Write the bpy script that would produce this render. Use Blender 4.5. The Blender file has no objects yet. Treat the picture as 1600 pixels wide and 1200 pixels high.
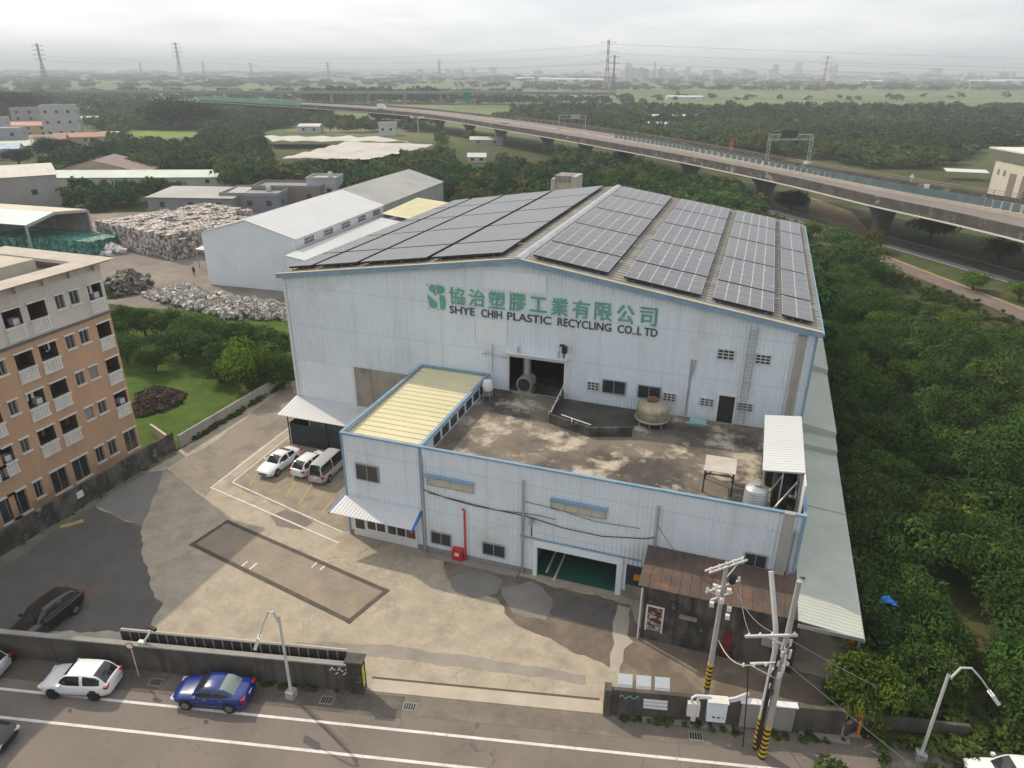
import bpy, bmesh, math, random
import numpy as np
from mathutils import Vector, Matrix
random.seed(7); RNG = np.random.default_rng(7)
SC = bpy.context.scene
COL = SC.collection
R_ = math.radians

# ------------------------------------------------------------------ camera
F_PX, PITCH, ROLL, YAW, CX, CY, CH = 1104.0153, 0.4198, 0.0062, -0.3284, 27.1468, -40.0986, 34.0
FW = Vector((math.sin(YAW)*math.cos(PITCH), math.cos(YAW)*math.cos(PITCH), -math.sin(PITCH)))
_r = Vector((math.cos(YAW), -math.sin(YAW), 0)); _u = _r.cross(FW)
RT = math.cos(ROLL)*_r + math.sin(ROLL)*_u
UP = -math.sin(ROLL)*_r + math.cos(ROLL)*_u
CAM = Vector((CX, CY, CH))
cd = bpy.data.cameras.new('camera'); cam = bpy.data.objects.new('camera', cd); COL.objects.link(cam)
cd.sensor_fit = 'HORIZONTAL'; cd.sensor_width = 36.0; cd.lens = F_PX/1600*36.0
cd.clip_start = 0.5; cd.clip_end = 40000
m3 = Matrix((RT, UP, -FW)).transposed()
cam.matrix_world = Matrix.Translation(CAM) @ m3.to_4x4()
SC.camera = cam

# ------------------------------------------------------------------ sky, sun, exposure
SUN_EL = 43.6
SUN_TRAVEL = Vector((0.922*math.cos(R_(SUN_EL)), -0.387*math.cos(R_(SUN_EL)), -math.sin(R_(SUN_EL))))
W = bpy.data.worlds.new('World'); SC.world = W; W.use_nodes = True
nt = W.node_tree; nt.nodes.clear()
def N(nt, t, **kw):
    n = nt.nodes.new(t)
    for k, v in kw.items(): setattr(n, k, v)
    return n
out = N(nt, 'ShaderNodeOutputWorld'); bg = N(nt, 'ShaderNodeBackground'); bg.inputs['Strength'].default_value = 0.1
sky = N(nt, 'ShaderNodeTexSky', sky_type='NISHITA'); sky.sun_disc = False
sky.sun_elevation = R_(SUN_EL)
sky.sun_rotation = math.atan2(-SUN_TRAVEL.x, -SUN_TRAVEL.y)
sky.air_density = 1.0; sky.dust_density = 3.0
tc = N(nt, 'ShaderNodeTexCoord'); sep = N(nt, 'ShaderNodeSeparateXYZ'); nt.links.new(tc.outputs['Generated'], sep.inputs[0])
# cloud deck: project the view direction onto a flat layer so the clouds flatten towards the horizon
zz = N(nt, 'ShaderNodeMath', operation='ADD'); nt.links.new(sep.outputs['Z'], zz.inputs[0]); zz.inputs[1].default_value = 0.12
zm = N(nt, 'ShaderNodeMath', operation='MAXIMUM'); nt.links.new(zz.outputs[0], zm.inputs[0]); zm.inputs[1].default_value = 0.05
dv = N(nt, 'ShaderNodeVectorMath', operation='DIVIDE'); nt.links.new(tc.outputs['Generated'], dv.inputs[0])
cmb = N(nt, 'ShaderNodeCombineXYZ')
for k in range(3): nt.links.new(zm.outputs[0], cmb.inputs[k])
nt.links.new(cmb.outputs[0], dv.inputs[1])
nz = N(nt, 'ShaderNodeTexNoise'); nz.inputs['Scale'].default_value = 0.9; nz.inputs['Detail'].default_value = 6; nz.inputs['Roughness'].default_value = 0.52
nt.links.new(dv.outputs[0], nz.inputs['Vector'])
cr = N(nt, 'ShaderNodeValToRGB')
cr.color_ramp.elements[0].position = 0.36; cr.color_ramp.elements[0].color = (0.63, 0.65, 0.675, 1)
cr.color_ramp.elements[1].position = 0.62; cr.color_ramp.elements[1].color = (0.81, 0.815, 0.815, 1)
nt.links.new(nz.outputs['Fac'], cr.inputs[0])
sc10 = N(nt, 'ShaderNodeVectorMath', operation='SCALE')
# the overcast is brighter on the side of the veiled sun
dt = N(nt, 'ShaderNodeVectorMath', operation='DOT_PRODUCT'); nt.links.new(tc.outputs['Generated'], dt.inputs[0]); dt.inputs[1].default_value = tuple(-SUN_TRAVEL)
mrs = N(nt, 'ShaderNodeMapRange'); mrs.inputs['From Min'].default_value = 0.0; mrs.inputs['From Max'].default_value = 0.75; mrs.inputs['To Min'].default_value = 8.5; mrs.inputs['To Max'].default_value = 10.4
nt.links.new(dt.outputs['Value'], mrs.inputs['Value'])
# thick hazy air near the horizon is brighter than the cloud base overhead
mrh = N(nt, 'ShaderNodeMapRange'); mrh.inputs['From Min'].default_value = 0.0; mrh.inputs['From Max'].default_value = 0.16; mrh.inputs['To Min'].default_value = 1.28; mrh.inputs['To Max'].default_value = 1.0; nt.links.new(sep.outputs['Z'], mrh.inputs['Value'])
mlh = N(nt, 'ShaderNodeMath', operation='MULTIPLY'); nt.links.new(mrs.outputs[0], mlh.inputs[0]); nt.links.new(mrh.outputs[0], mlh.inputs[1]); nt.links.new(mlh.outputs[0], sc10.inputs['Scale'])
nt.links.new(cr.outputs[0], sc10.inputs[0])
mx = N(nt, 'ShaderNodeMix', data_type='RGBA'); mx.inputs['Factor'].default_value = 0.86
nt.links.new(sky.outputs[0], mx.inputs['A']); nt.links.new(sc10.outputs[0], mx.inputs['B'])
nt.links.new(mx.outputs['Result'], bg.inputs['Color']); nt.links.new(bg.outputs[0], out.inputs['Surface'])
sl = bpy.data.lights.new('sun', 'SUN'); sl.energy = 2.3; sl.angle = R_(0.6); sl.color = (1.0, 0.86, 0.66)
so = bpy.data.objects.new('sun', sl); COL.objects.link(so); so.location = (-200, 80, 300)
so.rotation_euler = SUN_TRAVEL.to_track_quat('-Z', 'Y').to_euler()
SC.view_settings.view_transform = 'Standard'; SC.view_settings.look = 'None'; SC.view_settings.gamma = 1
SC.view_settings.exposure = 0.48
cy = SC.cycles; cy.use_denoising = True; cy.max_bounces = 5; cy.diffuse_bounces = 3; cy.glossy_bounces = 2; cy.transmission_bounces = 2
cy.volume_bounces = 0; cy.transparent_max_bounces = 6; cy.caustics_reflective = False; cy.caustics_refractive = False

# ------------------------------------------------------------------ measuring: where a sight line meets a real plane
def ray(x, y): return FW*F_PX + RT*(x-800) + UP*(600-y)
def G(x, y, z=0.0):
    d = ray(x, y); return CAM + d*((z-CH)/d.z)
def PY(x, y, Y):
    d = ray(x, y); return CAM + d*((Y-CY)/d.y)
def PX(x, y, X):
    d = ray(x, y); return CAM + d*((X-CX)/d.x)
def PIX(P):
    d = Vector(P)-CAM; w = d.dot(FW)
    if w < 1: return (-9999, -9999)
    return (800+F_PX*d.dot(RT)/w, 600-F_PX*d.dot(UP)/w)
def HT(base, ytop, z0=0.0):
    """height of a vertical thing whose foot is seen at base and whose top at row ytop"""
    P = G(base[0], base[1], z0); lo, hi = z0, 120.0
    for _ in range(50):
        mid = (lo+hi)/2
        if PIX((P.x, P.y, mid))[1] > ytop: lo = mid
        else: hi = mid
    return lo
def inpoly(x, y, poly):
    c = False; j = len(poly)-1
    for i in range(len(poly)):
        xi, yi = poly[i][0], poly[i][1]; xj, yj = poly[j][0], poly[j][1]
        if (yi > y) != (yj > y) and x < (xj-xi)*(y-yi)/(yj-yi)+xi: c = not c
        j = i
    return c

# ------------------------------------------------------------------ materials
def mat(name, c1, c2=None, scale=1.0, rough=0.75, metal=0.0, bump=0.0, bscale=None, c3=None, s3=0.2, t3=(0.55, 0.7),
        streak=0.0, streak_col=(0.08, 0.08, 0.075), sscale=2.5, spec=0.4, laps=0.0, cracks=0.0, joints=0.0, speck=0.0, objrand=0.0, contrast=(0.35, 0.65), detail=5, trans=0.0):
    m = bpy.data.materials.new(name); m.use_nodes = True; t = m.node_tree
    b = t.nodes['Principled BSDF']; b.inputs['Roughness'].default_value = rough; b.inputs['Metallic'].default_value = metal
    b.inputs['Specular IOR Level'].default_value = spec
    geo = N(t, 'ShaderNodeNewGeometry'); L = t.links.new
    rgb = N(t, 'ShaderNodeRGB'); rgb.outputs[0].default_value = (*c1, 1); cur = rgb.outputs[0]
    def noise(sc, det=detail, vec=None, rg=0.55):
        n = N(t, 'ShaderNodeTexNoise'); n.inputs['Scale'].default_value = sc; n.inputs['Detail'].default_value = det
        n.inputs['Roughness'].default_value = rg
        L(vec if vec is not None else geo.outputs['Position'], n.inputs['Vector']); return n.outputs['Fac']
    def ramp(f, a, z):
        r = N(t, 'ShaderNodeMapRange'); r.inputs['From Min'].default_value = a; r.inputs['From Max'].default_value = z; L(f, r.inputs['Value']); return r.outputs[0]
    def mix(f, a, bcol):
        x = N(t, 'ShaderNodeMix', data_type='RGBA'); L(f, x.inputs['Factor']); L(a, x.inputs['A'])
        if isinstance(bcol, tuple): x.inputs['B'].default_value = (*bcol, 1)
        else: L(bcol, x.inputs['B'])
        return x.outputs['Result']
    if c2: cur = mix(ramp(noise(scale), *contrast), cur, c2)
    if c3: cur = mix(ramp(noise(s3, 8, None, 0.68), *t3), cur, c3)
    if streak > 0:
        mp = N(t, 'ShaderNodeMapping'); mp.inputs['Scale'].default_value = (sscale, sscale, sscale*0.06); L(geo.outputs['Position'], mp.inputs['Vector'])
        s = ramp(noise(1.0, 5, mp.outputs[0], 0.6), 0.5, 0.75)
        k = N(t, 'ShaderNodeMath', operation='MULTIPLY'); L(s, k.inputs[0]); k.inputs[1].default_value = streak
        cur = mix(k.outputs[0], cur, streak_col)
    if speck > 0:     # grit, drips and small stains
        a_ = ramp(noise(3.2, 8, None, 0.75), 0.50, 0.70); k = N(t, 'ShaderNodeMath', operation='MULTIPLY'); L(a_, k.inputs[0]); k.inputs[1].default_value = speck; cur = mix(k.outputs[0], cur, tuple(c*0.5 for c in c1))
        a_ = ramp(noise(1.1, 8, None, 0.72), 0.55, 0.72); k = N(t, 'ShaderNodeMath', operation='MULTIPLY'); L(a_, k.inputs[0]); k.inputs[1].default_value = speck; cur = mix(k.outputs[0], cur, tuple(min(0.8, c*1.3) for c in c1))
    if laps > 0:      # lap joints between the sheets
        sx_ = N(t, 'ShaderNodeSeparateXYZ'); L(geo.outputs['Position'], sx_.inputs[0]); md = N(t, 'ShaderNodeMath', operation='PINGPONG'); L(sx_.outputs['Z'], md.inputs[0]); md.inputs[1].default_value = laps
        f_ = ramp(md.outputs[0], 0.045, 0.02); k = N(t, 'ShaderNodeMath', operation='MULTIPLY'); L(f_, k.inputs[0]); k.inputs[1].default_value = 0.35; cur = mix(k.outputs[0], cur, tuple(c*0.45 for c in c1))
    if cracks > 0:
        wp = N(t, 'ShaderNodeTexNoise'); wp.inputs['Scale'].default_value = 0.7; wp.inputs['Detail'].default_value = 5; L(geo.outputs['Position'], wp.inputs['Vector'])
        ad = N(t, 'ShaderNodeVectorMath', operation='MULTIPLY_ADD'); L(wp.outputs['Color'], ad.inputs[0]); ad.inputs[1].default_value = (2.2,2.2,0); L(geo.outputs['Position'], ad.inputs[2])
        vo = N(t, 'ShaderNodeTexVoronoi', feature='DISTANCE_TO_EDGE'); vo.inputs['Scale'].default_value = 0.21; L(ad.outputs[0], vo.inputs['Vector'])
        lt_ = ramp(vo.outputs['Distance'], 0.009, 0.003); ms_ = ramp(noise(0.09, 3), 0.5, 0.56)
        k = N(t, 'ShaderNodeMath', operation='MULTIPLY'); L(lt_, k.inputs[0]); L(ms_, k.inputs[1]); k2 = N(t, 'ShaderNodeMath', operation='MULTIPLY'); L(k.outputs[0], k2.inputs[0]); k2.inputs[1].default_value = cracks
        cur = mix(k2.outputs[0], cur, tuple(c*0.3 for c in c1))
    if joints > 0:
        mp2 = N(t, 'ShaderNodeMapping'); mp2.inputs['Rotation'].default_value = (0,0,0.05); L(geo.outputs['Position'], mp2.inputs['Vector'])
        bk_ = N(t, 'ShaderNodeTexBrick'); bk_.offset = 0.0; L(mp2.outputs[0], bk_.inputs['Vector']); bk_.inputs['Scale'].default_value = 1.0; bk_.inputs['Brick Width'].default_value = joints; bk_.inputs['Row Height'].default_value = joints*0.8; bk_.inputs['Mortar Size'].default_value = 0.022; bk_.inputs['Mortar Smooth'].default_value = 0.6
        k = N(t, 'ShaderNodeMath', operation='MULTIPLY'); L(bk_.outputs['Fac'], k.inputs[0]); k.inputs[1].default_value = 0.45; cur = mix(k.outputs[0], cur, tuple(c*0.4 for c in c1))
    if objrand > 0:
        oi = N(t, 'ShaderNodeObjectInfo'); hs = N(t, 'ShaderNodeHueSaturation'); L(cur, hs.inputs['Color'])
        r = N(t, 'ShaderNodeMapRange'); r.inputs['To Min'].default_value = 1-objrand; r.inputs['To Max'].default_value = 1+objrand; L(oi.outputs['Random'], r.inputs['Value']); L(r.outputs[0], hs.inputs['Value'])
        r2 = N(t, 'ShaderNodeMapRange'); r2.inputs['To Min'].default_value = 0.5-objrand*0.06; r2.inputs['To Max'].default_value = 0.5+objrand*0.05
        fr = N(t, 'ShaderNodeMath', operation='FRACT'); ml = N(t, 'ShaderNodeMath', operation='MULTIPLY'); ml.inputs[1].default_value = 7.31; L(oi.outputs['Random'], ml.inputs[0]); L(ml.outputs[0], fr.inputs[0])
        L(fr.outputs[0], r2.inputs['Value']); L(r2.outputs[0], hs.inputs['Hue']); cur = hs.outputs['Color']
    L(cur, b.inputs['Base Color'])
    if bump > 0:
        bp = N(t, 'ShaderNodeBump'); bp.inputs['Strength'].default_value = 1.0; bp.inputs['Distance'].default_value = bump
        L(noise(bscale or scale*6, 4), bp.inputs['Height']); L(bp.outputs[0], b.inputs['Normal'])
    m['_end'] = 0
    return m

# ------------------------------------------------------------------ mesh building
ORIG = {}
class MB:
    def __init__(s): s.v = []; s.f = []; s.mi = []; s.cur = 0; s.sm = []; s.smooth = False; s.st = []
    def add(s, vs, fs):
        o = len(s.v); s.st.append((o, len(s.f))); s.v.extend([tuple(p) for p in vs])
        for f in fs: s.f.append([i+o for i in f]); s.mi.append(s.cur); s.sm.append(s.smooth)
        return s
    def box(s, x0, x1, y0, y1, z0, z1):
        return s.add([(x0,y0,z0),(x1,y0,z0),(x1,y1,z0),(x0,y1,z0),(x0,y0,z1),(x1,y0,z1),(x1,y1,z1),(x0,y1,z1)],
                     [(0,3,2,1),(4,5,6,7),(0,1,5,4),(1,2,6,5),(2,3,7,6),(3,0,4,7)])
    def obb(s, c, ax, ay, az):
        c, ax, ay, az = map(Vector, (c, ax, ay, az)); P = []
        for k in (-1, 1):
            for i, j in ((-1,-1),(1,-1),(1,1),(-1,1)): P.append(c+ax*i+ay*j+az*k)
        return s.add(P, [(0,3,2,1),(4,5,6,7),(0,1,5,4),(1,2,6,5),(2,3,7,6),(3,0,4,7)])
    def bar(s, a, b, w, h=None, up=(0,0,1)):
        a, b = Vector(a), Vector(b); h = h or w; d = (b-a); L = d.length; d = d/L; up = Vector(up)
        if abs(d.dot(up)) > 0.98: up = Vector((1,0,0))
        sx = d.cross(up).normalized(); sy = sx.cross(d).normalized()
        return s.obb((a+b)/2, d*(L/2), sx*(w/2), sy*(h/2))
    def prism(s, pts, z0, z1):
        n = len(pts); P = [(p[0], p[1], z0) for p in pts]+[(p[0], p[1], z1) for p in pts]
        return s.add(P, [tuple(range(n))[::-1], tuple(range(n, 2*n))]+[(i,(i+1)%n,(i+1)%n+n,i+n) for i in range(n)])
    def poly(s, pts): return s.add(pts, [tuple(range(len(pts)))])
    def hexa(s, b, t):
        """box from four bottom and four top corners"""
        return s.add(list(b)+list(t), [(0,3,2,1),(4,5,6,7),(0,1,5,4),(1,2,6,5),(2,3,7,6),(3,0,4,7)])
    def slab(s, quad, th):
        q = [Vector(p) for p in quad]; n = (q[1]-q[0]).cross(q[3]-q[0]).normalized()
        if n.z < 0: n = -n
        return s.hexa([p-n*th for p in q], q)
    def tube(s, pts, r, n=8, r2=None, cap=True):
        pts = [Vector(p) for p in pts]; m = len(pts); P = []; prev = None
        for i, p in enumerate(pts):
            d = (pts[min(i+1,m-1)]-pts[max(i-1,0)]).normalized()
            if prev is None:
                u = d.orthogonal().normalized()
            else:
                u = (prev - d*prev.dot(d)).normalized()
            prev = u; w = d.cross(u); rr = r if r2 is None else r+(r2-r)*i/(m-1)
            for k in range(n): P.append(p+u*(rr*math.cos(2*math.pi*k/n))+w*(rr*math.sin(2*math.pi*k/n)))
        F = [(i*n+k, i*n+(k+1)%n, (i+1)*n+(k+1)%n, (i+1)*n+k) for i in range(m-1) for k in range(n)]
        if cap: F += [tuple(range(n))[::-1], tuple(range((m-1)*n, m*n))]
        sm = s.smooth; s.smooth = n >= 8; s.add(P, F); s.smooth = sm; return s
    def lathe(s, prof, c=(0,0,0), n=16):
        c = Vector(c); P = []; m = len(prof)
        for r, z in prof:
            for k in range(n): P.append(c+Vector((r*math.cos(2*math.pi*k/n), r*math.sin(2*math.pi*k/n), z)))
        F = [(i*n+k, i*n+(k+1)%n, (i+1)*n+(k+1)%n, (i+1)*n+k) for i in range(m-1) for k in range(n)]
        F += [tuple(range(n))[::-1], tuple(range((m-1)*n, m*n))]
        sm = s.smooth; s.smooth = True; s.add(P, F); s.smooth = sm; return s
    def disc(s, c, ax, r, th, n=14):
        c = Vector(c); ax = Vector(ax).normalized(); return s.tube([c-ax*th/2, c+ax*th/2], r, n)
    def xf(s, M):
        s.v = [tuple(M @ Vector(p)) for p in s.v]; return s
    def build(s, name, mats, parent=None, sharp=40):
        me = bpy.data.meshes.new(name)
        o0 = ORIG.get(parent.name, Vector((0,0,0))) if parent else Vector((0,0,0))
        if o0.length > 0: vs = [(p[0]-o0.x, p[1]-o0.y, p[2]-o0.z) for p in s.v]
        else: vs = s.v
        me.from_pydata(vs, [], s.f)
        if not isinstance(mats, (list, tuple)): mats = [mats]
        for m in mats: me.materials.append(m)
        me.polygons.foreach_set('material_index', [min(i, len(mats)-1) for i in s.mi])
        me.polygons.foreach_set('use_smooth', s.sm)
        me.update()
        if any(s.sm): me.set_sharp_from_angle(angle=R_(sharp))
        o = bpy.data.objects.new(name, me); COL.objects.link(o)
        if parent: o.parent = parent; ORIG[o.name] = o0
        return o
def build_each(mb, name, mats, parent):
    """one object for every piece that was added"""
    st = mb.st+[(len(mb.v), len(mb.f))]; r = []
    for (a, fa), (b, fb) in zip(st[:-1], st[1:]):
        q = MB(); q.v = mb.v[a:b]; q.f = [[i-a for i in f] for f in mb.f[fa:fb]]; q.mi = mb.mi[fa:fb]; q.sm = mb.sm[fa:fb]; r.append(q.build(name, mats, parent))
    return r
def tag(o, label=None, cat=None, group=None, kind=None):
    if label: o['label'] = label
    if cat: o['category'] = cat
    if group: o['group'] = group
    if kind: o['kind'] = kind
    return o
def thing(name, label, cat, loc=(0,0,0), group=None):
    o = bpy.data.objects.new(name, None); COL.objects.link(o); o.location = loc; o.empty_display_size = 0.5
    ORIG[o.name] = Vector(loc); return tag(o, label, cat, group)
def single(name, mb, mats, label, cat, group=None, base=None):
    """a thing that is one mesh; its origin is moved to its base"""
    vs = np.array(mb.v); b = Vector(base) if base else Vector((vs[:,0].mean(), vs[:,1].mean(), vs[:,2].min()))
    mb.v = [(p[0]-b.x, p[1]-b.y, p[2]-b.z) for p in mb.v]
    o = mb.build(name, mats); o.location = b; return tag(o, label, cat, group)
def copy_thing(root, loc, rot=0.0, scale=None, label=None, group=None):
    r = root.copy(); COL.objects.link(r); r.location = loc; r.rotation_euler = (0, 0, rot)
    if scale: r.scale = scale if isinstance(scale, tuple) else (scale,)*3
    for ch in root.children:
        c = ch.copy(); COL.objects.link(c); c.parent = r
        for g in ch.children:
            d = g.copy(); COL.objects.link(d); d.parent = c
    if label: r['label'] = label
    if group: r['group'] = group
    return r
def structure(name, mb, mats):
    o = mb.build(name, mats); o['kind'] = 'structure'; return o
# ------------------------------------------------------------------ palette
M = {}
M['wall'] = mat('white_corrugated_steel', (0.71,0.78,0.845), (0.65,0.715,0.775), scale=0.25, rough=0.5, laps=1.9, streak=0.30, streak_col=(0.40,0.40,0.385), sscale=1.6, c3=(0.55,0.555,0.54), s3=0.14, t3=(0.55,0.78))
M['wall_old'] = mat('aged_white_corrugated_steel', (0.66,0.725,0.78), (0.58,0.63,0.67), scale=0.3, rough=0.55, streak=0.22, streak_col=(0.40,0.40,0.37), sscale=2.0)
M['white'] = mat('white_painted_steel', (0.70,0.71,0.72), (0.65,0.66,0.67), scale=0.4, rough=0.45)
M['roofwhite'] = mat('white_sheet_roof', (0.62,0.63,0.635), (0.58,0.59,0.595), scale=0.2, rough=0.4)
M['patch'] = mat('pale_cladding_panel', (0.75,0.80,0.85), (0.71,0.76,0.81), scale=0.4, rough=0.5)
M['blue'] = mat('blue_metal_trim', (0.17,0.29,0.41), (0.23,0.36,0.47), scale=0.8, rough=0.5)
M['vblue'] = mat('bright_blue_trim', (0.03,0.22,0.62), rough=0.45)
M['conc'] = mat('weathered_concrete', (0.30,0.28,0.25), (0.22,0.21,0.19), scale=0.6, rough=0.9, streak=0.5, streak_col=(0.10,0.10,0.09), sscale=1.4, bump=0.01, bscale=6)
M['darkconc'] = mat('black_stained_concrete', (0.12,0.11,0.098), (0.045,0.042,0.038), scale=0.6, rough=0.95, streak=0.92, streak_col=(0.018,0.018,0.017), sscale=2.2, c3=(0.26,0.24,0.21), s3=0.6, t3=(0.60,0.70), contrast=(0.42,0.58), bump=0.015, bscale=5)
M['wallconc'] = mat('stained_wall_concrete', (0.115,0.10,0.085), (0.065,0.058,0.05), scale=0.6, rough=0.95, streak=0.85, streak_col=(0.032,0.031,0.028), sscale=2.0, bump=0.01, bscale=6)
M['greywall'] = mat('grey_render', (0.33,0.31,0.29), (0.26,0.25,0.23), scale=0.5, rough=0.9, streak=0.35, sscale=1.2)
M['cream'] = mat('cream_render', (0.55,0.46,0.34), (0.47,0.40,0.30), scale=0.3, rough=0.85, streak=0.15)
M['brick'] = mat('orange_brown_tile', (0.50,0.315,0.20), (0.445,0.283,0.182), scale=0.35, rough=0.75, streak=0.22, sscale=0.8)
M['stonewall'] = mat('beige_grey_tile', (0.58,0.53,0.48), (0.51,0.465,0.42), scale=0.4, rough=0.8, streak=0.2, sscale=0.9)
M['cornice'] = mat('cream_cornice', (0.50,0.45,0.38), (0.42,0.375,0.315), scale=0.5, rough=0.85, streak=0.3, streak_col=(0.2,0.17,0.13))
M['glass'] = mat('dark_window_glass', (0.025,0.03,0.035), (0.04,0.045,0.05), scale=0.8, rough=0.12, spec=0.6)
M['palepane'] = mat('translucent_pale_pane', (0.46,0.44,0.36), (0.56,0.54,0.46), scale=0.9, rough=0.4)
M['dark'] = mat('dark_void_metal', (0.025,0.025,0.027), rough=0.7)
M['alu'] = mat('grey_aluminium', (0.42,0.43,0.44), (0.36,0.37,0.38), scale=1.0, rough=0.4, metal=0.5)
M['galv'] = mat('galvanised_steel', (0.50,0.51,0.52), (0.40,0.41,0.42), scale=0.8, rough=0.38, metal=0.6)
M['rust'] = mat('rusty_steel', (0.22,0.09,0.045), (0.12,0.06,0.04), scale=1.5, rough=0.9)
M['rustroof'] = mat('rusty_sheet_roof', (0.125,0.085,0.068), (0.075,0.06,0.052), scale=0.55, rough=0.9, c3=(0.22,0.105,0.06), s3=0.45, t3=(0.52,0.66), streak=0.3)
M['yellowroof'] = mat('pale_yellow_sheet_roof', (0.68,0.62,0.40), (0.62,0.57,0.37), scale=0.4, rough=0.55, c3=(0.52,0.46,0.28), s3=0.6, t3=(0.6,0.75))
M['leanroof'] = mat('grey_green_sheet_roof', (0.47,0.49,0.44), (0.41,0.43,0.38), scale=0.35, rough=0.6, c3=(0.50,0.48,0.38), s3=0.22, t3=(0.56,0.7))
M['roofgrey'] = mat('grey_ribbed_sheet', (0.30,0.285,0.26), (0.22,0.21,0.19), scale=0.6, rough=0.7, c3=(0.44,0.42,0.37), s3=0.4, t3=(0.55,0.7))
M['roofslab'] = mat('stained_roof_slab', (0.19,0.16,0.13), (0.07,0.062,0.055), scale=0.22, rough=0.95, speck=0.6, c3=(0.47,0.41,0.325), s3=0.36, t3=(0.505,0.61), bump=0.02, bscale=4, contrast=(0.42,0.58), detail=8)
M['tarp'] = mat('blue_black_tarp', (0.028,0.034,0.045), (0.04,0.046,0.055), scale=0.7, rough=0.7)
M['greenfloor'] = mat('green_epoxy_floor', (0.02,0.13,0.09), (0.03,0.10,0.07), scale=0.5, rough=0.4)
M['red'] = mat('fire_red_paint', (0.50,0.025,0.025), rough=0.45)
M['orange'] = mat('orange_paint', (0.62,0.22,0.02), rough=0.5)
M['yellow'] = mat('safety_yellow', (0.68,0.42,0.02), (0.5,0.31,0.03), scale=3, rough=0.6)
M['black'] = mat('black_paint', (0.015,0.015,0.016), rough=0.5)
M['cable'] = mat('black_cable', (0.02,0.02,0.02), rough=0.6)
M['greycable'] = mat('grey_wire', (0.22,0.22,0.22), rough=0.6)
M['pole'] = mat('pole_concrete', (0.40,0.39,0.37), (0.34,0.33,0.31), scale=1.5, rough=0.8, streak=0.15)
M['lamp'] = mat('lamp_post_grey', (0.58,0.58,0.57), (0.50,0.50,0.49), scale=2, rough=0.4)
M['linewhite'] = mat('white_road_paint', (0.72,0.69,0.66), (0.58,0.55,0.52), scale=1.2, rough=0.7, c3=(0.36,0.32,0.29), s3=2.6, t3=(0.57,0.68))
M['lineyellow'] = mat('faded_yellow_paint', (0.50,0.34,0.10), (0.36,0.27,0.15), scale=2.0, rough=0.8)
M['bark'] = mat('tree_bark', (0.085,0.065,0.05), (0.055,0.042,0.033), scale=3, rough=0.95)
M['signgreen'] = mat('faded_green_lettering', (0.10,0.33,0.25), (0.15,0.40,0.31), scale=1.2, rough=0.6)
M['signblack'] = mat('dark_lettering', (0.05,0.055,0.07), rough=0.6)
M['ledge'] = mat('white_sill', (0.70,0.68,0.64), (0.62,0.60,0.56), scale=1.2, rough=0.8, streak=0.25, sscale=2.5, streak_col=(0.3,0.28,0.25))
M['louvre'] = mat('louvre_block', (0.55,0.57,0.58), rough=0.7)
M['teal'] = mat('teal_sheet', (0.22,0.42,0.38), (0.28,0.48,0.43), scale=0.4, rough=0.5)
M['green_tarp'] = mat('green_net_cover', (0.03,0.17,0.13), (0.05,0.24,0.19), scale=0.6, rough=0.8)
M['plate'] = mat('licence_plate_white', (0.75,0.75,0.72), rough=0.5)

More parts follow.
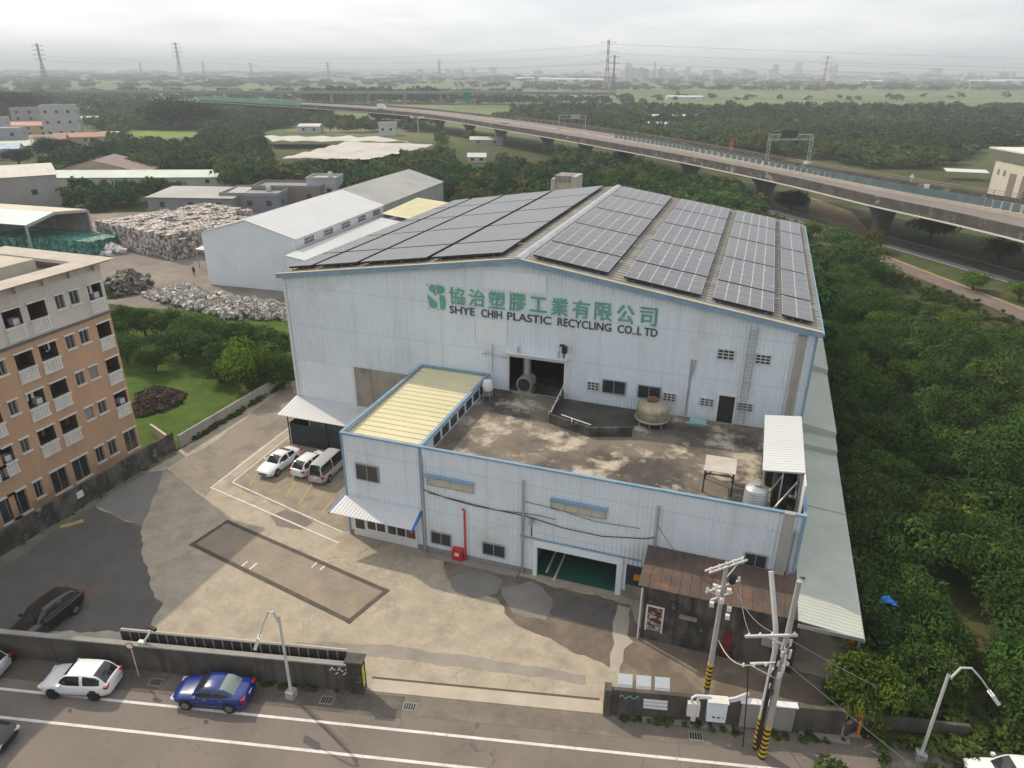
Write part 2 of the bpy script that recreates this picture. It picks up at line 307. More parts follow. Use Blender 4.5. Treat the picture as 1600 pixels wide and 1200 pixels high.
# ------------------------------------------------------------------ terrain: one sheet to the horizon with field patches
def terrain_mat():
    m = bpy.data.materials.new('farmland'); m.use_nodes = True; t = m.node_tree; L = t.links.new
    b = t.nodes['Principled BSDF']; b.inputs['Roughness'].default_value = 0.95; b.inputs['Specular IOR Level'].default_value = 0.1
    geo = N(t, 'ShaderNodeNewGeometry')
    mp = N(t, 'ShaderNodeMapping'); mp.inputs['Rotation'].default_value = (0,0,0.5); mp.inputs['Scale'].default_value = (1/150, 1/70, 1); L(geo.outputs['Position'], mp.inputs['Vector'])
    vo = N(t, 'ShaderNodeTexVoronoi', distance='CHEBYCHEV'); vo.inputs['Scale'].default_value = 1; L(mp.outputs[0], vo.inputs['Vector'])
    r = N(t, 'ShaderNodeValToRGB'); e = r.color_ramp.elements; r.color_ramp.interpolation = 'CONSTANT'
    cols = [(0.0,(0.105,0.145,0.055)),(0.22,(0.135,0.17,0.07)),(0.4,(0.095,0.14,0.05)),(0.55,(0.18,0.175,0.095)),(0.68,(0.12,0.16,0.06)),(0.84,(0.155,0.185,0.08))]
    e[0].position = 0; e[0].color = (*cols[0][1],1); e[1].position = cols[1][0]; e[1].color = (*cols[1][1],1)
    for p, c in cols[2:]:
        x = e.new(p); x.color = (*c,1)
    sp = N(t, 'ShaderNodeSeparateColor'); L(vo.outputs['Color'], sp.inputs[0]); L(sp.outputs[0], r.inputs[0])
    n1 = N(t, 'ShaderNodeTexNoise'); n1.inputs['Scale'].default_value = 0.12; n1.inputs['Detail'].default_value = 7; L(geo.outputs['Position'], n1.inputs['Vector'])
    r1 = N(t, 'ShaderNodeValToRGB'); r1.color_ramp.elements[0].position = 0.35; r1.color_ramp.elements[0].color = (0.04,0.06,0.018,1)
    r1.color_ramp.elements[1].position = 0.68; r1.color_ramp.elements[1].color = (0.085,0.075,0.038,1); L(n1.outputs['Fac'], r1.inputs[0])
    # near the factory the ground is leaf litter and rough grass, farther off it is fields
    ln = N(t, 'ShaderNodeVectorMath', operation='LENGTH'); L(geo.outputs['Position'], ln.inputs[0])
    mr = N(t, 'ShaderNodeMapRange'); mr.inputs['From Min'].default_value = 260; mr.inputs['From Max'].default_value = 420; L(ln.outputs['Value'], mr.inputs['Value'])
    x = N(t, 'ShaderNodeMix', data_type='RGBA'); L(mr.outputs[0], x.inputs['Factor']); L(r1.outputs[0], x.inputs['A']); L(r.outputs[0], x.inputs['B'])
    n2 = N(t, 'ShaderNodeTexNoise'); n2.inputs['Scale'].default_value = 0.02; n2.inputs['Detail'].default_value = 8; L(geo.outputs['Position'], n2.inputs['Vector'])
    hs = N(t, 'ShaderNodeHueSaturation'); r2 = N(t, 'ShaderNodeMapRange'); r2.inputs['To Min'].default_value = 0.7; r2.inputs['To Max'].default_value = 1.3; L(n2.outputs['Fac'], r2.inputs['Value'])
    L(r2.outputs[0], hs.inputs['Value']); L(x.outputs['Result'], hs.inputs['Color']); L(hs.outputs[0], b.inputs['Base Color'])
    return m
S = 10500
structure('ground', MB().poly([(-S,-S,-0.12),(S,-S,-0.12),(S,S,-0.12),(-S,S,-0.12)]), terrain_mat())

M['yard'] = mat('cream_yard_concrete', (0.43,0.37,0.285), (0.345,0.298,0.232), scale=0.6, rough=0.9, detail=9, speck=0.45, cracks=0.38, c3=(0.27,0.232,0.185), s3=0.5, t3=(0.50,0.72), bump=0.004, bscale=8)
M['yardgrey'] = mat('grey_yard_concrete', (0.30,0.265,0.225), (0.25,0.225,0.195), scale=0.3, rough=0.9, c3=(0.35,0.32,0.275), s3=0.35, t3=(0.52,0.65), bump=0.004, bscale=8)
M['asphalt'] = mat('dark_asphalt_patch', speck=0.35, cracks=0.35, c1=(0.10,0.094,0.088), c2=(0.125,0.115,0.105), scale=0.6, rough=0.9, c3=(0.15,0.125,0.10), s3=0.2, t3=(0.58,0.7), bump=0.004, bscale=20)
M['asphalt2'] = mat('brown_asphalt_patch', (0.16,0.13,0.105), (0.12,0.10,0.085), speck=0.4, cracks=0.4, scale=0.4, rough=0.9, c3=(0.22,0.175,0.13), s3=0.3, t3=(0.5,0.65), bump=0.004, bscale=15)
M['cement'] = mat('fresh_grey_cement', (0.42,0.38,0.31), (0.35,0.32,0.27), scale=0.8, rough=0.9)
M['road'] = mat('worn_reddish_asphalt', (0.205,0.172,0.15), (0.175,0.148,0.13), speck=0.3, cracks=0.5, scale=0.25, rough=0.9, c3=(0.145,0.115,0.10), s3=0.12, t3=(0.5,0.7), bump=0.003, bscale=20)
M['road_seam'] = mat('dark_asphalt_repair', (0.12,0.10,0.085), (0.145,0.12,0.10), scale=0.6, rough=0.9)
M['grass'] = mat('bright_grass', (0.055,0.105,0.018), (0.085,0.14,0.028), scale=0.5, rough=0.95, c3=(0.11,0.12,0.04), s3=0.25, t3=(0.54,0.72), spec=0.1, speck=0.6, bump=0.12, bscale=2.5)
M['lawn'] = mat('yellow_green_paddy', (0.20,0.26,0.06), (0.16,0.22,0.055), scale=0.05, rough=0.95, spec=0.1)
M['soil'] = mat('bare_soil', (0.12,0.10,0.065), (0.075,0.08,0.04), scale=0.3, rough=0.95, c3=(0.055,0.09,0.025), s3=0.12, t3=(0.42,0.58), spec=0.1)
M['sand'] = mat('sandy_embankment', (0.36,0.27,0.15), (0.26,0.20,0.11), scale=0.3, rough=0.95, spec=0.1)
M['pathred'] = mat('red_brick_path', (0.19,0.145,0.125), (0.14,0.11,0.10), scale=0.5, rough=0.9)

def flat(pts, z): return MB().poly([(p[0], p[1], z) for p in pts])
def px(pts, z=0.0): return [tuple(G(x, y, z)[:2]) for x, y in pts]
def rough_edge(pts, amp=0.2, step=0.3):
    o = []; n = len(pts)
    for i in range(n):
        a = Vector(pts[i]); b = Vector(pts[(i+1)%n]); L = (b-a).length; k = max(1, int(L/step)); nn = Vector((-(b-a).y, (b-a).x))/max(L,1e-6)
        f1, f2, p1_, p2_ = random.uniform(0.5,0.9), random.uniform(1.5,2.6), random.uniform(0,6), random.uniform(0,6)
        for j in range(k):
            d_ = L*j/k; w_ = amp*(1.1*math.sin(d_*f1*2+p1_)+0.5*math.sin(d_*f2*2+p2_))+random.uniform(-0.25,0.25)*amp; p = a+(b-a)*(j/k); o.append(tuple(p+nn*w_*min(1, j/3, (k-j)/3)))
    return o

# road frame: s along the street (towards the right), t towards the yard, 0 on the shoulder line
RO = Vector((3.9, -17.07)); RD = Vector((0.9766, 0.2151)).normalized(); RN = Vector((-RD.y, RD.x))
def RS(s, t): p = RO+RD*s+RN*t; return (p.x, p.y)
def rs_quad(s0, s1, t0, t1): return [RS(s0,t0), RS(s1,t0), RS(s1,t1), RS(s0,t1)]

structure('ground', flat([RS(-26,2.5), RS(34.2,2.5), (36.6,-7.0), (36.6,15), (33,58), (-14,58), (-22.6,40), (-22.7,7), (-23.6,-12)], 0.0), M['yard'])
structure('road', flat(rs_quad(-60, 70, -15, 2.5), -0.03), M['road'])
structure('pavement', flat(rs_quad(-60, 8.2, 0.75, 2.3), -0.02), mat('dark_gutter_concrete', (0.145,0.125,0.105), (0.10,0.088,0.075), joints=2.2, speck=0.4, scale=0.8, rough=0.95, c3=(0.19,0.165,0.14), s3=0.5, t3=(0.5,0.65)))
structure('pavement', flat(rs_quad(8.3, 60, 1.0, 2.45), -0.021), mat('gutter_slabs', (0.21,0.18,0.145), (0.155,0.132,0.11), joints=1.6, speck=0.4, scale=0.7, rough=0.95, c3=(0.09,0.08,0.07), s3=0.5, t3=(0.6,0.75)))
structure('road_line', flat(rs_quad(-60, 70, -0.09, 0.09), -0.022), M['linewhite'])
structure('road_line', flat(rs_quad(-60, 70, -1.95, -1.77), -0.022), M['linewhite'])
structure('road', flat([tuple(G(x,y)[:2]) for x,y in ((478,1106),(484,1106),(545,1165),(532,1165))], -0.026), M['road_seam'])
# sloping concrete lip at the yard entrance
lip = MB(); a0, a1 = 6.0, 19.8
lip.hexa([(*RS(a0,2.45),-0.02),(*RS(a1,2.45),-0.02),(*RS(a1,3.3),-0.02),(*RS(a0,3.3),-0.02)], [(*RS(a0,2.45),0.0),(*RS(a1,2.45),0.0),(*RS(a1,3.3),0.05),(*RS(a0,3.3),0.05)])
structure('kerb', lip, mat('pale_entrance_kerb', (0.48,0.42,0.33), (0.40,0.35,0.28), scale=0.7, rough=0.9))
structure('pavement', flat(rs_quad(5.8, 19.6, 3.38, 3.52), 0.012), mat('dark_gate_track', (0.10,0.075,0.055), rough=0.8))

# patches of the yard surface, each a thin sheet of its own
structure('ground', flat(rough_edge(px([(105,770),(165,800),(222,823),(221,860),(236,920),(255,943),(230,988),(150,990),(0,1000),(-80,960),(-60,900)]),0.10), 0.004), M['asphalt'])
structure('ground', flat(rough_edge(px([(0,872),(120,790),(272,702),(278,708),(130,800),(0,890)]),0.1), 0.006), mat('mossy_kerb_strip',(0.17,0.17,0.12),(0.12,0.125,0.09),scale=0.8,rough=0.95))
#structure('ground', flat(rough_edge(px([(255,735),(312,770),(360,812),(300,858),(296,880),(330,905),(290,945),(236,992),(140,1000),(160,990),(232,988),(257,943),(238,920),(222,860),(223,823),(300,795)]),0.15), 0.003), M['yardgrey'])
structure('ground', flat(rough_edge(px([(257,735),(222,823),(130,782),(190,742)]),0.05), 0.005), mat('worn_grey_asphalt', (0.215,0.203,0.188), (0.18,0.172,0.16), scale=0.5, rough=0.9, c3=(0.2,0.185,0.165), s3=0.6, t3=(0.55,0.7)))
structure('ground', flat(rough_edge(px([(257,735),(335,690),(452,600),(470,625),(465,660),(405,700),(330,763),(322,775)]),0.1), 0.004), mat('brownish_lane_asphalt', (0.27,0.23,0.19), (0.235,0.205,0.17), speck=0.4, cracks=0.45, scale=0.3, rough=0.9, c3=(0.17,0.15,0.125), s3=0.25, t3=(0.5,0.65)))
structure('ground', flat(rough_edge(px([(355,755),(445,690),(540,700),(555,830),(528,830)]),0.1), 0.006), mat('dirty_parking_concrete', speck=0.5, cracks=0.35, c1=(0.31,0.265,0.205), c2=(0.22,0.19,0.15), scale=0.7, detail=9, rough=0.95, c3=(0.36,0.29,0.20), s3=0.4, t3=(0.52,0.66)))
structure('ground', flat(rough_edge(px([(422,806),(448,796),(490,815),(470,828),(432,822)]),0.06), 0.010), M['road'])
structure('ground', flat(rough_edge(px([(690,868),(760,885),(840,908),(900,925),(985,945),(1000,1000),(990,1003),(960,1048),(880,1010),(805,975),(775,935),(700,905)]),0.12), 0.004), M['asphalt2'])
structure('ground', flat(rough_edge(px([(700,905),(740,892),(785,905),(775,927),(745,935),(712,925)]),0.15), 0.008), mat('grey_cement_patch', (0.22,0.205,0.185), (0.18,0.17,0.155), scale=0.6, rough=0.9))
structure('ground', flat(rough_edge(px([(783,918),(830,908),(863,935),(852,970),(800,957)]),0.15), 0.008), mat('grey_cement_patch_worn', (0.24,0.22,0.195), (0.19,0.175,0.16), scale=0.5, rough=0.9))
structure('ground', flat(rough_edge(px([(873,925),(962,948),(960,985),(858,960)]),0.05), 0.009), M['asphalt'])
structure('ground', flat(rough_edge(px([(965,945),(985,950),(980,993),(990,1003),(975,1015),(966,1052),(950,1050),(960,1005),(957,975)]),0.08), 0.012), M['cement'])
structure('ground', flat(rough_edge(px([(975,1018),(990,1003),(1005,995),(1300,1060),(1330,1110),(975,1082),(968,1050)]),0.1), 0.006), mat('brown_side_yard', (0.19,0.15,0.115), (0.13,0.105,0.085), scale=0.5, rough=0.95, c3=(0.27,0.22,0.16), s3=0.4, t3=(0.52,0.66)))
structure('ground', flat(rough_edge(px([(400,1003),(520,1003),(640,1012),(800,1036),(915,1055),(915,1070),(800,1052),(620,1030),(500,1018),(400,1020)]),0.08), 0.007), mat('mortar_strip', (0.30,0.27,0.235), (0.23,0.205,0.18), scale=0.6, rough=0.9))
structure('ground', flat(rough_edge(px([(40,990),(170,985),(240,990),(180,1003),(60,1008)]),0.12), 0.011), M['cement'])
# vehicle weighbridge: a slab with a dark steel border
wb = [(-10.9,-5.4), (-10.4,-2.0), (5.9,-5.2), (5.0,-8.7)]
t_ = MB(); t_.poly([(*p, 0.012) for p in wb])
WB = thing('weighbridge','sunken vehicle weighbridge with a dark steel border in the cream yard','weighbridge',(-2,-5,0)); (lambda n,m_,mm: m_.build(n,mm,WB))('deck', t_, mat('brown_weighbridge_deck', (0.30,0.25,0.195), (0.24,0.20,0.16), speck=0.45, scale=0.4, rough=0.9, c3=(0.33,0.265,0.18), s3=0.3, t3=(0.5,0.66)))
t_ = MB()
for i in range(4):
    a, b = Vector((*wb[i],0.014)), Vector((*wb[(i+1)%4],0.014)); d = (b-a).normalized()*0.2; t_.bar(a-d, b+d, 0.34, 0.02)
t_.v = [(x, y, z+0.004*(i//8 % 2)) for i,(x,y,z) in enumerate(t_.v)]
(lambda n,m_,mm: m_.build(n,mm,WB))('border', t_, mat('dark_weighbridge_border', (0.075,0.065,0.055), (0.11,0.09,0.075), scale=1.5, rough=0.9))
t_ = MB()
for a, b in (((487,887),(497,877)),((500,891),(510,882)),((377,886),(387,877)),((390,890),(402,880))):
    A, B = G(*a), G(*b); t_.bar((A.x,A.y,0.022),(B.x,B.y,0.022),0.13,0.01)
(lambda n,m_,mm: m_.build(n,mm,WB))('mark', t_, M['linewhite'])
t_ = MB(); z_ = 0.017
def paint(pts, w, mname, zz):
    m = MB()
    for i in range(len(pts)-1):
        A, B = G(*pts[i]), G(*pts[i+1]); d = (B-A).normalized()*w*0.5
        m.bar((A.x-d.x, A.y-d.y, zz+0.004*(i%2)), (B.x+d.x, B.y+d.y, zz+0.004*(i%2)), w, 0.006)
    return structure('road_marking', m, M[mname])
paint([(452,668),(330,762),(528,848)], 0.14, 'linewhite', 0.016)
paint([(452,682),(363,754),(535,832)], 0.13, 'linewhite', 0.026)
for k,(a,b) in enumerate((((447,775),(462,752)),((487,757),(468,787)),((520,780),(505,800)),((404,738),(390,758)))): paint([a,b], 0.13, 'lineyellow', 0.016)
paint([(100,822),(125,815)], 0.5, 'lineyellow', 0.016)

# other surfaces beyond the walls
structure('lawn', flat([(-62,4),(-23.2,4),(-22.8,46),(-40,52),(-62,52)], -0.06), M['grass'])
structure('ground', flat([(-160,40),(-62,40),(-40,44),(-14.4,44),(-14.4,120),(-60,120),(-105,112),(-160,80)], -0.05),
          mat('dusty_yard_asphalt', (0.21,0.18,0.155), (0.165,0.145,0.125), scale=0.25, rough=0.9, c3=(0.28,0.24,0.20), s3=0.12, t3=(0.5,0.68)))
structure('pavement', flat([(-40,-30),(-23.7,-30),(-23.2,6.4),(-26,6.4),(-26,5),(-40,5)], -0.03), M['cream'])
structure('field', flat(px([(150,206),(190,200),(318,203),(312,214),(215,218)]), -0.08), M['lawn'])
fr = [(8,218),(31.4,163),(56.5,130.5),(74,106.5),(110,52)]
def ribbon(path, w0, w1, z):
    m = MB(); L_ = []; R2 = []
    for i,p in enumerate(path):
        a = Vector(path[max(i-1,0)]); b = Vector(path[min(i+1,len(path)-1)]); d = (b-a).normalized(); n = Vector((-d.y,d.x)); p = Vector(p)
        L_.append((*(p+n*w0), z)); R2.append((*(p+n*w1), z))
    for i in range(len(path)-1): m.poly([L_[i], R2[i], R2[i+1], L_[i+1]])
    return m
structure('frontage_road', ribbon(fr, -4.6, 4.6, -0.07), mat('blue_grey_asphalt', (0.10,0.105,0.115), (0.085,0.09,0.10), scale=0.1, rough=0.9))
structure('frontage_road_line', ribbon(fr, -4.2, -4.0, -0.06), M['linewhite'])
structure('frontage_road_line', ribbon(fr, 4.0, 4.2, -0.06), M['linewhite'])
structure('land', ribbon(fr, -16, 30, -0.10), M['soil'])
structure('sand', flat(px([(1268,308),(1330,330),(1370,372),(1300,352),(1262,335)]), -0.065), M['sand'])
structure('lawn', flat(px([(1470,385),(1520,398),(1560,412),(1530,418),(1480,400)]), -0.066), M['grass'])
structure('path', ribbon([(44,126),(52,114),(66,87),(84,50)], -2.0, 2.0, -0.07), M['pathred'])
structure('kerb', ribbon([(44,126),(52,114),(66,87),(84,50)], 2.0, 2.8, -0.062), M['sand'])
structure('path', flat(px([(1480,990),(1530,960),(1600,1100),(1600,1200),(1500,1200)]), -0.09), mat('worn_grass_track', (0.10,0.095,0.035), (0.075,0.085,0.028), scale=0.6, rough=0.95, spec=0.1))
# ------------------------------------------------------------------ corrugated sheet walls
def corr_wall(p0, p1, z0, z1, pitch=0.32, depth=0.05, holes=(), side=1):
    """vertical ribbed sheet from p0 to p1; z0, z1 numbers or functions of the run s; holes are (s0, s1, za, zb)"""
    a = Vector((p0[0], p0[1], 0)); b = Vector((p1[0], p1[1], 0)); L = (b-a).length; d = (b-a)/L; n = Vector((d.y, -d.x, 0))*side
    f0 = z0 if callable(z0) else (lambda s: z0); f1 = z1 if callable(z1) else (lambda s: z1)
    br = {0.0, L}
    k = int(L/pitch)
    off = {}
    for i in range(k+1):
        for fr, o in ((0.0, 0.0), (0.22, depth), (0.5, depth), (0.72, 0.0)):
            s = round((i+fr)*pitch, 4)
            if s < L: br.add(s); off[s] = o
    for h in holes: br.add(round(h[0],4)); br.add(round(h[1],4))
    ss = sorted(br); keys = sorted(off); ks = np.array(keys); kv = np.array([off[q] for q in keys])
    def O(s): return float(np.interp(s, ks, kv))
    m = MB()
    for s0, s1 in zip(ss[:-1], ss[1:]):
        if s1-s0 < 1e-4: continue
        mid = (s0+s1)/2; iv = [(None, None)]
        cuts = sorted([(h[2], h[3]) for h in holes if h[0] <= mid <= h[1]])
        A = a+d*s0+n*O(s0); B = a+d*s1+n*O(s1)
        lo = (f0(s0), f0(s1)); 
        for za, zb in cuts:
            if za > lo[0]+1e-3: m.add([(A.x,A.y,lo[0]),(B.x,B.y,lo[1]),(B.x,B.y,za),(A.x,A.y,za)], [(0,1,2,3)])
            lo = (zb, zb)
        m.add([(A.x,A.y,lo[0]),(B.x,B.y,lo[1]),(B.x,B.y,f1(s1)),(A.x,A.y,f1(s0))], [(0,1,2,3)])
    return m
def win_y(parent, x0, x1, z0, z1, Y, frame='alu', pane='glass', mull=1, name='window', fr=0.07, proud=0.10, ledge=False, label=None):
    """framed window on a wall that faces -Y"""
    m = MB(); y0 = Y-proud
    m.box(x0-fr, x1+fr, y0, Y, z1, z1+fr); m.box(x0-fr, x1+fr, y0, Y, z0-fr, z0); m.box(x0-fr, x0, y0, Y, z0, z1); m.box(x1, x1+fr, y0, Y, z0, z1)
    for i in range(mull):
        xm = x0+(x1-x0)*(i+1)/(mull+1); m.box(xm-0.03, xm+0.03, y0+0.01, Y, z0, z1)
    o = m.build(name, M[frame], parent)
    if label: o['label'] = label
    MB().box(x0, x1, y0+0.035, Y-0.002, z0, z1).build('pane', M[pane], o)
    if ledge: MB().box(x0-0.15, x1+0.15, y0-0.12, Y-0.001, z0-fr-0.10, z0-fr-0.002).build('sill', M['ledge'], o)
    return o
def louvre_y(parent, x0, x1, z0, z1, Y, nx=3, nz=3):
    m = MB(); y0 = Y-0.11
    for i in range(nx+1):
        x = x0+(x1-x0)*i/nx; m.box(x-0.035, x+0.035, y0, Y, z0, z1)
    for j in range(nz+1):
        z = z0+(z1-z0)*j/nz; m.box(x0-0.036, x1+0.036, y0+0.004, Y, z-0.035, z+0.035)
    o = m.build('vent_block', M['louvre'], parent)
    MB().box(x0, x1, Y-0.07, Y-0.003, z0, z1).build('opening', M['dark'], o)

# ================================================================== the big warehouse
YM, YB, XL, XR, XM, ZE, ZR, ZA = 14.12, 55.71, -14.15, 32.6, 9.2, 16.32, 19.76, 7.8
SL, SR = (ZR-ZE)/(XM-XL), (ZR-ZE)/(XR-XM)
def zroof(x): return ZR-(XM-x)*SL if x < XM else ZR-(x-XM)*SR
wh = thing('warehouse', 'huge pale corrugated warehouse with company lettering on its gable and solar panels on its roof', 'warehouse', (XM, YM, 0))
corr_wall((XL,YM), (XR,YM), 0.0, lambda s: zroof(XL+s)-0.05, holes=[(8.4-XL, 13.4-XL, ZA, 11.05)]).build('front_wall', M['wall'], wh)
w_ = corr_wall((XL,YB), (XL,YM), 0.0, ZE-0.1); w_.v += []; w_.build('side_wall', M['wall'], wh)
corr_wall((XR,YM), (XR,YB), 0.0, ZE-0.1).build('side_wall', M['wall_old'], wh)
corr_wall((XR,YB), (XL,YB), 0.0, lambda s: zroof(XR-s)-0.05, pitch=1.2).build('back_wall', M['wall_old'], wh)
# roof sheets with ribs running down the slope
def ribbed_roof(m, A, B, C, D, pitch=0.9, h=0.05, w=0.10, th=0.06):
    """A-B lower edge, D-C upper edge; ribs run from the lower to the upper edge"""
    A, B, C, D = map(Vector, (A,B,C,D)); n = (B-A).cross(D-A).normalized()
    if n.z < 0: n = -n
    m.hexa([A-n*th, B-n*th, C-n*th, D-n*th], [A,B,C,D])
    k = max(1, int((B-A).length/pitch)); e = (B-A).normalized()*w/2
    for i in range(1, k):
        t = i/k; p = A.lerp(B,t); q = D.lerp(C,t)
        m.add([p-e, p+e, q+e, q-e, p-e*0.5+n*h, p+e*0.5+n*h, q+e*0.5+n*h, q-e*0.5+n*h], [(4,5,6,7),(0,4,7,3),(1,2,6,5),(0,1,5,4),(2,3,7,6)])
    return m
rf = MB(); Y0, Y1 = YM-0.35, YB+0.3
ribbed_roof(rf, (XL-0.35,Y1,zroof(XL-0.35)+0.06), (XL-0.35,Y0,zroof(XL-0.35)+0.06), (XM,Y0,ZR+0.06), (XM,Y1,ZR+0.06), 0.75)
ribbed_roof(rf, (XR+0.35,Y0,zroof(XR+0.35)+0.06), (XR+0.35,Y1,zroof(XR+0.35)+0.06), (XM,Y1,ZR+0.06), (XM,Y0,ZR+0.06), 0.75)
roof = rf.build('roof', M['roofgrey'], wh)
rc = MB()
rc.hexa([(XM-0.45,Y0-0.02,ZR+0.03),(XM+0.45,Y0-0.02,ZR+0.03),(XM+0.45,Y1,ZR+0.03),(XM-0.45,Y1,ZR+0.03)], [(XM-0.12,Y0-0.02,ZR+0.22),(XM+0.12,Y0-0.02,ZR+0.22),(XM+0.12,Y1,ZR+0.22),(XM-0.12,Y1,ZR+0.22)])
rc.build('ridge_cap', M['galv'], roof)
fa = MB()
for xa, xb in ((XL-0.4, XM-0.005), (XM+0.005, XR+0.4)):
    za, zb = zroof(xa), zroof(xb)
    fa.hexa([(xa,Y0-0.10,za-0.30),(xb,Y0-0.10,zb-0.30),(xb,Y0-0.02,zb-0.30),(xa,Y0-0.02,za-0.30)], [(xa,Y0-0.10,za+0.10),(xb,Y0-0.10,zb+0.10),(xb,Y0-0.02,zb+0.10),(xa,Y0-0.02,za+0.10)])
fa.box(XR+0.36, XR+0.52, Y0, Y1, zroof(XR+0.35)-0.22, zroof(XR+0.35)-0.02)
fa.box(XL-0.52, XL-0.36, Y0, Y1, zroof(XL-0.35)-0.22, zroof(XL-0.35)-0.02)
fa.box(XR-0.02, XR+0.14, YM-0.12, YM-0.01, 5.4, ZE-0.45)
fa.build('fascia', M['blue'], wh)
cp = MB()
for xa, xb in ((XL-0.4, XM-0.005), (XM+0.005, XR+0.4)):
    za, zb = zroof(xa), zroof(xb)
    cp.hexa([(xa,Y0-0.13,za+0.102),(xb,Y0-0.13,zb+0.102),(xb,Y0+0.12,zb+0.102),(xa,Y0+0.12,za+0.102)], [(xa,Y0-0.13,za+0.15),(xb,Y0-0.13,zb+0.15),(xb,Y0+0.12,zb+0.15),(xa,Y0+0.12,za+0.15)])
cp.build('verge_flashing', M['cream'], wh)
MB().box(XL-0.02, XL+0.25, YM-0.10, YM-0.055, 0.0, ZE-0.3).build('corner_trim', M['white'], wh)
# repaired sheets
pt = MB(); YP = YM-0.055
pt.box(5.4, 8.0, YP-0.012, YP, 12.0, 17.3); pt.box(8.02, 10.2, YP-0.014, YP, 15.55, 18.6)
corr_wall((5.3,YP), (8.2,YP), 12.0, 14.25).build('replaced_cladding', M['patch'], wh)
corr_wall((6.0,YP), (11.6,YP), 16.95, 18.6).build('replaced_cladding', M['patch'], wh)
corr_wall((-13.5,YP), (-7.55,YP), 3.75, 7.75).build('replaced_cladding', M['patch'], wh)
MB().box(-7.3, -1.3, YP-0.03, YP, 3.5, 7.85).build('bare_concrete_panel', mat('bare_concrete_panel', (0.36,0.33,0.28),(0.29,0.265,0.225), scale=0.6, rough=0.95, streak=0.55, sscale=1.2, c3=(0.2,0.185,0.16), s3=0.3, t3=(0.56,0.7)), wh)
MB().box(-7.54, -7.31, YP-0.05, YP, 3.5, 7.9).build('trim_strip', M['white'], wh)
# upper loading opening on the annex roof
dm = MB(); dm.box(8.25,8.4,YM-0.1,YM+0.2,ZA,11.2); dm.box(13.4,13.55,YM-0.1,YM+0.2,ZA,11.2); dm.box(8.25,13.55,YM-0.12,YM+0.2,11.2,11.45); dm.box(8.1,13.7,YM-0.5,YM-0.06,11.47,11.55)
od = dm.build('loading_opening', M['white'], wh)
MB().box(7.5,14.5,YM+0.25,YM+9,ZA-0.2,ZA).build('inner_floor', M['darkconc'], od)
gm = MB()
gm.tube([(6.4,YM-0.25,11.15),(8.3,YM-0.25,10.95)],0.05,6); gm.tube([(6.9,YM-0.25,9.4),(6.9,YM-0.25,12.0)],0.04,6); gm.tube([(9.3,YM-0.2,11.5),(9.3,YM-0.2,12.1)],0.08,6); gm.tube([(12.9,YM-0.2,11.5),(12.9,YM-0.2,12.2)],0.06,6)
gm.tube([(6.0,YM-0.22,11.05),(6.5,YM-0.22,11.2)],0.09,6)
build_each(gm, 'pipework', M['galv'], wh)
fl = MB(); fl.box(13.3,13.7,YM-0.75,YM-0.35,12.25,12.8); fl.box(13.0,13.4,YM-0.4,YM-0.05,12.7,12.8); fl.build('floodlight', M['black'], wh)
MB().box(13.25,13.4,YM-0.065,YM-0.05,11.4,12.2).build('rust_streak', M['rust'], wh)
for x0,x1,z0,z1 in ((15.5,16.5,9.0,9.75),(21.9,22.9,9.0,9.7),(24.9,25.95,9.05,9.7),(27.8,28.95,9.1,9.75),(25.75,27.0,13.25,14.05),(28.6,29.7,13.25,14.0)): louvre_y(wh, x0,x1,z0,z1,YM-0.03)
win_y(wh,16.85,18.7,9.0,10.1,YM-0.05,mull=1); win_y(wh,19.85,21.6,9.0,10.05,YM-0.05,mull=1)
d_ = MB(); d_.box(26.2,26.32,YM-0.12,YM-0.04,ZA,10.15); d_.box(27.55,27.67,YM-0.12,YM-0.04,ZA,10.15); d_.box(26.2,27.67,YM-0.12,YM-0.04,10.15,10.27)
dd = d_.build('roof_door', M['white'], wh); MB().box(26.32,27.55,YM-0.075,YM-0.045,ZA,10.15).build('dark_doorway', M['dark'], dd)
ld = MB()
for x in (27.95, 28.45): ld.box(x-0.025,x+0.025,YM-0.28,YM-0.23,8.0,16.3)
z = 8.3
while z < 16.2: ld.box(27.97,28.43,YM-0.27,YM-0.24,z,z+0.03); z += 0.33
for z in (9,11.4,13.8,16.0):
    for x in (27.95,28.45): ld.box(x-0.02,x+0.02,YM-0.23,YM-0.03,z,z+0.04)
# safety hoops of the ladder
for z in np.arange(10.4,16.3,0.9):
    ld.tube([(28.2+0.38*math.cos(a), YM-0.26-0.6*math.sin(a), z) for a in np.linspace(0, math.pi, 9)], 0.018, 5)
for a in (0.6,1.57,2.54): ld.tube([(28.2+0.38*math.cos(a), YM-0.26-0.6*math.sin(a), 10.4),(28.2+0.38*math.cos(a), YM-0.26-0.6*math.sin(a), 16.2)], 0.015, 4)
ld.build('ladder', M['alu'], wh)
MB().box(31.35,31.95,YM-0.35,YM-0.06,7.9,15.9).build('rain_duct', mat('weathered_duct',(0.40,0.37,0.33),(0.31,0.29,0.26),scale=0.6,rough=0.7,streak=0.4), wh)
cb = MB(); cb.tube([(23.9,YM-0.1,12.9),(23.85,YM-0.1,8.0)],0.05,6); cb.tube([(24.15,YM-0.1,12.9),(24.05,YM-0.1,11.6)],0.05,6); cb.tube([(17.8,YM-0.3,8.9),(19.9,YM-0.3,8.8),(19.9,YM-0.3,8.2)],0.03,5); build_each(cb, 'conduit', M['galv'], wh)

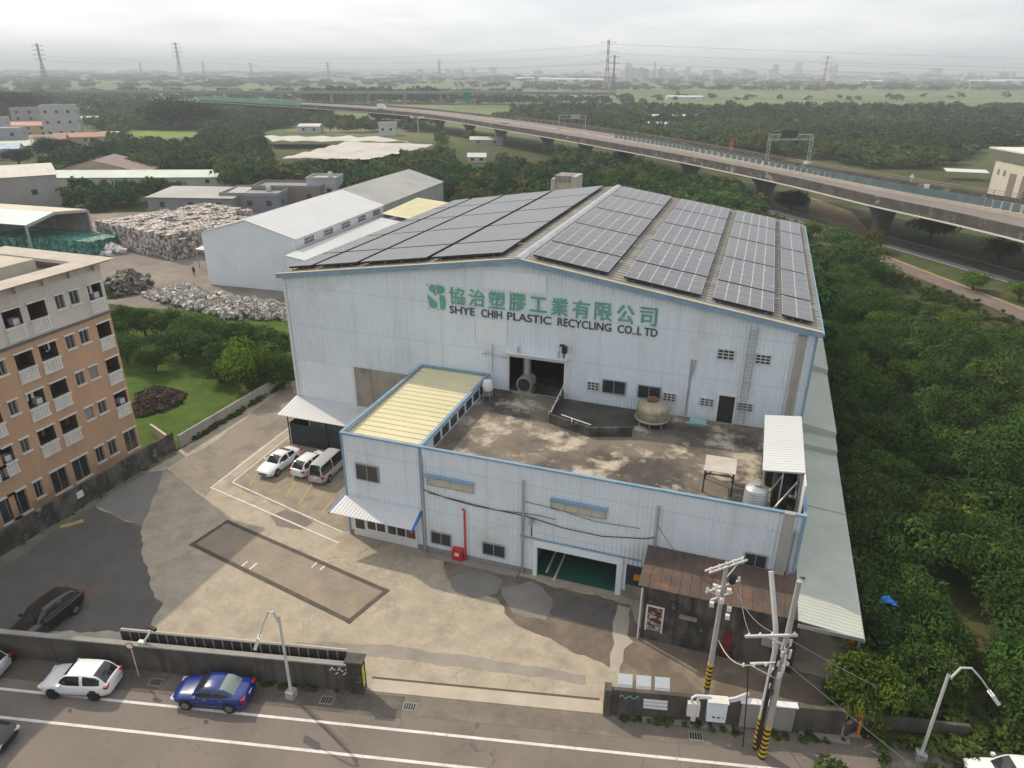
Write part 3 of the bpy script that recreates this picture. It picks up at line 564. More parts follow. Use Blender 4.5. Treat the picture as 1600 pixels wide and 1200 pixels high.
# lettering and emblem on the gable
FONT = None
def text_mesh(txt, off=0.0, ext=0.01):
    cu = bpy.data.curves.new('lettering_curve', 'FONT'); cu.body = txt; cu.size = 1; cu.extrude = ext; cu.offset = off; cu.resolution_u = 3
    o = bpy.data.objects.new('lettering_curve', cu); COL.objects.link(o); bpy.context.view_layer.update()
    dg = bpy.context.evaluated_depsgraph_get(); me = bpy.data.meshes.new_from_object(o.evaluated_get(dg))
    bpy.data.objects.remove(o); bpy.data.curves.remove(cu)
    V = np.empty(len(me.vertices)*3); me.vertices.foreach_get('co', V); V = V.reshape(-1,3); F = [tuple(p.vertices) for p in me.polygons]
    bpy.data.meshes.remove(me); return V, F
def place_text(m, V, F, x0, x1, z0, z1, Y, axis='y'):
    mn, mxx = V.min(0), V.max(0); s = mxx-mn
    P = [(x0+(v[0]-mn[0])/s[0]*(x1-x0), Y-v[2], z0+(v[1]-mn[1])/s[1]*(z1-z0)) for v in V]
    m.add(P, F)
YS = YM-0.075
cn = MB(); chars = '協治塑膠工業有限公司'
for i, ch in enumerate(chars):
    xc = 3.62+i*1.835; V, F = text_mesh(ch, 0.0)
    s = V.max(0)-V.min(0); hw = 0.71*min(1, s[0]/0.85); hh = 0.74*min(1, s[1]/0.86)
    z_c = 16.05
    for q,(ox,oz) in enumerate(((-.03,-.02),(.03,-.02),(-.03,.02),(.03,.02),(0,0))): place_text(cn, V, F, xc-hw+ox, xc+hw+ox, z_c-hh+oz, z_c+hh+oz, YS-0.003*q)
    cn.build('chinese_character', M['signgreen'], wh); cn = MB()
for wd_,x0_,x1_ in (('SHYE',2.9,5.25),('CHIH',5.85,7.75),('PLASTIC',8.25,12.1),('RECYCLING',12.7,17.2),('CO..L TD',17.75,20.95)):
    en = MB(); V, F = text_mesh(wd_, 0.0)
    for q,(ox,oz) in enumerate(((-.018,0),(.018,0),(0,0.015),(0,-0.015))): place_text(en, V, F, x0_+ox, x1_+ox, 14.42+oz, 15.1+oz, YS-0.003*q)
    en.build('english_word', M['signblack'], wh)
lg = MB()
def lg_poly(pts):
    x0, x1, z0, z1 = 0.75, 2.5, 14.55, 16.85; n = len(pts)
    P = [(x0+u*(x1-x0), YS-0.02, z0+v*(z1-z0)) for u,v in pts]+[(x0+u*(x1-x0), YS, z0+v*(z1-z0)) for u,v in pts]
    lg.add(P, [tuple(range(n))]+[(i,i+n,(i+1)%n+n,(i+1)%n) for i in range(n)])
lg_poly([(0.16,0.90),(0.22,0.97),(0.40,0.985),(0.46,0.93),(0.44,0.82),(0.50,0.70),(0.53,0.60),(0.50,0.56),(0.36,0.66),(0.20,0.74),(0.12,0.80)])
lg_poly([(0.50,0.985),(0.90,0.975),(0.97,0.90),(0.97,0.74),(0.84,0.68),(0.70,0.66),(0.60,0.62),(0.58,0.70),(0.53,0.80),(0.52,0.90)])
lg_poly([(0.03,0.60),(0.20,0.49),(0.38,0.40),(0.54,0.30),(0.58,0.20),(0.52,0.09),(0.36,0.05),(0.16,0.10),(0.10,0.22),(0.07,0.36)])
lg_poly([(0.72,0.62),(0.96,0.60),(1.0,0.40),(0.98,0.14),(0.93,0.04),(0.76,0.03),(0.70,0.14),(0.72,0.30),(0.68,0.44)])
lg_poly([(0.0,0.985),(0.10,0.985),(0.03,0.90)]); lg_poly([(0.06,0.05),(0.15,0.07),(0.10,0.0)]); lg_poly([(0.50,0.02),(0.62,0.05),(0.60,0.0)])
lg.build('emblem', M['signgreen'], wh)

# ------------------------------------------------------------------ solar panel blocks standing on the two roof slopes
def solar_mat():
    m = bpy.data.materials.new('solar_glass'); m.use_nodes = True; t = m.node_tree; L = t.links.new
    b = t.nodes['Principled BSDF']; b.inputs['Roughness'].default_value = 0.3; b.inputs['Specular IOR Level'].default_value = 0.5
    uv = N(t,'ShaderNodeUVMap'); br = N(t,'ShaderNodeTexBrick'); br.offset = 0.0; br.squash = 1.0
    L(uv.outputs[0], br.inputs['Vector'])
    br.inputs['Color1'].default_value = (0.045,0.055,0.085,1); br.inputs['Color2'].default_value = (0.06,0.068,0.095,1); br.inputs['Mortar'].default_value = (0.11,0.115,0.135,1)
    br.inputs['Scale'].default_value = 1.0; br.inputs['Mortar Size'].default_value = 0.012; br.inputs['Brick Width'].default_value = 0.1666; br.inputs['Row Height'].default_value = 0.1
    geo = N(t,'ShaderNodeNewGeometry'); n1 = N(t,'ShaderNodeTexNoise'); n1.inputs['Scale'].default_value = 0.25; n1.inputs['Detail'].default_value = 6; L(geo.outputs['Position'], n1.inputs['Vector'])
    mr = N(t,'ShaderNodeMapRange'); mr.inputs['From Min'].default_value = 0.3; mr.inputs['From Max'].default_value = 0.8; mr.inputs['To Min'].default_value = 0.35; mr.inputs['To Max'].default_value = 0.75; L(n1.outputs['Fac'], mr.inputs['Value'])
    # dust film on the glass, made paler to carry sky glare in its colour
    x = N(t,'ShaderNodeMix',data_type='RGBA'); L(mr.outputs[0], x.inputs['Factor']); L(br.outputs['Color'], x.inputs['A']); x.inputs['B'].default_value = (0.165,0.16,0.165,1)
    L(x.outputs['Result'], b.inputs['Base Color'])
    return m
SOLAR = solar_mat(); M['panel_rim'] = mat('anodised_panel_rim',(0.46,0.47,0.49),rough=0.5)
def solar_block(x0, x1, y0, y1, side, label, lift=0.42):
    """frame with rails under it and glass panels on it; panels 1.0 x 1.7 m"""
    W_ = abs(x1-x0); D_ = y1-y0; nx = max(1, round(W_/1.0)); ny = max(1, round(D_/1.72))
    zf = lambda x: zroof(x)+lift
    t = thing('solar_array', label, 'solar array', ((x0+x1)/2, (y0+y1)/2, zroof((x0+x1)/2)+0.06), 'solar panel blocks on the warehouse roof')
    fr = MB(); P = lambda x, y, dz: (x, y, zf(x)+dz)
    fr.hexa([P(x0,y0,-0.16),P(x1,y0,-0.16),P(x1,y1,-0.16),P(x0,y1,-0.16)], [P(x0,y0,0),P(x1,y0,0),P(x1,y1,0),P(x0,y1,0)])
    fr.build('panel_frame', M['dark'], t); fr = MB(); fr.poly([P(x0,y0,0.003),P(x1,y0,0.003),P(x1,y1,0.003),P(x0,y1,0.003)]); fr.build('panel_edge', M['panel_rim'] if side > 0 else M['alu'], t)  # near-black sides: shade of the gaps between blocks put into the colour
    rl = MB()
    for k in range(4):
        x = x0+(x1-x0)*(k+0.5)/4
        rl.bar((x,y0+0.05,zf(x)-0.19),(x,y1-0.05,zf(x)-0.19),0.06,0.06)
        for j in range(5):
            y = y0+0.15+(D_-0.3)*j/4; rl.bar((x,y,zroof(x)+0.05),(x,y,zf(x)-0.22),0.05,0.05)
    rl.build('mounting_rail', M['galv'], t)
    me = bpy.data.meshes.new('solar_glass'); V=[]; F=[]; UV=[]; o = ORIG[t.name]
    for i in range(nx):
        for j in range(ny):
            a0=x0+(x1-x0)*i/nx; a1=x0+(x1-x0)*(i+1)/nx; b0=y0+D_*j/ny; b1=y0+D_*(j+1)/ny; g=(0.034 if side > 0 else 0.02)*(1 if a1>a0 else -1)
            jj = random.uniform(-0.004,0.004)
            q=[P(a0+g,b0+0.026,0.006),P(a1-g,b0+0.026,0.006+jj),P(a1-g,b1-0.026,0.006),P(a0+g,b1-0.026,0.006-jj)]
            k=len(V); V+= [tuple(Vector(p)-o) for p in q]; F.append((k,k+1,k+2,k+3)); UV+=[(0,0),(1,0),(1,1),(0,1)]
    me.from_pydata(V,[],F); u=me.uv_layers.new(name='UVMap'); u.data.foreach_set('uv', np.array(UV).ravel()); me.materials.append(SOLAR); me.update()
    g = bpy.data.objects.new('solar_glass', me); COL.objects.link(g); g.parent = t
ORD = ['first', 'second', 'third', 'fourth', 'last']
ROWS = [(14.9,20.15),(20.5,28.95),(29.25,37.95),(38.3,46.9),(47.2,54.4)]
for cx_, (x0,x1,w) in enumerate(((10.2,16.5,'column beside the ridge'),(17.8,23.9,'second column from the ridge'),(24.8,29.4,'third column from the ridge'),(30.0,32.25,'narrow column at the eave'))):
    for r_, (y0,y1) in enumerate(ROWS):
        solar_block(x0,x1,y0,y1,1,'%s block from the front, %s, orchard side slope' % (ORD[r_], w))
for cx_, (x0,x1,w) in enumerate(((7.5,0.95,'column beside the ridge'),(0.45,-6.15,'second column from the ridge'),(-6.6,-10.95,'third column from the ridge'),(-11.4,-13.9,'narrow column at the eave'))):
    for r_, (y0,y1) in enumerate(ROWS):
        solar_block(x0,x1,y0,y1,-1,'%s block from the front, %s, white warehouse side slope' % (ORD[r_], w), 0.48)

# ================================================================== the flat-roofed annex with the office block at its corner
XJ, XA, ZP = 6.5, 32.5, 9.05
an = thing('annex_building', 'two storey white corrugated annex with flat stained roof and yellow roofed office corner', 'building', (16, 0, 0))
corr_wall((0,0), (XA,0), 0.45, ZP-0.02, pitch=0.30, holes=[(15.5,21.3,0.4501,2.6)]).build('front_wall', M['wall'], an)
corr_wall((0,YM-0.1), (0,0), 0.45, ZP-0.02).build('side_wall', M['wall'], an)
corr_wall((XA,0), (XA,YM-0.1), 0.45, ZP-0.02).build('side_wall', M['wall_old'], an)
corr_wall((XJ,0.1), (XJ,YM-0.1), ZA, ZP-0.05).build('office_side_wall', M['wall_old'], an)
pl = MB(); pl.box(0.02,15.48,-0.07,0.12,0,0.46); pl.box(21.32,XA-0.02,-0.07,0.12,0,0.46); pl.build('plinth', M['conc'], an)
MB().box(XJ+0.01,XA-0.02,0.12,YM-0.12,ZA-0.35,ZA).build('roof_slab', M['roofslab'], an)
orf = MB(); ribbed_roof(orf, (0.1,0.1,8.72),(0.1,YM-0.1,8.95),(XJ-0.05,YM-0.1,8.95),(XJ-0.05,0.1,8.72), 0.72, 0.07, 0.16); orf.build('office_roof', M['yellowroof'], an)
for k in range(1,4): pass
tr = MB()
tr.box(-0.08,XA+0.1,-0.14,0.1,ZP,ZP+0.13); tr.box(-0.12,0.1,0.1,YM-0.15,ZP+0.002,ZP+0.12); tr.box(XJ-0.12,XJ+0.14,0.12,YM-0.15,ZP-0.02,ZP+0.14); tr.box(XA-0.1,XA+0.12,0.1,YM-0.15,ZP+0.004,ZP+0.12); tr.box(0.1,XJ-0.12,YM-0.3,YM-0.1,ZP-0.05,ZP+0.1)
tr.box(-0.07,0.10,-0.11,-0.055,0.0,ZP-0.01); tr.box(XA-0.1,XA+0.08,-0.11,-0.055,0.4,ZP-0.01); tr.box(XJ-0.10,XJ+0.06,-0.105,-0.055,0.0,ZP-0.01)
tr.build('blue_trim', M['blue'], an)
# dark strip windows of the office over the flat roof
for k in range(7):
    y = 2.2+k*1.6
    f_ = MB(); f_.box(XJ+0.05,XJ+0.12,y,y+1.1,ZA+0.25,ZA+0.95); o_ = f_.build('roof_side_window', M['glass'], an)
win_y(an,1.1,2.9,5.4,6.7,-0.05,mull=1,label='sliding window with one brown and one pale pane')
awn = MB()
ribbed_roof(awn, (-0.55,-1.8,3.02),(6.35,-1.8,3.02),(6.25,-0.06,3.62),(-0.15,-0.06,3.62), 0.28, 0.03, 0.10, 0.04)
aw = awn.build('awning', M['roofwhite'], an)
sd = MB(); sd.hexa([(6.30,-1.82,2.78),(6.42,-1.82,2.78),(6.42,-0.07,3.30),(6.30,-0.07,3.30)],[(6.36,-1.82,3.04),(6.42,-1.82,3.04),(6.42,-0.07,3.66),(6.36,-0.07,3.66)])
sd.hexa([(-0.66,-1.82,2.9),(-0.57,-1.82,2.9),(-0.19,-0.07,3.5),(-0.26,-0.07,3.5)],[(-0.66,-1.82,3.05),(-0.57,-1.82,3.05),(-0.17,-0.07,3.66),(-0.24,-0.07,3.66)])
sd.build('awning_cheek', M['vblue'], aw)
# shop front below the awning
sf = MB(); sf.box(0.35,5.9,-0.09,-0.04,0.05,2.35); sfo = sf.build('shop_front', M['white'], an)
for x0,x1,z0,z1 in ((0.55,1.35,0.75,2.1),(1.62,2.32,0.9,2.1),(2.45,3.15,0.9,2.1),(3.42,4.1,0.9,2.1),(4.22,4.9,0.9,2.1)):
    MB().box(x0,x1,-0.115,-0.092,z0,z1).build('pane', M['glass'], sfo)
MB().box(5.0,5.75,-0.12,-0.092,0.9,1.75).build('brown_panel', M['rust'], sfo)
# ribbon windows with pale panes and blue heads
for x0,x1 in ((7.05,10.6),(16.5,20.25)):
    o_ = win_y(an,x0,x1,6.15,6.75,-0.05,mull=3 if x0 > 10 else 1,pane='palepane',name='ribbon_window')
    MB().box(x0-0.12,x1+0.12,-0.36,-0.06,6.83,7.0).build('window_head', M['blue'], o_)
for x0,x1,z0,z1 in ((7.15,8.7,0.98,1.95),(11.35,13.0,1.02,1.98),(29.5,30.75,4.75,5.65)):
    o_ = win_y(an,x0,x1,z0,z1,-0.05,mull=1)
# vehicle door with a green floor inside
df = MB(); df.box(15.2,15.5,-0.12,0.15,0.0,2.95); df.box(21.3,21.7,-0.12,0.15,0.0,2.95); df.box(15.2,21.7,-0.14,0.15,2.6,3.15)
do = df.build('vehicle_door', M['patch'], an)
MB().box(15.0,22.0,0.13,13.0,-0.1,0.02).build('inner_floor', M['greenfloor'], do)
ln = MB(); ln.hexa([(16.0,0.5,0.021),(16.16,0.5,0.021),(16.16,8,0.021),(16.0,8,0.021)],[(16.0,0.5,0.03),(16.16,0.5,0.03),(16.16,8,0.03),(16.0,8,0.03)])
ln.box(16.75,16.9,-0.2,9,0.022,0.032); ln.build('floor_line', M['linewhite'], do)
MB().box(14.2,22.9,-0.10,-0.052,3.22,3.34).build('drip_rail', M['blue'], an)
for x_,z1_,z0_ in ((14.45,8.0,0.1),(23.75,8.0,4.6),(6.62,8.3,0.1)): MB().tube([(x_,-0.2,z1_),(x_,-0.2,z0_)],0.08,8).build('downpipe', M['galv'], an)
MB().box(31.3,31.9,-0.42,-0.06,4.5,9.3).build('rain_duct', mat('grey_duct_metal',(0.40,0.385,0.36),(0.33,0.315,0.295),scale=0.6,rough=0.65,streak=0.35), an)
MB().tube([(32.15,-0.25,8.0),(32.1,-0.25,4.5)],0.09,8).build('downpipe', M['galv'], an)
rp = MB(); rp.tube([(9.95,-0.22,0.1),(9.95,-0.22,4.55),(9.75,-0.22,4.65)],0.075,8); rp.build('fire_riser', M['red'], an)
rb = MB(); rb.box(8.95,9.75,-0.5,-0.06,0.05,1.05); rbo = rb.build('hydrant_cabinet', M['red'], an)
MB().box(9.18,9.52,-0.512,-0.501,0.5,0.8).build('white_mark', M['white'], rbo)
MB().box(6.9,14.2,-0.78,-0.1,0.0,0.09).build('kerb', M['conc'], an)
sgn = MB(); sgn.box(22.0,23.55,-0.25,-0.06,1.2,2.75); so_ = sgn.build('dark_cupboard', M['tarp'], an); MB().box(22.55,23.0,-0.27,-0.252,1.7,2.2).build('orange_notice', M['orange'], so_)
MB().box(22.0,23.6,-0.2,-0.055,0.0,1.19).build('low_wall', M['conc'], an)
ltb = MB(); ltb.box(14.95,15.2,-0.5,-0.1,4.6,5.0); ltb.build('wall_lamp', M['alu'], an); MB().box(15.0,15.1,-0.068,-0.055,3.4,4.6).build('rust_streak', M['rust'], an)

# things standing on the flat roof
pit = MB(); a,b,c,d = (13.4,14.0),(13.6,9.2),(17.2,8.0),(20.3,9.1)
for p,q,h in ((a,b,0.8),(b,c,0.8),(c,d,0.8)): pit.bar((p[0],p[1],ZA+h/2),(q[0],q[1],ZA+h/2),0.14,h)
pt_ = thing('roof_basin', 'black stained low walled basin on the flat roof with a pale rail', 'basin', (16.5,11,ZA))
pit.build('basin_wall', M['darkconc'], pt_)
MB().prism([(13.5,14.0),(13.7,9.3),(17.2,8.1),(20.2,9.2),(20.2,13.9)], ZA+0.004, ZA+0.03).build('basin_floor', mat('black_sludge',(0.05,0.047,0.043),(0.085,0.08,0.072),scale=0.5,rough=0.85), pt_)
rl = MB(); rl.tube([(13.45,14.0,ZA+1.35),(13.65,9.3,ZA+0.95)],0.04,6); rl.tube([(14.6,9.0,ZA+1.0),(17.2,8.15,ZA+0.95)],0.04,6)
for k in range(6):
    y = 13.8-k*0.9; rl.tube([(13.5,y,ZA+0.7),(13.5,y,ZA+1.3-0.05*k)],0.03,5)
rl.tube([(15.6,8.5,ZA+0.5),(15.6,8.5,ZA+1.05)],0.05,5)
rl.build('handrail', M['white'], pt_)
# boiler-like tank
bt = thing('roof_tank', 'big domed beige steel tank standing beside the basin on the flat roof', 'tank', (21.4,12.0,ZA))
tk = MB(); tk.lathe([(1.25,0.35),(1.32,0.6),(1.32,1.35),(1.22,1.62),(0.85,1.85),(0.3,1.98),(0.05,2.0)], (21.4,12.0,ZA), 24); tk.build('tank_shell', mat('dull_beige_tank',(0.42,0.37,0.26),(0.33,0.28,0.20),scale=1.0,rough=0.45,metal=0.35,c3=(0.20,0.15,0.11),s3=0.7,t3=(0.55,0.68)), bt)
lg_ = MB()
for k in range(8):
    a_ = k*math.pi/4; lg_.bar((21.4+1.2*math.cos(a_),12+1.2*math.sin(a_),ZA),(21.4+1.3*math.cos(a_),12+1.3*math.sin(a_),ZA+0.62),0.1,0.1)
lg_.tube([(21.4+1.36*math.cos(a_),12+1.36*math.sin(a_),ZA+0.55) for a_ in np.linspace(0,2*math.pi,25)],0.06,6)
lg_.build('tank_legs', M['alu'], bt)
hb = MB(); hb.lathe([(0.45,1.9),(0.5,2.0),(0.45,2.12),(0.2,2.18)],(21.3,12.1,ZA),14); hb.build('hatch', M['rust'], bt)
# corrugated water tank
wt = thing('water_tank', 'ribbed stainless water tank behind the front parapet beside the pale canopy', 'water tank', (29.6,1.75,ZA))
pr_ = [(0.72,0.05)]
for k in range(9): pr_ += [(0.72,0.1+k*0.17),(0.76,0.15+k*0.17),(0.72,0.21+k*0.17)]
pr_ += [(0.72,1.65),(0.55,1.78),(0.2,1.86),(0.19,1.93)]
MB().lathe(pr_,(29.6,1.75,ZA),24).build('tank_shell', M['galv'], wt)
MB().lathe([(0.23,1.93),(0.23,1.98),(0.1,2.01)],(29.6,1.75,ZA),12).build('lid', M['alu'], wt)
# gas vessel near the opening
gv = thing('air_vessel', 'small white domed vessel on a stand beside the yellow office roof', 'tank', (7.3,11.7,ZA))
MB().lathe([(0.42,0.9),(0.46,1.1),(0.46,1.5),(0.36,1.75),(0.1,1.85)],(7.3,11.7,ZA),16).build('vessel', M['white'], gv)
s_ = MB()
for k in range(4): s_.bar((7.3+0.4*math.cos(k*1.57+.78),11.7+0.4*math.sin(k*1.57+.78),ZA),(7.3+0.4*math.cos(k*1.57+.78),11.7+0.4*math.sin(k*1.57+.78),ZA+0.95),0.08,0.08)
s_.box(6.95,7.65,11.35,12.05,ZA+0.45,ZA+0.5); s_.build('stand', M['alu'], gv)
# rust spotted table
rk = thing('roof_canopy', 'pale square sheet canopy with a rust spot on dark legs on the flat roof', 'canopy', (27.2,3.7,ZA))
def spot():
    m = mat('rust_spotted_sheet',(0.50,0.46,0.41),(0.42,0.38,0.33),scale=1.0,rough=0.7,c3=(0.36,0.14,0.05),s3=0.9,t3=(0.62,0.72)); return m
MB().hexa([(26.15,2.65,9.55),(28.2,2.75,9.55),(28.2,4.75,9.62),(26.15,4.7,9.62)],[(26.15,2.65,9.60),(28.2,2.75,9.60),(28.2,4.75,9.68),(26.15,4.7,9.68)]).build('sheet_top', spot(), rk)
s_ = MB()
for x,y in ((26.25,2.8),(28.1,2.85),(28.1,4.6),(26.25,4.6)): s_.bar((x,y,ZA),(x,y,9.54),0.09,0.09)
s_.bar((26.25,2.8,9.3),(28.1,2.85,9.3),0.06,0.08); s_.bar((28.1,2.85,9.2),(28.1,4.6,9.2),0.06,0.08); s_.bar((26.25,2.8,9.1),(26.7,2.81,9.5),0.05); s_.bar((28.1,2.85,9.1),(27.65,2.84,9.5),0.05)
build_each(s_, 'frame_bar', M['dark'], rk)
# white sheet shelter along the right parapet
sh = thing('roof_shelter', 'white sheet roofed shelter beside the ribbed water tank on the flat roof', 'shelter', (31,6,ZA))
sr = MB(); ribbed_roof(sr, (29.75,1.9,10.75),(29.75,10.2,10.75),(32.25,10.2,11.05),(32.25,1.9,11.05),0.32,0.035,0.12,0.05); sr.build('shelter_roof', M['roofwhite'], sh)
MB().box(32.2,32.28,-0.0+0.4,10.2,ZA,10.95).build('side_sheet', M['white'], sh)
s_ = MB()
for x,y in ((29.85,2.0),(29.85,6.0),(29.85,10.1),(32.1,2.0),(31.0,2.0)): s_.bar((x,y,ZA),(x,y,10.7),0.08,0.08)
s_.bar((29.85,2.0,10.66),(32.1,2.0,10.9),0.07,0.07); s_.bar((30.2,0.6,ZA+0.1),(31.9,1.9,10.3),0.07); s_.bar((29.9,2,ZA+0.2),(31,2,10.6),0.05)
build_each(s_, 'frame_bar', M['galv'], sh)
eq = MB(); eq.box(30.6,31.6,2.5,4.2,ZA,9.6); eq.box(30.2,31.9,5,7.5,ZA,9.2); eq.build('dark_machine', M['dark'], sh)
# rooftop litter
jn = MB()
for k in range(16):
    a_ = random.uniform(0,3.14); x = random.uniform(17.5,21.5); y = random.uniform(0.7,1.7); l = random.uniform(0.5,1.6)
    jn.bar((x-l/2*math.cos(a_),y-l/2*math.sin(a_)*0.4,ZA+0.06+random.random()*0.5),(x+l/2*math.cos(a_),y+l/2*math.sin(a_)*0.4,ZA+0.1+random.random()*0.3),0.07,0.05)
single('scrap_pile', jn, M['rust'], 'tangle of rusty bars lying behind the front parapet', 'scrap pile')
hp = MB(); RH = np.random.default_rng(3)
for k in range(26):
    c = Vector((RH.normal(15.2,0.6), RH.normal(1.0,0.25), ZA+0.12+RH.random()*0.3)); s = 0.14+0.16*RH.random()
    hp.obb(c,(s,0.1*RH.random(),0.02),(-0.06,s*0.8,0.05),(0,-0.04,s*0.6))
single('rubble_heap', hp, M['roofslab'], 'brown heap of rubble behind the front parapet between the white sack and rusty bars', 'rubble')
h2 = MB()
for k in range(34):
    c = Vector((RH.normal(22.5,0.7), RH.normal(1.2,0.4), ZA+0.1+RH.random()*0.4)); s = 0.14+0.16*RH.random()
    h2.obb(c,(s,0.1*RH.random(),0.02),(-0.06,s*0.8,0.05),(0,-0.04,s*0.6))
single('rubble_heap', h2, M['rustroof'], 'low rusty rubble heap behind the front parapet below the pale canopy', 'rubble')
bk = MB(); bk.lathe([(0.3,0),(0.42,0.3),(0.40,0.6),(0.2,0.78)],(11.6,0.9,ZA),12); single('white_sack', bk, M['ledge'], 'white filled sack leaning inside the front parapet', 'sack')
gp = MB(); gp.box(24.3,25.6,12.6,13.3,ZA,ZA+0.35); gp.tube([(24.0,12.4,ZA+0.3),(25.8,12.5,ZA+0.3)],0.07,6); single('green_pump', gp, M['teal'], 'small green pump set on the flat roof beside the domed tank', 'pump')
hs_ = MB(); hs_.tube([(24.5,2.0,ZA+0.03),(25.6,1.6,ZA+0.03),(26.8,1.9,ZA+0.03),(27.9,1.3,ZA+0.03),(28.8,1.6,ZA+0.03)],0.04,6); single('roof_hose', hs_, M['cable'], 'dark hose snaking over the pale roof floor to the ribbed water tank', 'hose')
fn = thing('blower', 'round white blower drum standing in the upper loading opening', 'blower', (10.0,YM+0.2,ZA))
MB().tube([(9.95,YM-0.5,8.75),(9.95,YM+0.9,8.75)],0.72,20).build('drum', M['roofgrey'], fn)
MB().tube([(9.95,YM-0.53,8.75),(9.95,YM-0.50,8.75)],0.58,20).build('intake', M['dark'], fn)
fb = MB(); fb.box(9.3,10.6,YM-0.4,YM+0.8,ZA,8.15); fb.tube([(9.9,YM+0.5,9.3),(9.9,YM+0.6,11)],0.35,12); build_each(fb, 'base', M['galv'], fn)

# ================================================================== carport on the left of the office
ca = thing('carport', 'white sheet roofed lean-to carport with blue-black tarp front beside the office', 'carport', (-7,12.5,0))
c_ = MB(); ribbed_roof(c_, (-14.3,10.75,3.15),(-0.12,10.75,3.15),(-0.12,YM-0.1,3.75),(-14.3,YM-0.1,3.75),0.35,0.03,0.1,0.05); c_.build('carport_roof', M['roofwhite'], ca)
c_ = MB()
for k in range(7):
    x = -13.2+k*2.1; c_.add([(x,11.0-0.08*(k%2),0.05),(x+2.1,11.0-0.08*((k+1)%2),0.05),(x+2.1,11.0-0.06*((k+1)%2),2.35),(x,11.0-0.06*(k%2),2.35)],[(0,1,2,3)])
c_.add([(-13.2,11.0,0.05),(-13.2,YM-0.1,0.05),(-13.2,YM-0.1,2.35),(-13.2,11.0,2.35)],[(0,1,2,3)])
c_.build('tarp', M['tarp'], ca)
c_ = MB()
for x in (-13.3,-9,-4.6,-0.3): c_.bar((x,10.95,0),(x,10.95,3.1),0.09,0.09)
build_each(c_, 'post', M['dark'], ca)

# ================================================================== black stained concrete shed at the right front
cs = thing('concrete_shed', 'low black stained concrete shed with a rusty sheet roof below the annex', 'shed', (28,-1.8,0))
MB().box(23.7,33.0,-3.7,-0.12,0,4.35).build('wall', M['darkconc'], cs)
r_ = MB(); ribbed_roof(r_, (23.3,-4.0,4.42),(33.2,-4.0,4.42),(33.2,-0.12,4.75),(23.3,-0.12,4.75),0.6,0.03,0.1,0.06); r_.build('shed_roof', M['rustroof'], cs)
d_ = MB(); d_.box(24.05,24.95,-3.76,-3.71,0.9,2.75); do_ = d_.build('door', mat('peeling_red_door',(0.13,0.035,0.028),(0.09,0.03,0.025),scale=2,rough=0.85,c3=(0.50,0.46,0.41),s3=1.8,t3=(0.50,0.56)), cs)
f_ = MB(); f_.box(23.93,24.04,-3.79,-3.71,0.8,2.85); f_.box(24.96,25.07,-3.79,-3.71,0.8,2.85); f_.box(24.05,24.95,-3.785,-3.71,2.76,2.85); f_.build('door_frame', M['ledge'], do_)
f_ = MB(); f_.box(28.8,29.3,-3.78,-3.71,0.3,2.3); f_.build('red_panel', mat('dull_red_panel',(0.20,0.03,0.025),(0.12,0.022,0.02),scale=2,rough=0.8), cs)
f_ = MB(); f_.box(26.0,27.1,-3.95,-3.71,2.5,2.65); f_.build('concrete_ledge', M['conc'], cs)
f_ = MB(); f_.box(31.0,32.6,-4.05,-3.71,2.0,2.6); f_.build('grey_box', M['greywall'], cs)
f_ = MB(); f_.box(23.52,23.62,-3.95,-3.85,0.05,4.2); f_.build('post', M['white'], cs)

# ================================================================== stepped lean-to along the right wall
lt = thing('lean_to_shed', 'long stepped lean-to of grey-green sheeting between the big warehouse and the orchard', 'shed', (34.5,25,0))
segs = [(-4.4,8.6,4.75,4.45),(8.6,17.6,4.85,4.55),(17.6,20.0,5.3,5.0),(20.0,33.5,6.1,5.5),(33.5,55.5,6.9,6.0)]
lr = MB()
for i,(y0,y1,zi,zo) in enumerate(segs):
    ribbed_roof(lr, (36.25,y0,zo),(36.25,y1,zo),(XR+0.15 if y0 > 13 else 32.7,y1,zi),(XR+0.15 if y0 > 13 else 32.7,y0,zi),0.3,0.03,0.1,0.05)
    if i: lr.add([(36.25,y0,segs[i-1][3]),(32.75,y0,segs[i-1][2]),(32.75,y0,zi-0.05),(36.25,y0,zo-0.05)],[(0,1,2,3)])
lr.build('sheet_roof', M['leanroof'], lt)
MB().box(36.05,36.15,9.0,55.5,0,4.3).build('side_wall', M['wall_old'], lt)
s_ = MB()
for y in (-4.2,-0.5,4.5,8.9): s_.bar((36.1,y,0),(36.1,y,4.4),0.14,0.14)
build_each(s_, 'post', M['galv'], lt)
g_ = MB(); g_.box(36.2,36.32,-4.45,55.5,4.2,4.38); g_.box(32.7,36.25,-4.5,-4.42,4.3,4.55); g_.build('gutter', M['galv'], lt)
# ================================================================== brown apartment block at the left
ap = thing('apartment_block', 'five storey orange-brown apartment block with beige top storey, balconies and cream cornice', 'apartment building', (-32,-12,0))
AX, AY1, AY0, AXB = -26.0, 5.0, -34.0, -38.0
bal, win_, door_ = [], [], []; RECM = mat('shaded_balcony_brown',(0.10,0.075,0.06),(0.07,0.055,0.045),scale=1.5,rough=0.8)  # shade inside the balcony recesses is put into this dark brown
lint = [16.9, 13.4, 10.05, 6.7]
cols = []          # (kind, y0, y1)
for base in (0.0, -12.3, -24.6):
    cols += [('b',3.35+base,4.7+base),('w',1.55+base,2.4+base),('w',0.2+base,1.0+base),('b',-2.25+base,-0.7+base),('b',-4.35+base,-2.85+base),('w',-5.9+base,-5.2+base),('b',-8.05+base,-6.6+base)]
holes = []
for zi, zl in enumerate(lint):
    for k,y0,y1 in cols:
        if y0 < AY0+0.5: continue
        holes.append((k,y0,y1,zl-(1.45 if k=='b' else 1.15),zl))
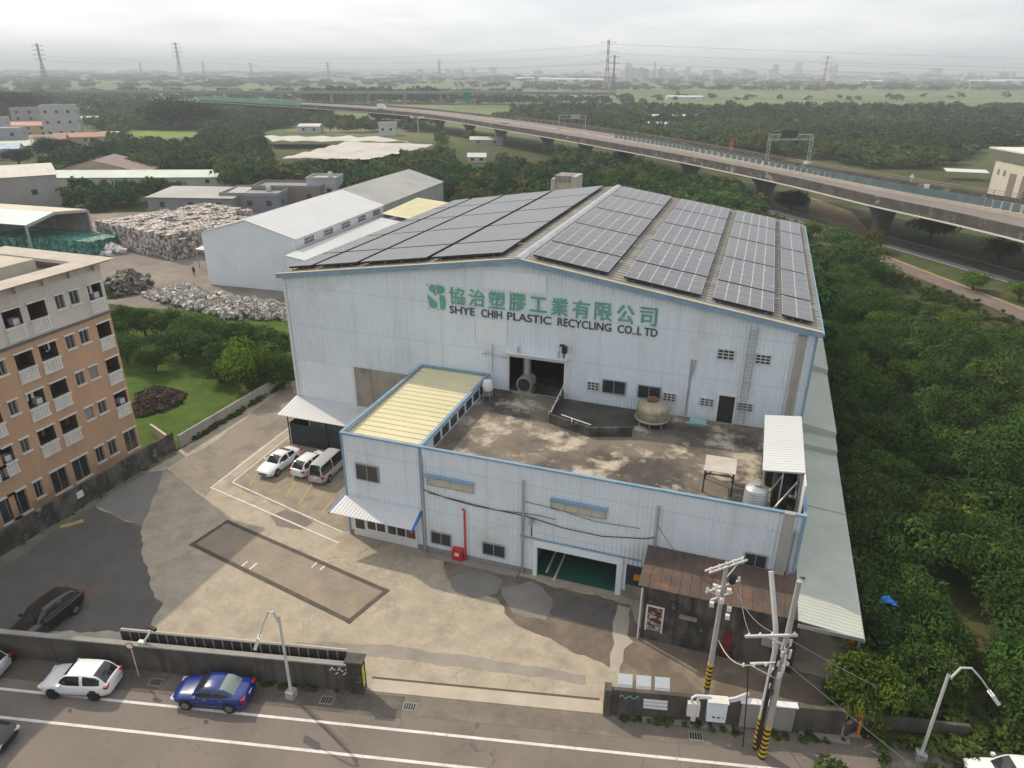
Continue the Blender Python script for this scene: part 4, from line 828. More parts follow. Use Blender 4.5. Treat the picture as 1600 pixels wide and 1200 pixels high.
for k,y0,y1 in cols:
    if y0 < AY0+0.5: continue
    holes.append(('g' if k=='b' else 'w', y0,y1, 0.65 if k=='b' else 1.25, 2.75))
REC = MB()
def wall_x(X, y0, y1, z0, z1, hs, th=0.22):
    """wall sheet facing +X with rectangular openings and their reveals"""
    m = MB(); ys = sorted({y0,y1,*[h[1] for h in hs],*[h[2] for h in hs]})
    for a,b in zip(ys[:-1],ys[1:]):
        mid=(a+b)/2; lo=z0
        for h in sorted([h for h in hs if h[1]<mid<h[2]], key=lambda h:h[3]):
            m.add([(X,a,lo),(X,b,lo),(X,b,h[3]),(X,a,h[3])],[(0,1,2,3)]); lo=h[4]
        m.add([(X,a,lo),(X,b,lo),(X,b,z1),(X,a,z1)],[(0,1,2,3)])
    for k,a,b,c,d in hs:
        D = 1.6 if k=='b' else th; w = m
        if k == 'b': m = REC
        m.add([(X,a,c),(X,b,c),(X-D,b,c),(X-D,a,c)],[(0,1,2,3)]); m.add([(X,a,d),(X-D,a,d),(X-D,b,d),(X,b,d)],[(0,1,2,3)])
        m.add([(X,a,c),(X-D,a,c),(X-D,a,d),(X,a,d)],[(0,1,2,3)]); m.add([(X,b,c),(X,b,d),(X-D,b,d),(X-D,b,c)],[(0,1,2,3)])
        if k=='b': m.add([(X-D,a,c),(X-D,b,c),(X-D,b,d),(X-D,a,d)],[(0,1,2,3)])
        m = w
    return m
hl = [h for h in holes if h[3] < 13.9 and h[4] < 14.05]; hu = [h for h in holes if h[4] > 14.05]
m_ = wall_x(AX,AY0,AY1,0,14.0,hl); m_.add([(AX,AY1,0),(AXB,AY1,0),(AXB,AY1,14),(AX,AY1,14)],[(0,1,2,3)]); m_.add([(AX,AY0,0),(AXB,AY0,0),(AXB,AY0,14),(AX,AY0,14)],[(0,1,2,3)]); m_.add([(AXB,AY1,0),(AXB,AY0,0),(AXB,AY0,14),(AXB,AY1,14)],[(0,1,2,3)])
m_.build('brown_wall', M['brick'], ap)
m_ = wall_x(AX+0.02,AY0,AY1+0.02,14.22,18.0,hu); m_.add([(AX+.02,AY1+.02,14.22),(AXB,AY1+.02,14.22),(AXB,AY1+.02,18),(AX+.02,AY1+.02,18)],[(0,1,2,3)]); m_.add([(AXB,AY1,14),(AXB,AY0,14),(AXB,AY0,18),(AXB,AY1,18)],[(0,1,2,3)]); m_.add([(AX,AY0,14),(AXB,AY0,14),(AXB,AY0,18),(AX,AY0,18)],[(0,1,2,3)])
m_.build('top_storey_wall', M['stonewall'], ap)
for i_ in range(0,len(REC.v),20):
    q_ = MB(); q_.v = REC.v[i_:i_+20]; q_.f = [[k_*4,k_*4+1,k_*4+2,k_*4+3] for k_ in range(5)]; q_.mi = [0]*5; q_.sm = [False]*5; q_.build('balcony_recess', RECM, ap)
MB().box(AXB-0.05,AX+0.10,AY0,AY1+0.10,14.0,14.22).build('dark_band', mat('dark_stone_band',(0.10,0.10,0.105),(0.14,0.135,0.13),scale=1,rough=0.8), ap)
rm = MB(); rm.box(AXB,AX-0.3,AY0,AY1-0.3,17.6,17.75)
ro_ = rm.build('roof', mat('flat_cement_roof',(0.46,0.43,0.39),(0.38,0.36,0.33),scale=0.4,rough=0.9,c3=(0.3,0.28,0.25),s3=0.3,t3=(0.55,0.7)), ap)
cm = MB()
cm.box(AXB-0.4,AX+0.05,AY1-0.3,AY1+0.05,18.0,18.55); cm.box(AX-0.3,AX+0.05,AY0,AY1-0.3,18.0,18.55)
for a,b in (((AX+0.05,AY0),(AX+0.05,AY1+0.05)),):
    cm.hexa([(AX-1.5,AY0,18.56),(AX+0.5,AY0,18.56),(AX+0.5,AY1+0.5,18.56),(AX-1.5,AY1+0.5,18.56)],[(AX-1.4,AY0,18.8),(AX+0.95,AY0,18.8),(AX+0.95,AY1+0.95,18.8),(AX-1.4,AY1+0.95,18.8)])
    cm.hexa([(AXB,AY1-1.5,18.561),(AX-1.5,AY1-1.5,18.561),(AX-1.5,AY1+0.5,18.561),(AXB,AY1+0.5,18.561)],[(AXB,AY1-1.4,18.801),(AX-1.4,AY1-1.4,18.801),(AX-1.4,AY1+0.95,18.801),(AXB,AY1+0.95,18.801)])
for y in np.arange(AY1-0.6,AY0,-2.4): cm.box(AX+0.05,AX+0.4,y-0.25,y+0.25,18.05,18.55)
cm.build('cornice', M['cornice'], ap)
MB().box(AXB+1.6,AX-3.2,AY0,AY1-3.2,17.76,19.3).build('roof_parapet', M['cornice'], ap)
def curtain(parent,X,y0,y1,z0,z1):
    pass
for k,a,b,c,d in holes:
    m = MB(); m.box(AX+0.0,AX+0.14,a-0.12,b+0.12,d+0.02,d+0.16)
    if k=='b':
        # balcony front: white balustrade that leans out a little
        n = 6
        o_ = thing_part = MB().box(AX-0.02,AX+0.16,a-0.12,b+0.12,c-0.02,c+0.12).build('balcony', M['ledge'], ap)
        s_ = MB(); s_.box(AX-0.05,AX+0.12,a-0.08,b+0.08,c-1.02,c-0.88); s_.box(AX+0.02,AX+0.06,a-0.05,b+0.05,c-0.88,c-0.02)
        for i in range(n): 
            y = a+(b-a)*(i+0.5)/n; s_.box(AX+0.06,AX+0.12,y-0.05,y+0.05,c-0.88,c-0.02)
        s_.build('balustrade', M['ledge'], o_)
        MB().box(AX+0.02,AX+0.15,a-0.1,b+0.1,d+0.02,d+0.14).build('lintel', M['ledge'], o_)
        q = MB(); q.box(AX-1.28,AX-1.2,a+0.15,a+0.75,c-0.0+0.05,d-0.1); q.build('balcony_door', M['glass'], o_)
        if random.random() < 0.75:
            q = MB()
            for i in range(random.randint(1,3)):
                y = random.uniform(a+0.2,b-0.35); q.box(AX-0.55,AX-0.5,y,y+0.25,d-0.85+random.uniform(-.1,.1),d-0.12)
            build_each(q, 'laundry', random.choice([M['white'],M['patch'],M['ledge'],M['rust']]), o_)
        if random.random() < 0.6:
            q = MB(); q.box(AX-0.9,AX-0.3,b-0.55,b-0.05,c+0.05,c+0.55); q.build('air_conditioner', M['white'], o_)
    else:
        f = MB(); f.box(AX-0.18,AX-0.12,a+0.01,b-0.01,c+0.01,d-0.01)
        o_ = f.build('window', random.choice([M['glass'],M['glass'],M['glass'],M['roofgrey'],M['tarp']]), ap)
        g = MB(); mid=(a+b)/2
        for y in (a+0.04,mid,b-0.04): g.box(AX-0.12,AX-0.08,y-0.03,y+0.03,c+0.02,d-0.02)
        g.box(AX-0.119,AX-0.081,a+0.02,b-0.02,d-0.08,d-0.02); g.build('frame', M['alu'], o_)
        q = MB(); q.box(AX+0.0,AX+0.14,a-0.12,b+0.12,d+0.0,d+0.12); q.box(AX+0.0,AX+0.14,a-0.12,b+0.12,c-0.14,c-0.0); build_each(q, 'sill', M['ledge'], o_)

# ================================================================== boundary walls
def wall_run(name, pts, h, th, mname, label, cat='wall', cap=None, z0=0):
    m = MB()
    for a,b in zip(pts[:-1],pts[1:]): m.bar((*a,z0+h/2),(*b,z0+h/2),th,h)
    t = thing(name, label, cat, (pts[0][0],pts[0][1],z0)); m.build('wall', M[mname], t)
    if cap:
        m = MB()
        for a,b in zip(pts[:-1],pts[1:]): m.bar((*a,z0+h+0.05),(*b,z0+h+0.05),th+0.1,0.1)
        m.build('coping', M[cap], t)
    return t
wall_run('boundary_wall', [(-23.85,-17),(-23.5,-8),(-23.15,6.2)], 1.9, 0.22, 'darkconc', 'black stained boundary wall at the foot of the brown apartment block')
wall_run('boundary_wall', [(-22.95,6.6),(-22.5,24),(-22.3,40)], 1.35, 0.22, 'greywall', 'grey boundary wall running between the meadow and the factory lane')
wall_run('garden_wall', [(-23.3,6.3),(-27.9,8.2)], 1.0, 0.2, 'cream', 'low cream wall at the back corner of the brown apartment block')
MB_ = MB(); MB_.box(-23.35,-23.27,-4.5,-3.9,0.9,1.5); single('notice_board', MB_, M['white'], 'small square white notice on the black boundary wall', 'notice')
# street wall left
WL0, WL1 = -30.0, 5.3
swl = thing('street_wall', 'long stained concrete street wall with an end pillar and a sliding gate behind', 'wall', (*RS(-10,2.45),0))
m_ = MB(); m_.bar((*RS(WL0,2.42),0.98),(*RS(WL1-0.5,2.42),0.98),0.22,1.96); m_.build('wall', M['wallconc'], swl)
m_ = MB(); m_.bar((*RS(WL0,2.42),2.0),(*RS(WL1-0.5,2.42),2.0),0.34,0.09); m_.build('coping', M['greywall'], swl)
m_ = MB(); P0 = RS(WL1,2.45); m_.bar((*RS(WL1-0.5,2.45),1.2),(*RS(WL1+0.4,2.45),1.2),0.62,2.4); m_.build('pillar', M['darkconc'], swl)
m_ = MB(); m_.bar((*RS(WL1-0.6,2.45),2.45),(*RS(WL1+0.5,2.45),2.45),0.78,0.12); m_.build('pillar_cap', M['wallconc'], swl)
m_ = MB(); m_.bar((*RS(WL1+0.41,2.2),1.3),(*RS(WL1+0.41,2.5),1.3),0.03,1.5); m_.build('yellow_mark', mat('acid_yellow_paint',(0.62,0.62,0.02),rough=0.6), swl)
m_ = MB()
for k in range(8):
    s = WL1-1.6+k*0.16; m_.bar((*RS(s,2.29),1.5+0.25*math.sin(k*2.2)),(*RS(s+0.18,2.29),1.6+0.25*math.sin(k*2.2+1)),0.02,0.08)
m_.build('chalk_scrawl', M['ledge'], swl)
# sliding gate parked behind the wall
gt = thing('sliding_gate', 'parked black slatted sliding gate with pale uprights behind the long street wall', 'gate', (*RS(-2,2.95),0))
g0, g1 = -9.7, 4.6
m_ = MB(); m_.bar((*RS(g0,2.98),1.35),(*RS(g1,2.98),1.35),0.05,2.1); m_.build('dark_panel', mat('dark_gate_sheet',(0.03,0.032,0.038),(0.055,0.045,0.042),scale=0.5,rough=0.6), gt)
m_ = MB()
for k in range(25):
    s = g0+(g1-g0)*k/24; m_.bar((*RS(s,2.92),0.2),(*RS(s,2.92),2.45),0.06,0.06)
m_.bar((*RS(g0,2.925),2.48),(*RS(g1,2.925),2.48),0.06,0.06); m_.bar((*RS(g0,2.925),0.2),(*RS(g1,2.925),0.2),0.08,0.1)
m_.build('upright', M['conc'], gt)
m_ = MB(); m_.bar((*RS(g0,3.02),2.53),(*RS(g1,3.02),2.53),0.1,0.04); m_.build('top_rail', M['cornice'], gt)
# street wall right
swr = thing('street_wall', 'stained concrete street wall with a smooth grey panel and meter boxes', 'wall', (*RS(26,2.6),0))
m_ = MB(); m_.bar((*RS(20.1,2.6),0.95),(*RS(33.0,2.6),0.95),0.25,1.9); m_.build('wall', M['wallconc'], swr)
m_ = MB(); m_.bar((*RS(19.8,2.6),1.0),(*RS(20.2,2.6),1.0),0.6,2.0); m_.build('pillar', M['wallconc'], swr)
m_ = MB(); m_.bar((*RS(27.4,2.45),0.95),(*RS(30.3,2.45),0.95),0.08,1.75); m_.build('grey_panel', M['greywall'], swr)
m_ = MB(); m_.bar((*RS(27.3,2.55),1.93),(*RS(30.4,2.55),1.93),0.4,0.07); m_.build('white_coping', M['white'], swr)
m_ = MB(); m_.bar((*RS(30.7,2.42),0.0+0.06),(*RS(33.4,2.2),0.06),0.5,0.12); m_.bar((*RS(22,2.38),0.05),(*RS(27,2.3),0.05),0.4,0.1); m_.build('footing', M['conc'], swr)
wall_run('garden_wall', [RS(33.2,2.6), RS(34.5,3.4), RS(40,3.3)], 0.9, 0.2, 'wallconc', 'low broken brownish wall in the bushes behind the roadside street lamp')
# white panels and boxes on the wall
for k,s in enumerate((20.95,22.0,23.05)):
    m = MB(); a = Vector((*RS(s,2.76),1.55)); t_ax = Vector((RD.x,RD.y,0)); lean = (Vector((RN.x,RN.y,0))*0.62+Vector((0,0,0.75))).normalized()
    m.obb(a+lean*0.35, t_ax*0.42, lean*0.6, t_ax.cross(lean)*0.02)
    t = thing('leaning_sheet', ('white sheet leaning on the meter box wall, %s' % ('next to the entrance','middle one of three','next to the utility pole')[k]), 'panel', tuple(a), 'white sheets on the meter box wall'); m.build('sheet', M['white'], t)
    q = MB(); q.obb(a+lean*0.36-t_ax.cross(lean)*-0.024, t_ax*0.42, lean*0.012, t_ax.cross(lean)*0.004); q.build('seam', M['alu'], t)
ms = MB()
for k in range(3): ms.bar((*RS(22.0,2.42-0.06*k),1.42-0.2*k),(*RS(23.35,2.42-0.06*k),1.42-0.2*k),0.05+0.12*k*0,0.15)
ms.bar((*RS(22.05,2.44),1.2),(*RS(23.3,2.44),1.2),0.03,0.55)
single('slatted_sign', ms, M['white'], 'white slatted board fixed low on the meter box wall', 'board')
gr_ = MB()
for k in range(9):
    s = 20.65+k*0.12; gr_.bar((*RS(s,2.45),1.45+0.1*math.sin(k*1.7)),(*RS(s+0.12,2.45),1.5+0.12*math.sin(k*1.7+1.2)),0.015,0.06)
single('paint_scrawl', gr_, M['teal'], 'teal paint scrawl beside the entrance on the meter box wall', 'graffiti')
mb1 = thing('meter_box', 'small cream meter box with bent white conduits on the meter box wall', 'meter box', (*RS(24.75,2.35),0.8))
m_ = MB(); m_.bar((*RS(24.42,2.3),1.25),(*RS(25.1,2.3),1.25),0.28,0.95); m_.build('box', M['ledge'], mb1)
m_ = MB()
for o in (0.0,0.32): m_.tube([(*RS(24.6+o,2.3),1.7),(*RS(24.62+o,2.3),2.05),(*RS(24.8+o,2.32),2.22-o*0.3),(*RS(25.6,2.36),2.22-o*0.3)],0.075,8)
build_each(m_, 'conduit', M['white'], mb1)
m_ = MB(); m_.bar((*RS(24.7,2.3),0.55),(*RS(24.95,2.3),0.55),0.15,0.4); m_.build('tap_box', M['ledge'], mb1)
mb2 = thing('meter_box', 'larger pale grey meter cabinet with three dark marks on the meter box wall', 'meter box', (*RS(26.0,2.35),0.8))
m_ = MB(); m_.bar((*RS(25.5,2.28),1.35),(*RS(26.55,2.28),1.35),0.42,1.45); m_.build('box', M['patch'], mb2)
m_ = MB(); m_.bar((*RS(25.46,2.26),2.12),(*RS(26.59,2.26),2.12),0.55,0.08); m_.build('lid', M['ledge'], mb2)
m_ = MB()
for s,w in ((25.8,0.14),(26.07,0.14),(26.36,0.05)): m_.bar((*RS(s,2.06),1.0),(*RS(s+w,2.06),1.0),0.012,0.12)
m_.build('dark_mark', M['signblack'], mb2)
m_ = MB()
for o in (0.0,0.2): m_.tube([(*RS(26.55,2.4),1.9+o),(*RS(27.0,2.45),2.0+o),(*RS(27.4,2.6),2.1+o),(*RS(27.75,2.9),2.05+o*0.5)],0.075,8)
build_each(m_, 'conduit', M['white'], mb2)
ob = thing('orange_fence', 'orange picket barrier beside the bush at the lean-to entrance', 'fence', (36.4,-5,0))
m_ = MB()
for k in range(22):
    y = -7.4+k*0.33; m_.bar((36.45,y,0.05),(36.45,y,1.7),0.06,0.06)
for z in (0.4,1.1,1.65): m_.bar((36.45,-7.45,z),(36.45,-0.4,z),0.05,0.07)
m_.build('pickets', M['orange'], ob)

# ================================================================== poles, lamps, signs
def street_lamp(base, h, arm, label):
    x,y = base; t = thing('street_lamp', label, 'street lamp', (x,y,-0.02), 'grey street lamps along the road')
    MB().prism([(x-0.26,y-0.26),(x+0.26,y-0.26),(x+0.26,y+0.26),(x-0.26,y+0.26)],-0.02,0.5).build('concrete_base', M['pole'], t)
    m = MB(); a = Vector(arm); pts = [Vector((x,y,0.5)),Vector((x,y,h*0.6)),Vector((x,y,h-0.5))]
    for u,v in ((0.06,0.88),(0.2,0.99),(0.42,0.985),(0.7,0.87),(1.0,0.72)): pts.append(Vector((x+a.x*u,y+a.y*u,h*v if u<0.1 else h*v)))
    m.tube(pts,0.09,10,0.04); m.build('post', M['lamp'], t)
    e = pts[-1]; d = (pts[-1]-pts[-2]).normalized(); q = MB()
    sd_ = Vector((-d.y,d.x,0)).normalized(); q.tube([e-d*0.05, e+d*0.2, e+d*0.55, e+d*0.8], 0.07, 10); q.obb(e+d*0.42, d*0.42, sd_*0.2, d.cross(sd_)*0.09); q.build('lamp_head', M['white'], t)
    return t
b1 = G(456,1088); street_lamp((b1.x,b1.y),6.5,(-1.15,-0.5,0),'grey street lamp before the long street wall, bent over towards the yard')
b2 = G(1437,1185); street_lamp((b2.x,b2.y),6.6,(2.4,0.9,0),'grey street lamp beside the bushes, bent over towards the orchard')
def crossarm(m, c, d, L, w=0.09): m.bar(c-d*L/2, c+d*L/2, w, w)
def insul(m, p): m.lathe([(0.04,0),(0.07,0.05),(0.05,0.1),(0.08,0.15),(0.04,0.24)],p,8)
p1b = G(1103,1085); p1 = Vector((p1b.x,p1b.y,0)); P1H = 9.7
u1 = thing('utility_pole', 'slim concrete utility pole with twin crossarms standing behind the meter boxes', 'utility pole', tuple(p1))
MB().tube([p1,p1+Vector((0,0,P1H))],0.175,14,0.11).build('pole', M['pole'], u1)
m_ = MB()
for k in range(6): m_.tube([p1+Vector((0,0,0.7+k*0.32)),p1+Vector((0,0,0.88+k*0.32))],0.183,14)
m_.build('yellow_stripe', M['yellow'], u1)
m_ = MB()
for k in range(6): m_.tube([p1+Vector((0,0,0.54+k*0.32)),p1+Vector((0,0,0.70+k*0.32))],0.182,14)
m_.build('black_stripe', M['black'], u1)
dd = Vector((0.72,0.69,0)); m_ = MB()
crossarm(m_, p1+Vector((0.1,-0.1,P1H-0.15)), dd, 2.6); crossarm(m_, p1+Vector((-0.12,0.12,P1H-0.25)), dd, 2.6); crossarm(m_, p1+Vector((0,0,P1H-1.6)), dd, 2.4)
crossarm(m_, p1+Vector((0,0,P1H-2.3)), dd, 1.5)
m_.bar(p1+Vector((0,0,P1H-1.2)),p1+dd*0.9+Vector((0,0,P1H-0.25)),0.05); m_.bar(p1+Vector((0,0,P1H-2.4)),p1-dd*0.9+Vector((0,0,P1H-1.65)),0.05)
m_.build('crossarm', M['lamp'], u1)
m_ = MB()
for k in (-1.1,-0.5,0.5,1.1):
    for z in (-0.2,-1.55): insul(m_, p1+dd*k+Vector((0,0,P1H+z)))
for k in range(9): m_.obb(p1+Vector((random.uniform(-.5,.5),random.uniform(-.5,.5),P1H-1.9-random.random()*1.4)),(0.12,0,0),(0,0.1,0),(0,0,0.14))
build_each(m_, 'insulator', M['ledge'], u1)
m_ = MB(); m_.lathe([(0.16,0),(0.2,0.06),(0.2,0.5),(0.14,0.6)],p1+Vector((0.42,0.3,P1H-1.5)),10); m_.build('transformer', M['dark'], u1)
p2b = G(1190,1182); p2 = Vector((p2b.x,p2b.y,0)); P2H = 11.9
u2 = thing('utility_pole', 'tall concrete utility pole with a cable riser and crossarms at the edge of the road', 'utility pole', tuple(p2))
MB().tube([p2,p2+Vector((0,0,P2H))],0.20,14,0.125).build('pole', M['pole'], u2)
m_ = MB(); q0 = p2+Vector((-0.35,0.45,0)); m_.tube([q0,q0+Vector((0,0,6.9)),q0+Vector((-0.15,0.3,8.2)),q0+Vector((-0.75,1.5,10.7))],0.14,12,0.13); m_.build('riser_pipe', M['lamp'], u2)
m_ = MB()
for k in range(7):
    m_.tube([p2+Vector((0,0,0.15+k*0.34)),p2+Vector((0,0,0.33+k*0.34))],0.21,14); m_.tube([q0+Vector((0,0,0.15+k*0.34)),q0+Vector((0,0,0.33+k*0.34))],0.15,12)
m_.build('yellow_stripe', M['yellow'], u2)
m_ = MB()
for k in range(7):
    m_.tube([p2+Vector((0,0,-0.01+k*0.34)),p2+Vector((0,0,0.15+k*0.34))],0.209,14); m_.tube([q0+Vector((0,0,-0.01+k*0.34)),q0+Vector((0,0,0.15+k*0.34))],0.149,12)
m_.build('black_stripe', M['black'], u2)
de = Vector((0.93,0.36,0)); m_ = MB()
for k,(z,L,o) in enumerate(((8.75,2.6,-0.85),(8.55,2.6,-0.85),(6.6,1.9,-0.75))): crossarm(m_, p2+de*o+Vector((0.05*k,-0.2+0.2*k,z)), de, L, 0.1)
m_.bar(p2+Vector((0,0,5.6)),p2-de*1.5+Vector((0,0,6.6)),0.05); m_.bar(p2+Vector((0,0,7.9)),p2-de*1.2+Vector((0,0,8.6)),0.06)
build_each(m_, 'crossarm', M['lamp'], u2)
m_ = MB()
for z in (8.6,6.65):
    for k in (-1.95,-1.4,-0.8,0.3): insul(m_, p2+de*k+Vector((0,-0.1,z)))
for k in range(16): m_.obb(p2+Vector((random.uniform(-.35,.3),random.uniform(-.4,.2),5.0+random.random()*3.4)),(0.06,0.03,0),(0,0.06,0.02),(0,0,0.16))
build_each(m_, 'insulator', M['ledge'], u2)
m_ = MB()
for k in range(5):
    a_ = [p2+Vector((-0.26-0.03*k,-0.12+0.06*k,z)) for z in (0.6,3.0,5.5)]; m_.tube(a_+[p2+Vector((-0.3+0.1*k,-0.2,7.4+0.2*k))],0.03,5)
m_.tube([p2+Vector((-0.28+0.14*math.cos(a),-0.25,4.9+0.22*math.sin(a))) for a in np.linspace(0,6.3,13)],0.03,5)
m_.tube([p2-de*1.7+Vector((0,0,6.6)),p2-de*1.5+Vector((0,-0.1,5.0)),p2-de*1.25+Vector((0,-0.1,2.0)),p2-de*1.15+Vector((0,0,0.8))],0.035,6)
m_.build('hanging_cable', M['cable'], u2)
def wire(a, b, sag, label, r=0.02, mm='greycable', n=14):
    a, b = Vector(a), Vector(b); pts = [a.lerp(b,i/n)-Vector((0,0,sag*4*(i/n)*(1-i/n))) for i in range(n+1)]
    m = MB(); m.tube(pts, r, 5); return single('overhead_wire', m, M[mm], label, 'wire', base=tuple(a))
for k,(o,z) in enumerate(((-1.1,0.1),(0.5,0.1),(1.1,0.1))): pass
wire(p1+dd*1.1+Vector((0,0,P1H-1.3)), p2-de*1.95+Vector((0,0,8.8)), 0.5, 'thin wire hanging between the tops of the two utility poles, on the road side')
wire(p1+dd*0.5+Vector((0,0,P1H-1.3)), p2-de*0.8+Vector((0,0,8.8)), 0.6, 'thin wire hanging between the tops of the two utility poles, on the shed side')
wire(p1+Vector((0.2,0,4.3)), p2-de*1.4+Vector((0,0,6.7)), 0.7, 'pale service wire from the middle of the slim pole to the tall pole', 0.03, 'lamp')
wire(p2+Vector((0.2,0,8.3)), Vector((40.5,-4.5,0.3)), 0.1, 'guy wire running down from the tall utility pole into the bushes', 0.02)
wire(p2+Vector((0.2,0,6.8)), Vector((41.5,-10.5,0.3)), 0.1, 'lower guy wire running down from the tall utility pole beside the lamp', 0.02)
wire(p1+dd*-0.5+Vector((0,0,P1H-1.5)), Vector((23.75,-0.25,6.6)), 0.6, 'dark service cable from the slim pole up to the annex wall', 0.022, 'cable')
def facade_cable(pix, label, r=0.035):
    m = MB(); m.tube([PY(x,y,-0.14) for x,y in pix], r, 5); return single('facade_cable', m, M['cable'], label, 'cable')
facade_cable([(661,765),(700,779),(740,790),(790,800),(820,806),(880,825),(940,838),(1010,842),(1026,839)],'long black cable sagging across the front wall of the annex')
facade_cable([(668,770),(720,783),(775,797),(840,805),(868,812)],'short black cable above the long one on the front wall of the annex',0.025)
facade_cable([(820,784),(868,795),(930,815),(1000,826)],'thin dashed black cable under the ribbon window above the vehicle door',0.02)
# traffic sign and camera at the left street wall
sb = G(217,1056); sg = thing('road_sign', 'small round red and white sign on a thin post before the long street wall', 'road sign', (sb.x,sb.y,0))
MB().tube([(sb.x,sb.y,-0.02),(sb.x,sb.y,2.6)],0.035,6).build('post', M['lamp'], sg)
m_ = MB(); m_.disc((sb.x,sb.y-0.05,2.45),(0.3,-1,0),0.25,0.03,16); o_ = m_.build('sign_disc', mat('faded_red_sign',(0.36,0.12,0.10),rough=0.7), sg)
m_ = MB(); m_.disc((sb.x-0.005,sb.y-0.068,2.45),(0.3,-1,0),0.18,0.02,16); m_.build('white_centre', M['plate'], o_)
cb_ = thing('security_camera', 'white camera on a bracket leaning over the top of the long street wall', 'camera', (*RS(-8.0,2.5),2.0))
q = Vector((*RS(-8.05,2.5),2.05)); m_ = MB(); m_.tube([q,q+Vector((0.3,0.15,0.45)),q+Vector((0.62,0.35,1.0))],0.07,8); m_.build('bracket', M['ledge'], cb_)
m_ = MB(); m_.obb(q+Vector((0.66,0.36,1.05)),(0.28,-0.05,0),(0.02,0.09,0),(0,0,0.09)); m_.build('camera_body', M['dark'], cb_)
m_ = MB(); m_.obb(q+Vector((-0.05,0,0)),(0.2,0.05,0),(-0.03,0.12,0),(0,0,0.15)); m_.build('mount', M['white'], cb_)
# drain grates
for k,(x,y,lab) in enumerate(((243,1066,'dark drain grate in the gutter between the white and blue cars'),(511,1094,'dark drain grate in the gutter beside the wall end pillar'),(640,1104,'drain cover with two dark slots by the entrance'),(1087,1150,'square dark drain grate below the meter boxes'))):
    c = G(x,y,-0.01); t = thing('drain_grate', lab, 'drain grate', (c.x,c.y,-0.015)); m = MB(); ax = Vector((RD.x,RD.y,0)); ay = Vector((RN.x,RN.y,0))
    m.obb(Vector((c.x,c.y,-0.010)),ax*0.4,ay*0.3,Vector((0,0,0.006))); fr_ = m.build('frame', M['conc'], t); m = MB()
    for j in range(5): m.obb(Vector((c.x,c.y,-0.001))+ax*(-0.28+0.14*j),ax*0.045,ay*0.22,Vector((0,0,0.003)))
    m.build('slot', M['black'], fr_)

# ================================================================== white warehouse behind on the left
ww = thing('white_warehouse', 'white gabled warehouse with a grey rear roof section behind the big warehouse', 'warehouse', (-51,70,0))
wd = Vector((-0.055,1,0)).normalized(); wn = Vector((wd.y,-wd.x,0)); wo = Vector((-59.7,54.2,0))
def WP(u,v,z): p = wo+wn*u+wd*v; return (p.x,p.y,z)
WW, WL1_, WL2_, WE, WR = 17.6, 32.5, 66.0, 8.9, 11.4
m_ = corr_wall(WP(0,0,0)[:2], WP(WW,0,0)[:2], 0, lambda s: WE+(WR-WE)*(1-abs(s-WW/2)/(WW/2)), pitch=0.6, depth=0.04); m_.build('front_wall', M['patch'], ww)
m_ = MB(); m_.add([WP(0,0,0),WP(0,WL2_,0),WP(0,WL2_,WE),WP(0,0,WE)],[(0,1,2,3)]); m_.add([WP(WW,0,0),WP(WW,WL1_,0),WP(WW,WL1_,WE),WP(WW,0,WE)],[(0,1,2,3)])
m_.build('side_wall', M['white'], ww)
m_ = MB(); m_.add([WP(WW,WL1_,0),WP(WW,WL2_,0),WP(WW,WL2_,WE),WP(WW,WL1_,WE)],[(0,1,2,3)]); m_.add([WP(0,WL2_,0),WP(WW,WL2_,0),WP(WW,WL2_,WE),WP(WW/2,WL2_,WR),WP(0,WL2_,WE)],[(0,1,2,3,4)]); m_.build('rear_wall', mat('grey_green_cladding',(0.33,0.37,0.33),(0.28,0.32,0.28),scale=0.4,rough=0.7,streak=0.2), ww)
for nm,v0,v1,mt in (('white_roof',-0.2,WL1_,'roofwhite'),('grey_roof',WL1_+0.01,WL2_+0.3,None)):
    m_ = MB(); e = 0.25; ze = WE-(WR-WE)/(WW/2)*e+0.07
    ribbed_roof(m_, WP(-e,v1,ze),WP(-e,v0,ze),WP(WW/2,v0,WR+0.07),WP(WW/2,v1,WR+0.07),1.2,0.03); ribbed_roof(m_, WP(WW+e,v0,ze),WP(WW+e,v1,ze),WP(WW/2,v1,WR+0.07),WP(WW/2,v0,WR+0.07),1.2,0.03)
    m_.build(nm, M[mt] if mt else mat('stained_grey_roof',(0.40,0.40,0.385),(0.33,0.33,0.315),scale=0.15,rough=0.6,c3=(0.26,0.25,0.235),s3=0.08,t3=(0.55,0.75)), ww)
for k in range(5):
    v = 2.6+k*6.3; m_ = MB(); a, b = Vector(WP(WW+0.05,v,8.0)), Vector(WP(WW+0.05,v+3.0,8.0)); m_.bar(a,b,0.06,0.85); w = m_.build('window', M['glass'], ww)
    m_ = MB()
    for j in range(5): q = a.lerp(b,j/4)+wn*0.035; m_.bar(q-Vector((0,0,0.42)),q+Vector((0,0,0.42)),0.08,0.05)
    m_.bar(a+wn*0.03,b+wn*0.03,0.05,0.06); m_.build('frame', M['white'], w)
ls = thing('side_shed', 'lower white roofed shed between the white warehouse and the big warehouse', 'shed', (-38,66,0))
m_ = MB(); ribbed_roof(m_, (-34.0,51.0,6.3),(-34.0,83.5,6.3),(-42.2,83.5,7.3),(-41.3,51.0,7.3),0.9,0.03); m_.build('shed_roof', M['roofwhite'], ls)
m_ = corr_wall((-41.2,51.2),(-34.2,51.2),0,lambda s: 7.15-s/7*0.95,pitch=0.5); m_.add([(-34.2,51.2,0),(-34.2,83.4,0),(-34.2,83.4,6.15),(-34.2,51.2,6.15)],[(0,1,2,3)]); m_.build('wall', M['patch'], ls)
ys_ = thing('side_shed', 'yellowish roofed shed behind the low white roofed shed', 'shed', (-38,92,0))
